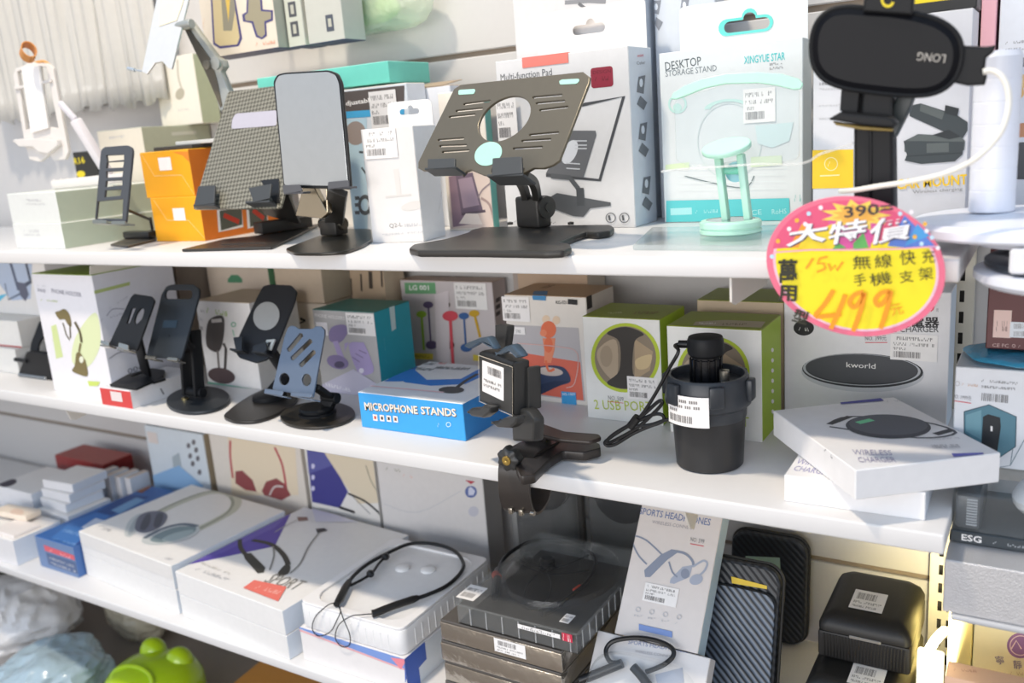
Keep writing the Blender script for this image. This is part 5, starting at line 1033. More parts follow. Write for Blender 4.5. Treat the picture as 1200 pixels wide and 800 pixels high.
def bar(a, p, q, w, th, side, mt, bev=.0012):
    p, q = np.asarray(p, float), np.asarray(q, float); L = np.linalg.norm(q-p); z = (q-p)/L; x = unit(np.asarray(side)-z*np.dot(side, z)); y = np.cross(z, x)
    a.rbox(p-x*w/2-y*th/2, x, y, z, w, th, L, mt, bev, 2); return a
def rodz(a, p, q, r, mt, n=16):
    p, q = np.asarray(p, float), np.asarray(q, float); L = np.linalg.norm(q-p); a.lathe(p, [(r*.9, 0), (r, r*.12), (r, L-r*.12), (r*.9, L)], mt, n, (q-p)/L); return a
def zplate(name, parent, z, pts, th, mt, r=0.0, holes=(), bev=.0012):
    """flat plate resting with its top at height z, outline seen in the photo"""
    a = Acc(); P = [onz(p, z)[:2] for p in pts]; ar = sum(P[i-1][0]*P[i][1]-P[i][0]*P[i-1][1] for i in range(len(P)))
    a.plate(V3(0, 0, z-th), EX, EY, EZ, rpoly(P, r, 5) if r else P, [[onz(p, z)[:2] for p in h] for h in holes], th, mt, bev); return a.build(name, parent) if name else a
def pxell(c, rx, ry, ang=0, n=36): return ell(c[0], c[1], rx, ry, n, math.radians(ang))

metalb = mat('#3d3b38', .42, .3); metalg = mat('#6f685a', .38, .55); rub = mat('#3d4042', .55); mintpad = mat('#a3cfc2', .5)
# tablet stand
t = empty('tablet_stand', V3(-.59, .15, .0005), 'big bronze grey tablet stand with a round cut out plate and mint pads', 'tablet stand')
fr = frame(ony((489, 197), .078), 16, 32.5)
pl = [(532, 104), (540, 99), (683, 84), (691, 90), (690, 97), (655, 188), (648, 193), (637, 197), (625, 197), (618, 201), (606, 207), (590, 208), (566, 205), (552, 199), (546, 201), (542, 206), (533, 196), (496, 200), (490, 197), (490, 190)]
def slot(p, q, h=2.2):
    (x0, y0), (x1, y1) = p, q; return [(x0-.5, y0-h/2), (x1, y1-h/2), (x1+1, y1), (x1, y1+h/2), (x0-.5, y0+h/2), (x0-1.5, y0)]
H = [pxell((591, 139), 34, 22, -35)]
for p, q in (((544, 122), (574, 118)), ((535, 130), (565, 127)), ((527, 137), (556, 134)), ((514, 164), (543, 162)), ((516, 171), (546, 170)), ((519, 178), (549, 176)), ((625, 114), (658, 111)), ((629, 121), (661, 118)), ((633, 129), (665, 125)), ((621, 158), (654, 155)), ((612, 165), (645, 163)), ((602, 174), (635, 172))): H.append(slot(p, q))
tp = fplate('plate', t, fr, pl, .0035, metalg, .0, H, .0008)
fplate('grip_pad', t, fr, pxell((572, 180), 17, 13, -30), .0008, mintpad, 0, (), .0003, off=.0006)
for q in ([(537, 106), (539, 105), (556, 104), (557, 106), (555, 110), (537, 111)], [(655, 95), (658, 93), (678, 92), (679, 94), (676, 98), (656, 99)]): fplate('grip_pad', t, fr, q, .0008, mintpad, .002, (), .0003, off=.0006)
lip('lip', t, fr, [(501, 186), (533, 185), (533, 196), (501, 198)], .016, rub); lip('lip', t, fr, [(577, 185), (611, 183), (612, 203), (576, 206)], .020, rub)
base = [(479, 290), (484, 286), (502, 283), (520, 280), (535, 276), (548, 272), (552, 269), (564, 266), (640, 264), (700, 263), (716, 263), (720, 266), (715, 270), (700, 272), (687, 271), (672, 276), (656, 283), (668, 285), (670, 289), (660, 293), (640, 294), (560, 293), (490, 293)]
bs = zplate('base', t, .0088, base, .0083, metalb, .004, (), .0025)
hg = onz((626, 266), .0088)
a = Acc(); ex_ = V3(.95, -.3, 0); ex_ = unit(ex_); ey_ = unit(np.cross(EZ, ex_)); a.rbox(hg-ex_*.022-ey_*.012, ex_, ey_, EZ, .044, .024, .040, metalb, .004, 3); a.build('hinge_block', t)
a = Acc(); a.lathe(hg+ex_*.022+EZ*.026, [(.013, 0), (.014, .002), (.014, .006), (.006, .007), (.006, .009), (0, .009)], metalb, 24, ex_); a.build('knob', t)
ptop = onp((588, 200), fr[0]-fr[3]*.004, fr[3]); ptop2 = onp((607, 203), fr[0]-fr[3]*.004, fr[3])
for s_, pt in ((-1, ptop), (1, ptop2)):
    st = hg+EZ*.034+ex_*(.010*s_); a = Acc(); mid = (st+pt)/2+EZ*.006+ey_*.008
    a.ribbon(sm([st, mid, pt], 6), ex_, .011, .010, metalb); a.build('arm', t)
a = Acc(); rodz(a, ptop-ex_*.012, ptop2+ex_*.012, .006, metalb); a.build('pivot', t)
for p in ((598, 263), (669, 263)):
    a = Acc(); a.lathe(onz(p, .0085), [(.004, 0), (.004, .003), (0, .004)], metalb, 14); a.build('rubber_foot', t)

# woven plate tablet stand
t = empty('tablet_stand', V3(-1.0, .15, .0005), 'woven carbon look tablet stand on a thin black base, left of the mirror stand', 'tablet stand')
fr = frame(ony((226, 244), .07), 0, 30); cbn = mat('#6d6a5e', .45, .2, kind='carbon')
fplate('plate', t, fr, [(267, 107), (372, 95), (328, 244), (226, 245)], .004, cbn, [.006, .006, .004, .004], (), .0006, uvs=210)
fplate('name_pad', t, fr, [(276, 133), (324, 129), (324, 147), (271, 151), (272, 140)], .0008, mat('#aeabb6', .4), .004, (), .0002, off=.0008)
lip('lip', t, fr, [(232, 218), (252, 217), (251, 238), (227, 241)], .012, rub); lip('lip', t, fr, [(291, 220), (318, 215), (316, 232), (297, 237)], .016, rub)
fplate('pad', t, fr, [(305, 211), (327, 209), (328, 238), (322, 238)], .001, mat('#1d1c1b', .4), .002, (), .0003, off=.001)
zplate('base', t, .0042, [(212, 292), (262, 280), (300, 276), (352, 264), (374, 262), (345, 277), (318, 289)], .0037, metalb, .004, [[(258, 286), (308, 284), (312, 285), (262, 287)]], .001)
a = Acc(); c0, c1 = onz((303, 275), .0046), onz((362, 266), .0046); bar(a, c0+EZ*.010, c1+EZ*.010, .018, .026, EZ, metalb, .002); a.build('hinge_block', t)
a = Acc(); pb_ = onp((310, 205), fr[0]-fr[3]*.022, fr[3]); bar(a, (c0+c1)/2+EZ*.02, pb_, .06, .006, EX, metalb); a.build('arm', t)

# mirror phone stand
t = empty('phone_stand', V3(-.86, .11, .0005), 'phone stand with a plain grey mirror plate and black edge', 'phone stand')
fr = frame(ony((332, 218), .06), -3, 4); pb0 = [(321, 86), (330, 84), (385, 82), (399, 92), (411, 219), (333, 219)]
fplate('plate', t, fr, [(320, 95), (325, 87), (334, 85), (384, 82), (395, 86), (400, 97), (411, 222), (332, 220)], .005, mat('#1c1d1e', .3), .004, (), .001)
fplate('mirror_pad', t, fr, [(322, 97), (326, 89), (334, 87), (384, 84), (393, 88), (397, 98), (408, 218), (333, 217)], .0012, mat('#b9bcbc', .12, .55, kind='mirror'), .004, (), .0004, off=.0014)
lip('lip', t, fr, [(331, 217), (350, 216), (354, 224), (332, 228)], .014, mat('#55565a', .4)); lip('lip', t, fr, [(384, 213), (408, 211), (409, 219), (384, 222)], .014, mat('#55565a', .4))
zplate('base', t, .0046, [(334, 291), (352, 284), (374, 276), (400, 268), (435, 268), (436, 280), (425, 287), (405, 294), (380, 296), (345, 296)], .0041, mat('#3a3833', .3, .5), .012, (), .001)
nk = onz((393, 275), .005); exx = unit(V3(1, -.1, 0)); eyy = np.cross(EZ, exx)
a = Acc(); a.rbox(nk-exx*.020-eyy*.012, exx, eyy, EZ, .036, .024, .022, metalb, .003, 2); a.build('hinge_block', t)
a = Acc(); rodz(a, nk-exx*.026+EZ*.016, nk+exx*.022+EZ*.016, .009, mat('#5a564e', .25, .8)); a.build('pivot', t)
pm = onp((395, 218), fr[0]-fr[3]*.006, fr[3])
a = Acc(); bar(a, nk+EZ*.016, pm-EZ*.006, .026, .010, exx, metalb); a.build('arm', t)
fplate('brace', t, frame(onp((372, 215), fr[0]-fr[3]*.02, fr[3]), -3, 4), [(357, 210), (382, 206), (384, 250), (376, 256), (346, 253)], .010, mat('#b3a68f', .22, .9), .003, [[(364, 211), (381, 209), (382, 246)]], .001)

# small slotted stand among the pale green boxes
t = empty('phone_stand', V3(-1.33, .10, .0005), 'small charcoal phone stand with five slots before the pale green boxes', 'phone stand')
fr = frame(ony((112, 258), .028), 5, 15); chg = mat('#45484c', .45)
hl_ = [[(124, 182), (145, 181), (145, 187), (125, 189)], [(125, 190), (145, 189), (144, 196), (124, 197)], [(124, 201), (144, 200), (143, 207), (124, 208)], [(124, 212), (143, 211), (143, 217), (123, 219)], [(123, 223), (142, 222), (141, 229), (122, 231)], [(114, 236), (144, 233), (143, 256), (112, 256)]]
fplate('plate', t, fr, [(118, 176), (122, 172), (149, 170), (154, 173), (155, 178), (147, 261), (111, 258)], .004, chg, .004, hl_, .0008)
lip('lip', t, fr, [(108, 257), (124, 258), (124, 262), (108, 262)], .014, mat('#8b8f88', .3, .6)); lip('lip', t, fr, [(130, 259), (146, 259), (146, 263), (130, 263)], .014, mat('#8b8f88', .3, .6))
zplate('base', t, .0036, [(129, 286), (150, 278), (184, 274), (183, 280), (150, 288)], .0031, mat('#4a443e', .4), .003, (), .0008)
a = Acc(); c = onz((165, 279), .004); a.rbox(c-V3(.034, .01, 0), EX, EY, EZ, .068, .02, .012, mat('#2a2a2b', .3), .003, 2); a.build('hinge_block', t)
a = Acc(); rodz(a, onp((147, 245), fr[0]-fr[3]*.006, fr[3]), c+V3(.028, .004, .03), .0022, PLAST); rodz(a, c+V3(.028, .004, .008), c+V3(.028, .004, .034), .0024, PLAST); a.build('arm', t)

# ---- middle shelf stands
# dark stand at the far left
t = empty('phone_stand', onz((42, 446), ZM), 'black phone stand half hidden left of the lime phone holder box', 'phone stand')
o = onz((40, 446), ZM)+V3(0, .012, .0005); fr = (o, EX, EZ, -EY)
fr = frame(ony((30, 440), o[1]+.0), 0, 0)
fplate('plate', t, frame(ony((35, 415), o[1]+.02), 0, 20), [(46, 376), (60, 392), (62, 420), (34, 418), (36, 402)], .004, PLAST, .003, [pxell((52, 405), 7, 12, 20)], .0008)
fplate('front_panel', t, fr, [(31, 412), (56, 415), (62, 447), (20, 442)], .014, PLAST, .003, (), .001)
a = Acc(); rodz(a, ony((18, 421), o[1]), ony((32, 423), o[1]), .004, PLAST); a.build('knob', t)
a = Acc(); a.rbox(ony((22, 447), o[1]-.004)*V3(1, 1, 0)+V3(0, 0, ZM+.0004), EX, EY, EZ, .09, .06, .006, mat('#8b8f92', .3, .6), .002); a.build('base', t)
# red fronted box with a black stand lying on it
rx = Carton('phone_stand_box', 'low white box with a red end, under the slim black stand', 'box', onz((120, 474), ZM), EX, onz((154, 480), ZM)[0]-onz((120, 474), ZM)[0], .130, .030, {'all': card('#e6e6e8'), 'front': card('#d84a48')})
rx.front.rect((129, 458), (144, 471), ink('#e9dcd8')); rx.right.stroke([(188, 455), (192, 462)], 2, GREY); rx.done()
ZR = ZM+.0305
t = empty('phone_stand', rx.o+V3(.06, .07, .031), 'slim black phone stand with two windows standing on the red ended box', 'phone stand')
fr = frame(ony((127, 405), .008), 0, 30)
fplate('plate', t, fr, [(157, 344), (177, 347), (181, 352), (160, 411), (127, 404), (153, 348)], .0035, PLAST, .003, [[(154, 361), (159, 360), (152, 378), (148, 379)], pxell((163, 370), 4, 10, 25)], .0008)
lip('lip', t, fr, [(118, 398), (128, 401), (127, 406), (117, 402)], .012, mat('#b8b2a6', .25, .9)); lip('lip', t, fr, [(139, 401), (150, 404), (150, 411), (138, 407)], .012, mat('#b8b2a6', .25, .9))
zplate('base', t, ZR+.004, [(128, 450), (150, 438), (178, 431), (193, 433), (192, 440), (160, 455)], .0036, PLAST, .003, [[(153, 440), (164, 436), (168, 437), (157, 441)], [(178, 446), (190, 442), (194, 443), (181, 447)]], .0008)
a = Acc(); c = onz((172, 440), ZR+.004)+EZ*.003; pA = onp((158, 385), fr[0]-fr[3]*.005, fr[3]); bar(a, c, pA, .018, .006, EX, PLAST); a.build('arm', t)
# tall folding stand with oval base
t = empty('phone_stand', onz((225, 468), ZM), 'tall charcoal folding phone stand on an oval base, second from the red ended box', 'phone stand')
fr = frame(ony((171, 418), .032), 5, 27.5); drk = mat('#2e3338', .4, .2)
fplate('plate', t, fr, [(189, 345), (195, 335), (202, 333), (226, 333), (233, 338), (233, 345), (222, 385), (212, 421), (171, 418), (185, 362)], .004, drk, .003, [rrect(193, 339.5, 225, 350, 4)], .0008)
fplate('rear_pad', t, fr, [(192, 375), (208, 375), (206, 384), (190, 384)], .0006, mat('#31404c', .3), .001, (), .0002, off=.0007)
lip('lip', t, fr, [(170, 416), (182, 417), (181, 421), (170, 420)], .013, mat('#9a958a', .25, .9)); lip('lip', t, fr, [(196, 418), (208, 419), (207, 423), (195, 422)], .013, mat('#9a958a', .25, .9))
cb_ = onz((225, 467), ZM+.0062); Pe = [onz(p, ZM+.0062)[:2] for p in pxell((232, 467), 37.5, 15, -4)]
a = Acc(); a.plate(V3(0, 0, ZM+.0005), EX, EY, EZ, Pe, [], .0057, drk, .0016); a.build('base', t)
for xx, s_ in ((212, 0), (235, 1)):
    a = Acc(); p0 = cb_+V3(-.014+.028*s_, .004, .004); p1 = onp((xx+4, 392), fr[0]-fr[3]*(.014), fr[3]); p1 = V3(p0[0], p0[1]+.012, p1[2]); bar(a, p0, p1, .020, .006, EY, PLAST, .002); a.build('arm', t)
a = Acc(); rodz(a, cb_+V3(-.020, .006, .010), cb_+V3(.022, .006, .010), .008, PLAST); a.build('pivot', t)
a = Acc(); q0 = cb_+V3(0, .016, .072); q1 = onp((207, 393), fr[0]-fr[3]*.004, fr[3]); bar(a, q0, q1+V3(0, -.001, 0), .03, .007, EX, PLAST); a.build('upper_arm', t)
a = Acc(); a.lathe(onz((217, 468), ZM+.0062), [(.006, 0), (.006, .003), (.003, .004), (0, .004)], mat('#c9b98a', .25, 1), 16); a.build('brass_bolt', t)
# round window stand
t = empty('phone_stand', onz((310, 476), ZM), 'black phone stand with a pale round disc on its plate, rounded base', 'phone stand')
fr = frame(ony((275, 420), .075), 2.5, 35); bk = mat('#222428', .42)
fplate('plate', t, fr, [(301, 348), (308, 335), (316, 333), (341, 334), (347, 341), (345, 352), (322, 410), (312, 421), (299, 425), (280, 419), (275, 411), (280, 393)], .004, bk, .004, (), .0008)
fplate('round_pad', t, fr, pxell((312, 370), 15, 17, 25), .0009, mat('#a9abaa', .35, .2), 0, (), .0003, off=.001)
lip('lip', t, fr, [(273, 395), (284, 394), (283, 411), (276, 410)], .014, mat('#35373a', .3, .4)); lip('lip', t, fr, [(296, 405), (311, 400), (313, 408), (309, 414), (296, 411)], .014, mat('#35373a', .3, .4))
fplate('clip', t, fr, [(312, 398), (322, 397), (317, 410), (309, 408)], .003, mat('#c9ccc8', .3, .3), .001, [[(313, 401), (318, 400), (315, 407), (312, 406)]], .0005, off=.008)
zplate('base', t, ZM+.0058, [(260, 487), (275, 474), (294, 462), (310, 455), (336, 455), (350, 464), (346, 471), (322, 486), (300, 493), (275, 493)], .0053, mat('#33312f', .35, .3), .014, (), .0014)
a = Acc(); c = onz((316, 466), ZM+.006); a.lathe(c, [(.026, 0), (.026, .006), (.020, .008), (0, .008)], PLAST, 28); a.build('turntable', t)
a = Acc(); pA = onp((313, 405), fr[0]-fr[3]*.006, fr[3]); pm_ = c+V3(.012, .03, .03); bar(a, c+V3(0, .004, .006), pm_, .024, .007, EX, PLAST); a.build('lower_arm', t)
a = Acc(); bar(a, pm_, pA, .024, .007, EX, PLAST); rodz(a, pm_-EX*.016, pm_+EX*.016, .006, PLAST); a.build('upper_arm', t)
# grey slotted stand
t = empty('phone_stand', onz((372, 486), ZM), 'steel grey phone stand with three diagonal slots on a round black base', 'phone stand')
fr = frame(ony((317, 456), .040), 8, 25); stl = mat('#828d9c', .3, .75, kind='satin')
def dslot(p, q, w=2.6):
    d = unit(np.array(q)-np.array(p)); nn = np.array([-d[1], d[0]])*w; p, q = np.array(p, float), np.array(q, float); return [p+nn, p-nn, (p-d*2), q-nn, q+nn, q+d*2][0:0]+[tuple(p+nn), tuple(p-d*1.5), tuple(p-nn), tuple(q-nn), tuple(q+d*1.5), tuple(q+nn)]
H = [dslot((338, 410), (353, 392)), dslot((342, 420), (364, 399)), dslot((352, 428), (368, 412)), pxell((333, 444), 6, 7), pxell((359, 445), 5.5, 7)]
fplate('plate', t, fr, [(337, 384), (341, 381), (346, 382), (350, 385), (366, 385), (370, 382), (376, 382), (380, 386), (380, 392), (374, 424), (366, 466), (319, 456), (333, 395)], .003, stl, .002, H, .0006)
lip('lip', t, fr, [(310, 455), (332, 458), (330, 464), (309, 461)], .014, stl, .002); lip('lip', t, fr, [(341, 459), (366, 461), (364, 466), (340, 464)], .014, stl, .002)
Pe = [onz(p, ZM+.005)[:2] for p in pxell((372, 485), 44, 15, -3)]
a = Acc(); a.plate(V3(0, 0, ZM+.0005), EX, EY, EZ, Pe, [], .0045, mat('#3a3732', .35, .3), .0012); a.build('base', t)
c = onz((372, 484), ZM+.005); a = Acc(); a.lathe(c, [(.027, 0), (.027, .003), (.022, .004), (.022, .007), (.026, .008), (.024, .011), (0, .011)], PLAST, 32); a.build('turntable', t)
pm_ = c+V3(.018, .012, .022); pA = onp((368, 452), fr[0]-fr[3]*.005, fr[3])
a = Acc(); rodz(a, pm_-EX*.014, pm_+EX*.014, .008, PLAST); bar(a, c+V3(.012, .008, .009), pm_, .022, .010, EX, PLAST); a.build('hinge', t)
a = Acc(); bar(a, pm_, pA, .018, .007, EX, PLAST); a.build('arm', t)

# ---- clip holder strapped over the shelf edge
t = empty('clip_holder', V3(-.535, .02, ZM), 'black clip phone holder with a price label strapped over the middle shelf edge', 'phone holder')
fr = frame(ony((561, 470), .010), 30, 3); hb_ = mat('#333332', .38)
fplate('body', t, fr, [(560, 412), (566, 410), (602, 424), (602, 488), (561, 471)], .021, hb_, .003, (), .004)
fplate('face_panel', t, fr, [(562, 417), (600, 431), (600, 486), (563, 468)], .0012, mat('#3f3e3c', .5), .001, (), .0004, off=.0016)
fplate('price_label_backing', t, fr, [(565, 422), (590, 431), (590, 470), (565, 458)], .0006, LABELW, .001, (), .0002, off=.0026)
o_, u_, v_, n_ = fr
k = Canvas(None, o_+n_*.0030-u_*.02-v_*.05, u_, v_, n_, .2, .2); a = Acc(); k.a = a
k.bars((572, 438), (588, 444), 9, INKL, 4, 14); k.marks((567, 446), (588, 454), 3, INKL, 5, 10); k.marks((567, 452), (586, 459), 3, INKL, 6, 9); k.stroke([(561, 416), (601, 430), (601, 487), (562, 470), (561, 416)], .8, ink('#d9cdb8')); a.build('printed_lines', t)
blu = mat('#4d5d6b', .3, .4)
def jaw(pts, off, th, m): fplate('jaw', t, fr, pts, th, m, .0025, (), .0028, off=off)
jaw([(543, 406), (545, 402), (560, 396), (571, 394), (577, 404), (579, 410), (570, 406), (562, 401), (548, 409)], .012, .010, blu); jaw([(579, 415), (590, 406), (600, 403), (607, 411), (611, 418), (604, 420), (596, 412), (584, 416)], .012, .010, blu)
jaw([(546, 482), (551, 478), (562, 478), (566, 474), (575, 477), (574, 484), (566, 490), (552, 488)], .016, .012, hb_); jaw([(574, 494), (584, 494), (588, 490), (605, 488), (605, 496), (598, 502), (582, 501)], .016, .012, hb_)
fplate('rear_post', t, fr, [(580, 381), (585, 380), (594, 382), (594, 386), (591, 410), (580, 408)], .010, hb_, .001, (), .001, off=-.012)
fplate('stem', t, fr, [(598, 480), (607, 478), (618, 480), (626, 492), (625, 518), (600, 517)], .014, hb_, .004, (), .003, off=-.008)
fplate('side_rail', t, fr, [(615, 430), (619, 431), (620, 480), (613, 482)], .016, hb_, .001, (), .001, off=-.016)
# strap clamp
Pk = ony((599, 535), -.012)
sd = unit(V3(1, .08, 0))
a = Acc(); c0 = ony((599, 536), -.014); rings = []
for r_, h_ in ((.0, .010), (.010, .010), (.013, .008), (.014, .002), (.013, -.004), (.0, -.005)):
    rings.append([c0+(-EY)*h_+(EX*math.cos(p)+EZ*math.sin(p))*r_*(1+(.10 if r_ > .009 else 0)*math.cos(7*p)) for p in np.linspace(0, 2*math.pi, 56, endpoint=False)])
a.loft(rings, hb_); a.build('knob', t, smooth=40)
a = Acc(); a.lathe(c0-EY*.0102, [(0, -.001), (.006, -.001), (.0055, .0012), (.002, .0016), (0, .0008)], mat('#b49a58', .25, .9), 20, -EY); a.build('knob_cap', t)
zc_ = ZM
xs_ = (ony((586, 560), -.006)[0]+ony((620, 560), -.006)[0])/2; ws_ = ony((620, 560), -.006)[0]-ony((586, 560), -.006)[0]
zb0 = ony((600, 600), -.006)[2]
lock = mat('#302b28', .33)
a = Acc(); a.ribbon(sm([V3(xs_+.004, .075, zc_+.012), V3(xs_+.002, .035, zc_+.016), V3(xs_, .010, zc_+.014), V3(xs_, -.004, zc_+.004), V3(xs_, -.008, zc_-.02), V3(xs_, -.007, zb0+.016), V3(xs_+.001, -.002, zb0+.002), V3(xs_+.002, .010, zb0-.002), V3(xs_+.003, .026, zb0+.004), V3(xs_+.004, .034, zb0+.016)], 6), sd, ws_, .0036, lock); a.build('strap', t)
for dx in (-.010, .004):
    a = Acc(); a.rbox(V3(xs_+dx, -.0105, zb0-.001), EX, EY, EZ, .006, .006, .008, mat('#9a948a', .25, .9), .0015, 2); a.build('metal_pin', t)
a = Acc(); rodz(a, V3(xs_+ws_*.42, -.003, zb0+.002), V3(xs_+ws_*.55, -.003, zb0+.002), .003, mat('#9a948a', .25, .9)); a.build('rivet', t)
def flap(name, pts, z0, th, m):
    A = [onz(p, z0) for p in pts]; a = Acc(); a.plate(V3(0, 0, z0-th), EX, EY, EZ, rpoly([q[:2] for q in A], .004, 4), [], th, m, .0015); return a.build(name, t)
flap('lower_jaw', [(604, 545), (622, 528), (645, 518), (664, 514), (690, 516), (703, 519), (704, 525), (684, 530), (660, 528), (645, 537), (626, 556), (610, 558)], ZM+.014, .011, lock)
flap('upper_jaw', [(626, 497), (634, 495), (662, 505), (702, 508), (705, 512), (692, 517), (655, 514), (630, 508)], ZM+.030, .005, mat('#2e2724', .35))
a = Acc(); q0 = onz((630, 510), ZM+.021); bar(a, q0-V3(.0, 0, .008), q0+EZ*.008, .03, .014, EX, lock); a.build('spring_block', t)

# ---- cup charger
cc = V3(-.3225, .0965, ZM); 
t = empty('cup_charger', cc, 'black cup shaped car charger with a coiled cable and price label', 'charger')
cupm = mat('#2a2a2b', .34); 
rb_ = .0372
a = Acc(); a.lathe(cc+EZ*.0005, [(0, 0), (rb_*.95, 0), (rb_, .002), (rb_+.003, .054), (rb_+.0032, .056), (rb_+.0032, .0565)], cupm, 56, caps=(False, False)); a.build('cup_body', t)
a = Acc(); z0 = .0570
a.lathe(cc+EZ*z0, [(rb_+.0035, 0), (rb_+.0045, .002), (rb_+.0048, .012), (rb_+.0095, .016), (rb_+.0108, .021), (rb_+.009, .033), (rb_+.0075, .046), (rb_+.006, .049), (rb_+.003, .049), (rb_+.001, .040), (.012, .038), (0, .038)], mat('#33373c', .33), 56, caps=(False, False))
for p in np.linspace(0, 2*math.pi, 6, endpoint=False):
    d_ = V3(math.cos(p), math.sin(p), 0); a.rbox(cc+d_*(rb_+.0075)-np.cross(EZ, d_)*.008+EZ*(z0+.022), d_, np.cross(EZ, d_), EZ, .007, .016, .024, mat('#33373c', .33), .002, 2)
a.build('collar', t)
hc = cc+V3(-.003, .004, z0+.038)
a = Acc(); a.lathe(hc, [(.0165, 0), (.0165, .026), (.0155, .027), (.0155, .030)], mat('#15161a', .25), 32)
for p in np.linspace(0, 2*math.pi, 12, endpoint=False): a.rbox(hc+V3(math.cos(p), math.sin(p), 0)*.0172-V3(.001, .001, 0), EX, EY, EZ, .002, .002, .028, mat('#0f1012', .2), .0005)
a.build('socket_neck', t)
a = Acc(); a.lathe(hc+EZ*.029, [(.0165, 0), (.0195, .003), (.0200, .006), (.0200, .018), (.0185, .022), (.010, .0235), (0, .0235)], PLAST, 36); pc = a.build('plug_cap', t)
a = Acc(); a.lathe(cc+V3(.021, -.006, z0+.043), [(.0, 0), (.0055, 0), (.0055, .012), (0, .013)], mat('#b9b4a8', .25, .9), 16); a.build('metal_knob', t)
# its label wraps the front of the collar
a = Acc(); lx0, lx1 = -2.28, -1.22
def cylp(ang, z, r): return cc+V3(math.cos(ang)*r, math.sin(ang)*r, z)
rl = rb_+.0115; ls = [[cylp(an, zq, rl+.0008) for an in np.linspace(lx0, lx1, 14)] for zq in (.058, .092)]
a.loft(ls, LABELW, False, (False, False))
lb = [[cylp(an, zq, rl+.0012) for an in (an0, an0+da)]+[cylp(an, zq+hz, rl+.0012) for an in (an0+da, an0)] for an0, da, zq, hz in [(lx0+.08+.045*i, .02 if i % 3 else .03, .062, .008) for i in range(14)]+[(lx0+.08+.05*i, .032, .0845, .0032) for i in range(16) if i % 5]+[(lx0+.08+.05*i, .03, .0785, .003) for i in range(17) if i % 4]+[(lx0+.08+.05*i, .03, .0735, .003) for i in range(5)]]
for q in lb: a.add(q, [[0, 1, 2, 3]], INKL)
a.build('price_label', t)
cab = mat('#151516', .4)
Yc = .075
cp = [hc+V3(-.016, -.004, .043), hc+V3(-.032, -.008, .041)]
pts = cp+[ony(p, Yc) for p in ((795, 412), (784, 432), (770, 458), (755, 482), (744, 494), (728, 504), (716, 512), (709, 518), (712, 522), (722, 520), (742, 508), (760, 500), (776, 494), (777, 487), (768, 485), (750, 492), (728, 503), (714, 513), (712, 519), (724, 514), (748, 500), (768, 482), (776, 472), (772, 470), (756, 484), (740, 498), (760, 498), (780, 492), (800, 488))]+[cc+V3(-.036, -.022, .052), cc+V3(-.030, -.010, .05)]
a = Acc(); a.tube(sm(pts, 6), .0021, cab, 8); a.build('cable', t)
a = Acc(); q = ony((744, 494), Yc); a.tube([q+V3(-.006, 0, -.007), q+V3(.004, 0, .006)], .0052, cab, 10); a.build('cable_tie', t)
a = Acc(); a.tube([hc+V3(-.014, -.003, .042), hc+V3(-.029, -.006, .042)], .0045, cab, 12); a.build('strain_relief', t)
# ---------------------------------------------------------------- mint stand in its clear acrylic display
mintm = mat('#c0efda', .35, alpha=.9); mintd = mat('#7fd4bb', .35)
t = empty('acrylic_stand', V3(-.33, .14, .0005), 'mint and clear acrylic desktop stand before the DESKTOP STORAGE STAND box', 'stand')
acr = clear('#e6f4f4', .18)
a = Acc(); P = [onz(p, .006)[:2] for p in ((741, 287), (932, 288), (924, 264), (764, 266))]
a.plate(V3(0, 0, .0005), EX, EY, EZ, rpoly(P, .004, 4), [], .0055, acr, .001); a.build('clear_base', t)
mc = onz((856, 266), .012); mc[2] = .0062
a = Acc(); a.lathe(mc, [(.031, 0), (.033, .001), (.033, .004), (.0318, .0045), (.0318, .0065), (.033, .007), (.033, .012), (.031, .014), (.026, .0145)], mintm, 48, caps=(True, False)); a.lathe(mc+EZ*.0142, [(.0265, 0), (0, .0001)], mat('#9fb0ae', .15, .6), 40, caps=(False, False)); a.build('round_foot', t)
dz = ony((851, 172), mc[1])
for p0, p1 in (((851, 255), (842, 184)), ((877, 254), (868, 180))):
    a = Acc(); q0 = ony(p0, mc[1]); q0[2] = .0195; q1 = ony(p1, mc[1]); bar(a, q0, q1, .0075, .012, EX, mintm, .002); a.build('post', t)
a = Acc(); dn = unit(V3(-.05, -.35, 1)); e1 = unit(EX-dn*np.dot(EX, dn)); e2 = np.cross(dn, e1)
a.plate(dz-dn*.004, e1, e2, dn, ell(0, 0, .0265, .024, 36), [], .006, mintm, .002); a.build('round_head', t)
a = Acc(); pm = (ony((846, 200), mc[1])+ony((872, 200), mc[1]))/2; rodz(a, ony((846, 200), mc[1]+.004), ony((872, 200), mc[1]+.004), .004, mintd); a.lathe(pm+V3(0, .012, -.002), [(.011, 0), (.011, .004), (0, .004)], mat('#8cc9d6', .3), 24, -EY); a.build('cross_pivot', t)
fr = frame(ony((860, 100), mc[1]+.03), 0, 12)
arc = [(786, 116), (788, 109), (802, 100), (822, 92), (850, 86), (887, 84), (915, 86), (936, 92), (941, 98), (938, 104), (930, 105), (910, 100), (888, 97), (850, 98), (826, 103), (806, 111), (793, 116)]
fplate('mint_band', t, fr, arc, .004, mat('#c2f0dc', .35, alpha=.8), .001, (), .001, off=.002)
fplate('clear_panel', t, fr, [(790, 118), (806, 112), (850, 99), (888, 98), (936, 104), (936, 185), (905, 193), (806, 194), (792, 188)], .003, clear('#eef8f8', .12), .004, (), .0006)
pA = onp((851, 192), fr[0]-fr[3]*.003, fr[3]); 
a = Acc(); bar(a, pm+V3(0, .0, 0), onp((858, 190), fr[0]-fr[3]*.002, fr[3]), .02, .004, EX, acr); a.build('clear_bracket', t)

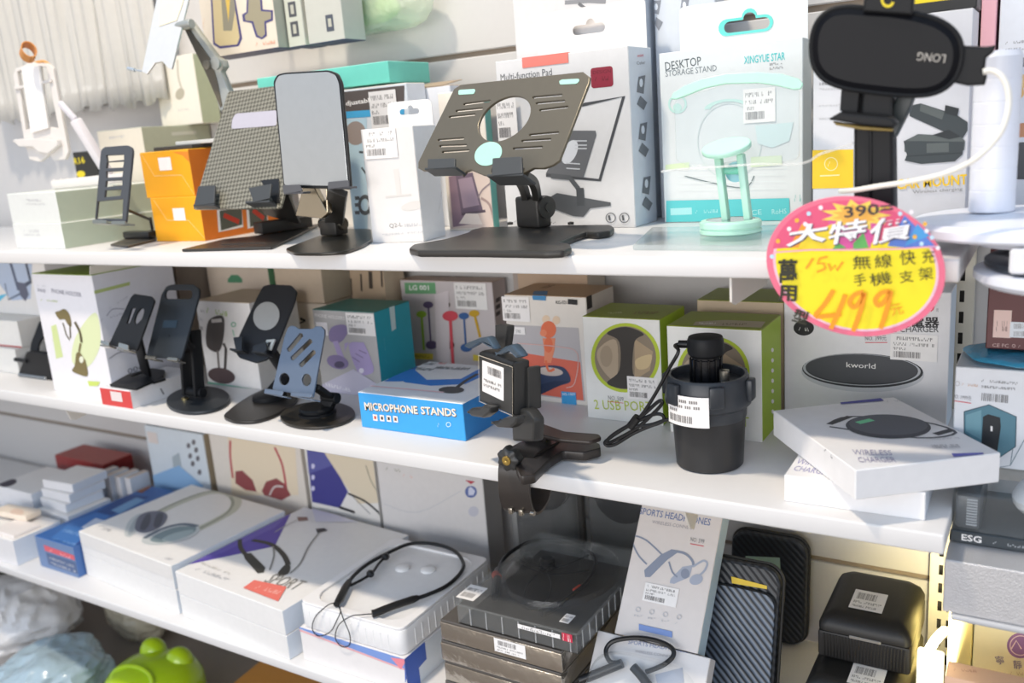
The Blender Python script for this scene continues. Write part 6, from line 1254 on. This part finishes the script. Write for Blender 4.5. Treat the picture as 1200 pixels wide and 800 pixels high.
# ---------------------------------------------------------------- white display stand with a ribbed column
sc_ = V3(-.036, .085, 0)
t = empty('display_stand', sc_+EZ*.0008, 'round white display stand with a ribbed column at the right end', 'display stand')
wp_ = mat('#e4e8f2', .35)
ctop_ = ony((1165, 66), sc_[1]); rc = (ony((1192, 150), sc_[1])[0]-ony((1136, 150), sc_[1])[0])/2; cx_ = ony((1164, 200), sc_[1])[0]
a = Acc(); prof = [(0, 0)]; zt_ = .0305; Hc = ctop_[2]-zt_; nr = 7
for i in range(nr): prof += [(rc*.985, Hc*i/nr), (rc, Hc*(i+.03)/nr), (rc, Hc*(i+.5)/nr), (rc, Hc*(i+.96)/nr), (rc*.985, Hc*(i+.985)/nr)]
prof += [(rc*.9, Hc+.004), (0, Hc+.005)]
a.lathe(V3(cx_, sc_[1], zt_), prof, wp_, 40, caps=(False, False)); a.build('ribbed_column', t, smooth=15)
dc = V3(-.022, sc_[1], 0)
a = Acc(); a.lathe(dc, [(0, .0125), (.093, .0125), (.097, .0150), (.097, .0215), (.092, .0255), (.05, .0285), (rc*1.2, .0300), (0, .0300)], wp_, 72, caps=(False, False)); a.build('round_tray', t)
a = Acc(); a.lathe(dc+EZ*.001, [(0, 0), (.040, 0), (.040, .0114), (0, .0114)], wp_, 40, caps=(False, False)); a.build('foot_ring', t)
a = Acc(); lc = V3(.026, .052, -.026); a.lathe(lc, [(0, 0), (.082, 0), (.088, .005), (.088, .011), (.084, .013), (0, .013)], wp_, 60, caps=(False, False)); a.build('lower_tray', t)
a = Acc(); a.lathe(lc+V3(0.0, 0, .0132), [(.076, 0), (.080, .003), (.080, .007), (.074, .010), (.062, .010), (.058, .006), (.0, .006)], mat('#2a3038', .35), 48, caps=(True, False)); a.build('black_ring', t)
a = Acc(); a.rbox(lc+V3(-.058, -.066, .0165), EX, EY, EZ, .036, .012, .0200, mat('#dfe0e4', .4), .002); a.build('spacer', t)
a = Acc(); a.lathe(lc+V3(0, 0, .019), [(.02, 0), (.02, .0190), (0, .0190)], wp_, 24); a.build('hub', t)

# ---------------------------------------------------------------- black wireless car holder
hx_ = onz((1022, 293), .004); hx_ = V3(hx_[0], .034, 0)
Yh = -.012
t = empty('car_holder', V3(hx_[0], hx_[1], .0005), 'black wireless car phone holder with a glossy oval head, above the round sale sign', 'phone holder')
a = Acc(); a.lathe(V3(hx_[0], hx_[1], .0005), [(0, 0), (.026, 0), (.028, .003), (.026, .008), (.014, .012), (0, .012)], PLAST, 36, caps=(False, False)); a.build('suction_base', t)
frp = frame(ony((1022, 180), .022), 0, 0)
fplate('pole', t, frp, [(1000, 100), (1046, 98), (1048, 250), (1000, 262)], .022, PLAST, .003, (), .003)
zl_ = ony((1024, 256), .022)[2]
fplate('pole_rib', t, frp, [(1018, 118), (1022, 118), (1022, 250), (1018, 251)], .003, PLASTG, 0, (), .0006, off=.0014)
frh = frame(ony((1040, 60), Yh), -4, -4)
head = [(950, 62), (951, 42), (958, 24), (972, 12), (992, 8), (1012, 9), (1052, 12), (1090, 20), (1112, 31), (1124, 46), (1127, 66), (1121, 88), (1108, 103), (1088, 111), (1060, 112), (1020, 108), (988, 103), (966, 94), (954, 80)]
hs = sm(head, 4, True)
fplate('head', t, frh, hs, .020, PLASTG, 0, (), .006)
o_, u_, v_, n_ = frh
rimP = P2(frh, [(1039+(x-1039)*.985, 60+(y-60)*.97) for x, y in hs]); a = Acc(); rp = [o_-n_*.004+u_*p[0]+v_*p[1] for p in P2(frh, hs)]; a.tube(rp+rp[:1], .0022, PLAST, 8); a.build('head_rim', t)
k = Canvas(None, o_-u_*.1-v_*.1, u_, v_, n_, .3, .3); a = Acc(); k.a = a; k.k = .0006; k.text('LONG', (1109, 64), (1076, 61), 10, ink('#b9b4ac')); a.build('printed_mark', t)
fplate('side_jaw', t, frh, [(1118, 50), (1132, 54), (1157, 55), (1168, 53), (1164, 62), (1156, 68), (1154, 84), (1157, 90), (1154, 100), (1134, 101), (1116, 97)], .016, PLAST, .001, (), .002, off=-.004)
fplate('top_jaw', t, frh, [(1013, -14), (1072, -10), (1070, 18), (1011, 14)], .012, PLAST, .001, (), .002, off=.004)
k = Canvas(None, o_-u_*.1-v_*.1, u_, v_, n_, .3, .4); a = Acc(); k.a = a; k.k = .0048; k.ring((1041, 0), 8, 9, .35, ink('#e8d21e'), 0, 24, 20, 300); a.build('yellow_emblem', t)
for q in ([(986, 100), (1008, 104), (1005, 134), (984, 130)], [(1013, 104), (1045, 108), (1045, 140), (1010, 134)]): fplate('lower_arm', t, frh, q, .006, PLAST, .001, (), .001, off=-.008)
fplate('foot_jaw', t, frh, [(970, 140), (984, 132), (1045, 138), (1052, 145), (1046, 150), (1010, 147)], .022, PLAST, .002, (), .002, off=.008)
fplate('yellow_strip', t, frh, [(976, 143), (1010, 148), (1046, 151), (1046, 154), (1008, 152), (980, 147)], .010, mat('#8a7434', .4), 0, (), .0008, off=.004)
fplate('rear_arm', t, frp, [(1052, 110), (1072, 112), (1066, 128), (1050, 160), (1044, 166), (1044, 128)], .012, mat('#2f3a3e', .35), .002, (), .0015, off=-.004)
a = Acc(); bar(a, ony((1022, 112), .012), ony((1030, 80), Yh+.02), .03, .014, EX, PLAST); a.build('neck', t)
cabw = mat('#e9e6dc', .4)
a = Acc(); wpts = [ony(p, y) for p, y in (((1152, 84), Yh), ((1163, 83), Yh), ((1174, 90), Yh-.002), ((1181, 105), Yh-.004), ((1182, 125), Yh-.006), ((1176, 148), Yh-.010), ((1163, 168), Yh-.012), ((1140, 188), Yh-.014), ((1108, 203), Yh-.014), ((1070, 212), Yh-.012), ((1030, 218), Yh-.008), ((1000, 223), Yh+.004), ((985, 224), .03))]
a.tube(sm(wpts, 6), .0023, cabw, 8); a.build('white_cable', t)
tc_ = Acc(); tc_.tube(sm([ony(p, y) for p, y in (((1000, 168), .048), ((975, 176), .06), ((960, 181), .07), ((945, 190), .075), ((920, 193), .08), ((890, 192), .085), ((850, 195), .085), ((800, 198), .085), ((775, 201), .085))], 6), .0013, clear('#f2f2ee', .5), 6); tc_.build('thin_cable', t)

# ---------------------------------------------------------------- round sale sign
Ys = -.026
frs = frame(ony((1003, 312), Ys), -6, -3)
o_, u_, v_, n_ = frs
t = empty('sale_sign', o_, 'oval pink and yellow sale sign reading 499 on the top shelf edge', 'sign')
pink_ = mat('#e8718c', .5, grain=.01)
outl = pxell((1003, 312), 106, 81, 12, 64)
fplate('sign_card', t, frs, outl, .0016, pink_, 0, (), .0003)
a = Acc(); k = Canvas(a, o_-u_*.1-v_*.1, u_, v_, n_, .3, .3); 
def E_(s_): return [(1003+(x-1003)*s_, 312+(y-312)*s_) for x, y in outl]
k.poly(E_(.925), ink('#f2c3d6')); k.poly(E_(.895), ink('#f5e21f'))
# upper artwork band, cut by a slanted line
el = E_(.925)
y_at = lambda x: 293-(x-908)*.035
k.poly([p for p in E_(.94) if p[1] <= y_at(p[0])]+[], ink('#e0567c'))
for pts, c in (([(925, 290), (940, 262), (960, 280), (1000, 290)], '#f0a02e'), ([(1060, 252), (1098, 290), (1062, 290), (1040, 288)], '#5a7fd0'), ([(1075, 262), (1090, 276), (1060, 288)], '#4a9bd8'), ([(970, 252), (1030, 246), (1020, 290), (975, 292)], '#d8569c'), ([(940, 280), (975, 262), (985, 292), (935, 292)], '#f2d52a'), ([(1000, 285), (1012, 272), (1018, 290), (1000, 292)], '#5fae5a'), ([(975, 292), (982, 284), (992, 290)], '#5fae5a')): k.poly(pts, ink(c))
star = []
for i in range(22):
    r_ = (1.0 if i % 2 == 0 else .62); star.append((1003+42*r_*math.cos(2*math.pi*i/22), 252+19*r_*math.sin(2*math.pi*i/22)))
k.poly(star, ink('#f2d15a')); k.poly([(1003+(x-1003)*.7, 252+(y-252)*.7) for x, y in star], ink('#eeb04a'))
for i, (x, y) in enumerate(((925, 268), (934, 258), (948, 250), (962, 243), (1040, 243), (1055, 250), (1068, 248), (1084, 262), (1092, 278), (1099, 290), (1072, 277), (1080, 285), (1086, 270), (912, 282), (905, 300), (944, 262))): k.ell((x, y), 2.6, 2.6, ink(('#f4ecf2', '#f0b43c', '#bfe0f4')[i % 3]), 0, 14)
k.text('390=', (990, 255), (1047, 249), 13, ink('#3a3236'), .015)
for dx, dy, c in ((1.2, 1.4, '#4a4258'), (0, 0, '#f2f0f2')):
    k.text('大', (921+dx, 289+dy), (968+dx, 282+dy), 23, ink(c), .028, .35); k.text('特', (969+dx, 287+dy), (1013+dx, 281+dy), 26, ink(c), .016, .30); k.text('價', (1016+dx, 287+dy), (1066+dx, 279+dy), 29, ink(c), .016, .35)
k.stroke([(908, 295), (950, 292), (1000, 292), (1050, 291), (1096, 288)], 1.6, ink('#f0a8c4'))
ki = ink('#2b2a1a'); og = ink('#f09a1c')
k.text('萬', (913, 331), (935, 331), 28, ki, .03); k.text('用', (912, 352), (934, 353), 19, ki, .03); k.text('型', (928, 375), (945, 380), 16, ki, .03)
for q in ([(953, 302), (945, 314)], [(970, 300), (961, 302), (958, 308), (966, 308), (967, 314), (958, 318)], [(971, 308), (974, 316), (979, 310), (981, 316), (988, 306)]): k.stroke(q, 2.4, og)
k.text('無', (1000, 315), (1021, 314), 16, ki, .0); k.text('線', (1026, 314), (1046, 312), 16, ki); k.text('快', (1055, 310), (1073, 309), 17, ki); k.text('充', (1081, 308), (1096, 307), 16, ki)
k.text('手', (1002, 335), (1016, 333), 14, ki); k.text('機', (1021, 335), (1046, 331), 15, ki); k.text('支', (1055, 331), (1071, 329), 14, ki); k.text('架', (1078, 328), (1094, 326), 15, ki)
for q in ([(977, 339), (967, 355), (956, 369), (970, 369), (986, 367)], [(991, 344), (985, 360), (974, 384)], [(1012, 341), (1002, 344), (996, 353), (1001, 359), (1008, 352), (1013, 342), (1009, 362), (1000, 387)], [(1043, 340), (1033, 342), (1026, 350), (1030, 357), (1038, 350), (1044, 340), (1040, 360), (1032, 384)]): k.stroke(q, 5.0, og, 4)
k.text('元', (1046, 369), (1060, 366), 13, og)
a.build('printed_face', t)
a = Acc(); zc3 = .0
b0 = o_-n_*.0016; bx_ = o_[0]
a.rbox(V3(bx_-.012, -.0012, -.018), EX, EY, EZ, .024, .0009, .018, clear('#eef2f4', .5), .0003); a.rbox(V3(bx_-.012, -.0240, -.002), EX, EY, EZ, .024, .024, .0015, clear('#eef2f4', .5), .0003); a.rbox(V3(bx_-.012, -.0245, -.012), EX, EY, EZ, .024, .0012, .024, clear('#eef2f4', .5), .0003); a.build('clear_clip', t)

# ---------------------------------------------------------------- silver bracket, selfie stick, hanging sleeves
slv = mat('#dfe0df', .3, .35, kind='painted'); slg = mat('#a9adaa', .35, .5, kind='painted')
t = empty('laptop_stand', V3(ony((250, 150), .20)[0]-.02, .30, .0005), 'silver folding laptop stand rising behind the woven plate', 'laptop stand')
frl = frame(ony((200, 40), .135), -8, 12)
fplate('plate', t, frl, [(186, -14), (222, -14), (220, 2), (201, 81), (197, 80), (190, 72), (181, 74), (172, 87), (166, 84)], .004, slv, .001, (), .0008)
fplate('cream_pad', t, frl, [(188, -14), (219, -14), (214, 4), (207, 24), (186, 31)], .0008, mat('#e9e1c8', .5), .001, (), .0003, off=.001)
frl2 = frame(ony((240, 70), .190), 0, 2)
fplate('arm', t, frl2, [(214, 26), (222, 25), (252, 66), (260, 70), (262, 78), (258, 84), (268, 108), (262, 128), (258, 130), (246, 92), (240, 70)], .012, mat('#b4b8b4', .35, .5, kind='painted'), .001, (), .001)
fplate('dark_channel', t, frl2, [(215, 32), (219, 31), (247, 70), (255, 98), (260, 124), (258, 126), (243, 90)], .002, mat('#5c564a', .5), 0, (), .0003, off=.0012)
a = Acc(); c = ony((254, 74), .178); a.lathe(c, [(.010, 0), (.010, .004), (.005, .005), (0, .005)], slg, 20, -EY); a.lathe(ony((245, 76), .175), [(.007, 0), (.007, .006), (0, .006)], mat('#6b675c', .4), 16, -EY); a.build('pivot', t)
a = Acc(); bl_ = ony((262, 126), .212); kn = V3(bl_[0]-.01, .335, bl_[2]-.012); bar(a, bl_, kn, .018, .010, EX, slg); bar(a, kn, V3(bl_[0]-.01, .335, .021), .018, .010, EX, slg); a.build('lower_arm', t)
a = Acc(); a.rbox(V3(bl_[0]-.05, .298, .0005), EX, EY, EZ, .085, .075, .022, slg, .002); a.build('base', t)
a = Acc(); pq = onp((212, 30), frl[0]-frl[3]*.006, frl[3]); rodz(a, pq-EX*.02, pq+EX*.025, .007, slg); bar(a, pq, ony((220, 32), .196), .012, .008, EX, slg); a.build('upper_pivot', t)
a = Acc(); rodz(a, ony((150, 80), .155), ony((158, 82), .155), .003, mat('#cfd8de', .25, .7)); rodz(a, ony((158, 82), .155), ony((171, 84), .160), .0012, mat('#cfd8de', .25, .7)); a.build('side_pin', t)

t = empty('selfie_stick', g2.o+V3(g2.W*.5, .10, g2.H+.0005), 'white selfie stick holder with an orange wrist loop at the far left', 'selfie stick')
wpl = mat('#d6d2ce', .3, coat=.2); frs_ = frame(ony((30, 185), .105), -12, 3); zt_ = g2.o[2]+g2.H
fplate('clamp_back', t, frs_, [(15, 88), (18, 80), (27, 77), (36, 72), (44, 74), (56, 74), (62, 80), (80, 178), (76, 187), (62, 188), (58, 180), (54, 184), (46, 190), (34, 187), (28, 165)], .008, wpl, .002, [[(20, 84), (26, 82), (36, 150), (30, 152)], [(46, 78), (54, 79), (68, 150), (54, 148)]], .0015)
fplate('grip_bar', t, frs_, [(25, 80), (45, 77), (56, 150), (36, 156)], .005, mat('#f4f1ee', .3), .001, (), .001, off=.006)
fplate('cross_bar', t, frs_, [(16, 102), (59, 93), (60, 96), (17, 105)], .003, wpl, 0, (), .0005, off=.004)
fplate('lower_jaw', t, frs_, [(14, 165), (17, 163), (40, 162), (66, 164), (68, 170), (56, 180), (44, 178), (38, 172), (22, 172)], .012, wpl, .001, (), .0015, off=.010)
orr = mat('#c98a4a', .5); a = Acc(); lc = ony((33, 61), .10); ax_ = unit(V3(.85, -.25, .40)); e1 = unit(np.cross(ax_, EZ)); e2 = np.cross(e1, ax_)
a.ribbon([lc+(e1*math.cos(p)*.011+e2*math.sin(p)*.014) for p in np.linspace(-1.5, 4.75, 30)], ax_, .019, .0016, orr); a.build('wrist_loop', t)
a = Acc(); a.tube(sm([onp(p, frs_[0]-frs_[3]*.004, frs_[3]) for p in ((40, 74), (52, 72), (61, 80), (64, 92))], 5), .0026, mat('#d9a468', .5), 8); a.build('cord', t)
a = Acc(); q0 = ony((70, 120), .122); q1 = ony((88, 140), .128); q2_ = ony((128, 205), .16); bar(a, q0, q1, .010, .008, EX, mat('#d9d6dc', .3), .002); bar(a, q1, q2_, .019, .014, EX, mat('#e3dfe2', .3), .003); a.build('telescopic_pole', t)
a = Acc(); q3 = g2.o+V3(.05, .06, g2.H+.0034); bar(a, q3+V3(-.01, .0, .005), q3+V3(.125, .05, .009), .016, .010, EZ, wpl, .003)
for k_ in range(4): a.lathe(q3+V3(-.006+.012*k_, .002+.005*k_, .009), [(.004, 0), (.004, .004), (0, .006)], wpl, 12)
bar(a, q3+V3(.115, .046, .006), q2_+V3(-.0, 0, -.004), .012, .010, EX, wpl, .002)
a.build('folded_tripod', t)

# pleated translucent sleeves hanging at upper left
t = empty('plastic_sleeves', ony((90, 130), .34), 'row of translucent white pleated plastic sleeves hanging at upper left', 'plastic sleeves')
Yv = .335; xa, xb = ony((-30, 60), Yv)[0], ony((186, 60), Yv)[0]; zb1, zt1 = ony((90, 132), Yv)[2], ony((90, -20), Yv)[2]+.05
n_sl = 7; w_ = (xb-xa)/n_sl
rn = random.Random(4)
for i in range(n_sl):
    a = Acc(); N = 18; vs = []; rows = 7; ph = rn.uniform(0, 6)
    for j in range(rows):
        zq = zb1+rn.uniform(-.004, .004)*(j == 0)+(zt1-zb1)*j/(rows-1)
        for q in range(N+1):
            s_ = q/N; vs.append(V3(xa+w_*(i+s_)+.004*j/rows, Yv-.008*math.sin(s_*math.pi)-.004*math.sin(s_*17+ph+j*.25)-.002*math.sin(s_*41+ph), zq+(.006*math.sin(s_*9+ph) if j == 0 else 0)))
    fs = [[j*(N+1)+q, j*(N+1)+q+1, (j+1)*(N+1)+q+1, (j+1)*(N+1)+q] for j in range(rows-1) for q in range(N)]
    a.add(vs, fs, mat('#d2d0ca', .2, alpha=.85, coat=.3)); so = a.build('sleeve', t, smooth=80)
    m_ = so.modifiers.new('thickness', 'SOLIDIFY'); m_.thickness = .0006
a = Acc(); rodz(a, V3(xa-.02, Yv-.004, zt1+.004), V3(xb+.02, Yv-.004, zt1+.004), .004, mat('#b9bcc0', .3, 1))
for x in (xa, (xa+xb)/2, xb): rodz(a, V3(x, Yv-.004, zt1+.004), V3(x, YW+.001, zt1+.004), .003, mat('#b9bcc0', .3, 1))
a.build('hanging_rail', t)
# clear bag of small things hanging on the back panel, top
bg_ = ony((438, 4), .352)
a = Acc(); rings = []
for i in range(9):
    th = math.pi*(i+.3)/9; rings.append([bg_+V3(.11*math.sin(th)**.5*math.cos(p)*(1+.07*math.sin(4*p)), .03*math.sin(th)**.5*math.sin(p), -.045*math.cos(th)*(1+.2*math.sin(3*p+1)*math.sin(th))) for p in np.linspace(0, 2*math.pi, 36, endpoint=False)])
t = empty('goods_bag', bg_, 'clear plastic bag with green and dark contents hanging at the top', 'bag')
a.loft(rings, mat('#d3dfc8', .15, alpha=.45, kind='crinkle', coat=.3)); a.build('clear_bag', t)
a = Acc(); blob(a, bg_+V3(-.062, .0, .0), (.028, .016, .022), mat('#4c463c', .5), 1); a.build('dark_item', t)
a = Acc(); blob(a, bg_+V3(.0, .0, -.012), (.05, .014, .02), mat('#a9c98a', .5), 3); a.build('green_item', t)
a = Acc(); rodz(a, bg_+V3(0, 0, .043), V3(bg_[0], YW+.001, bg_[2]+.043), .0025, mat('#b9bcc0', .3, 1)); a.build('peg_hook', t)
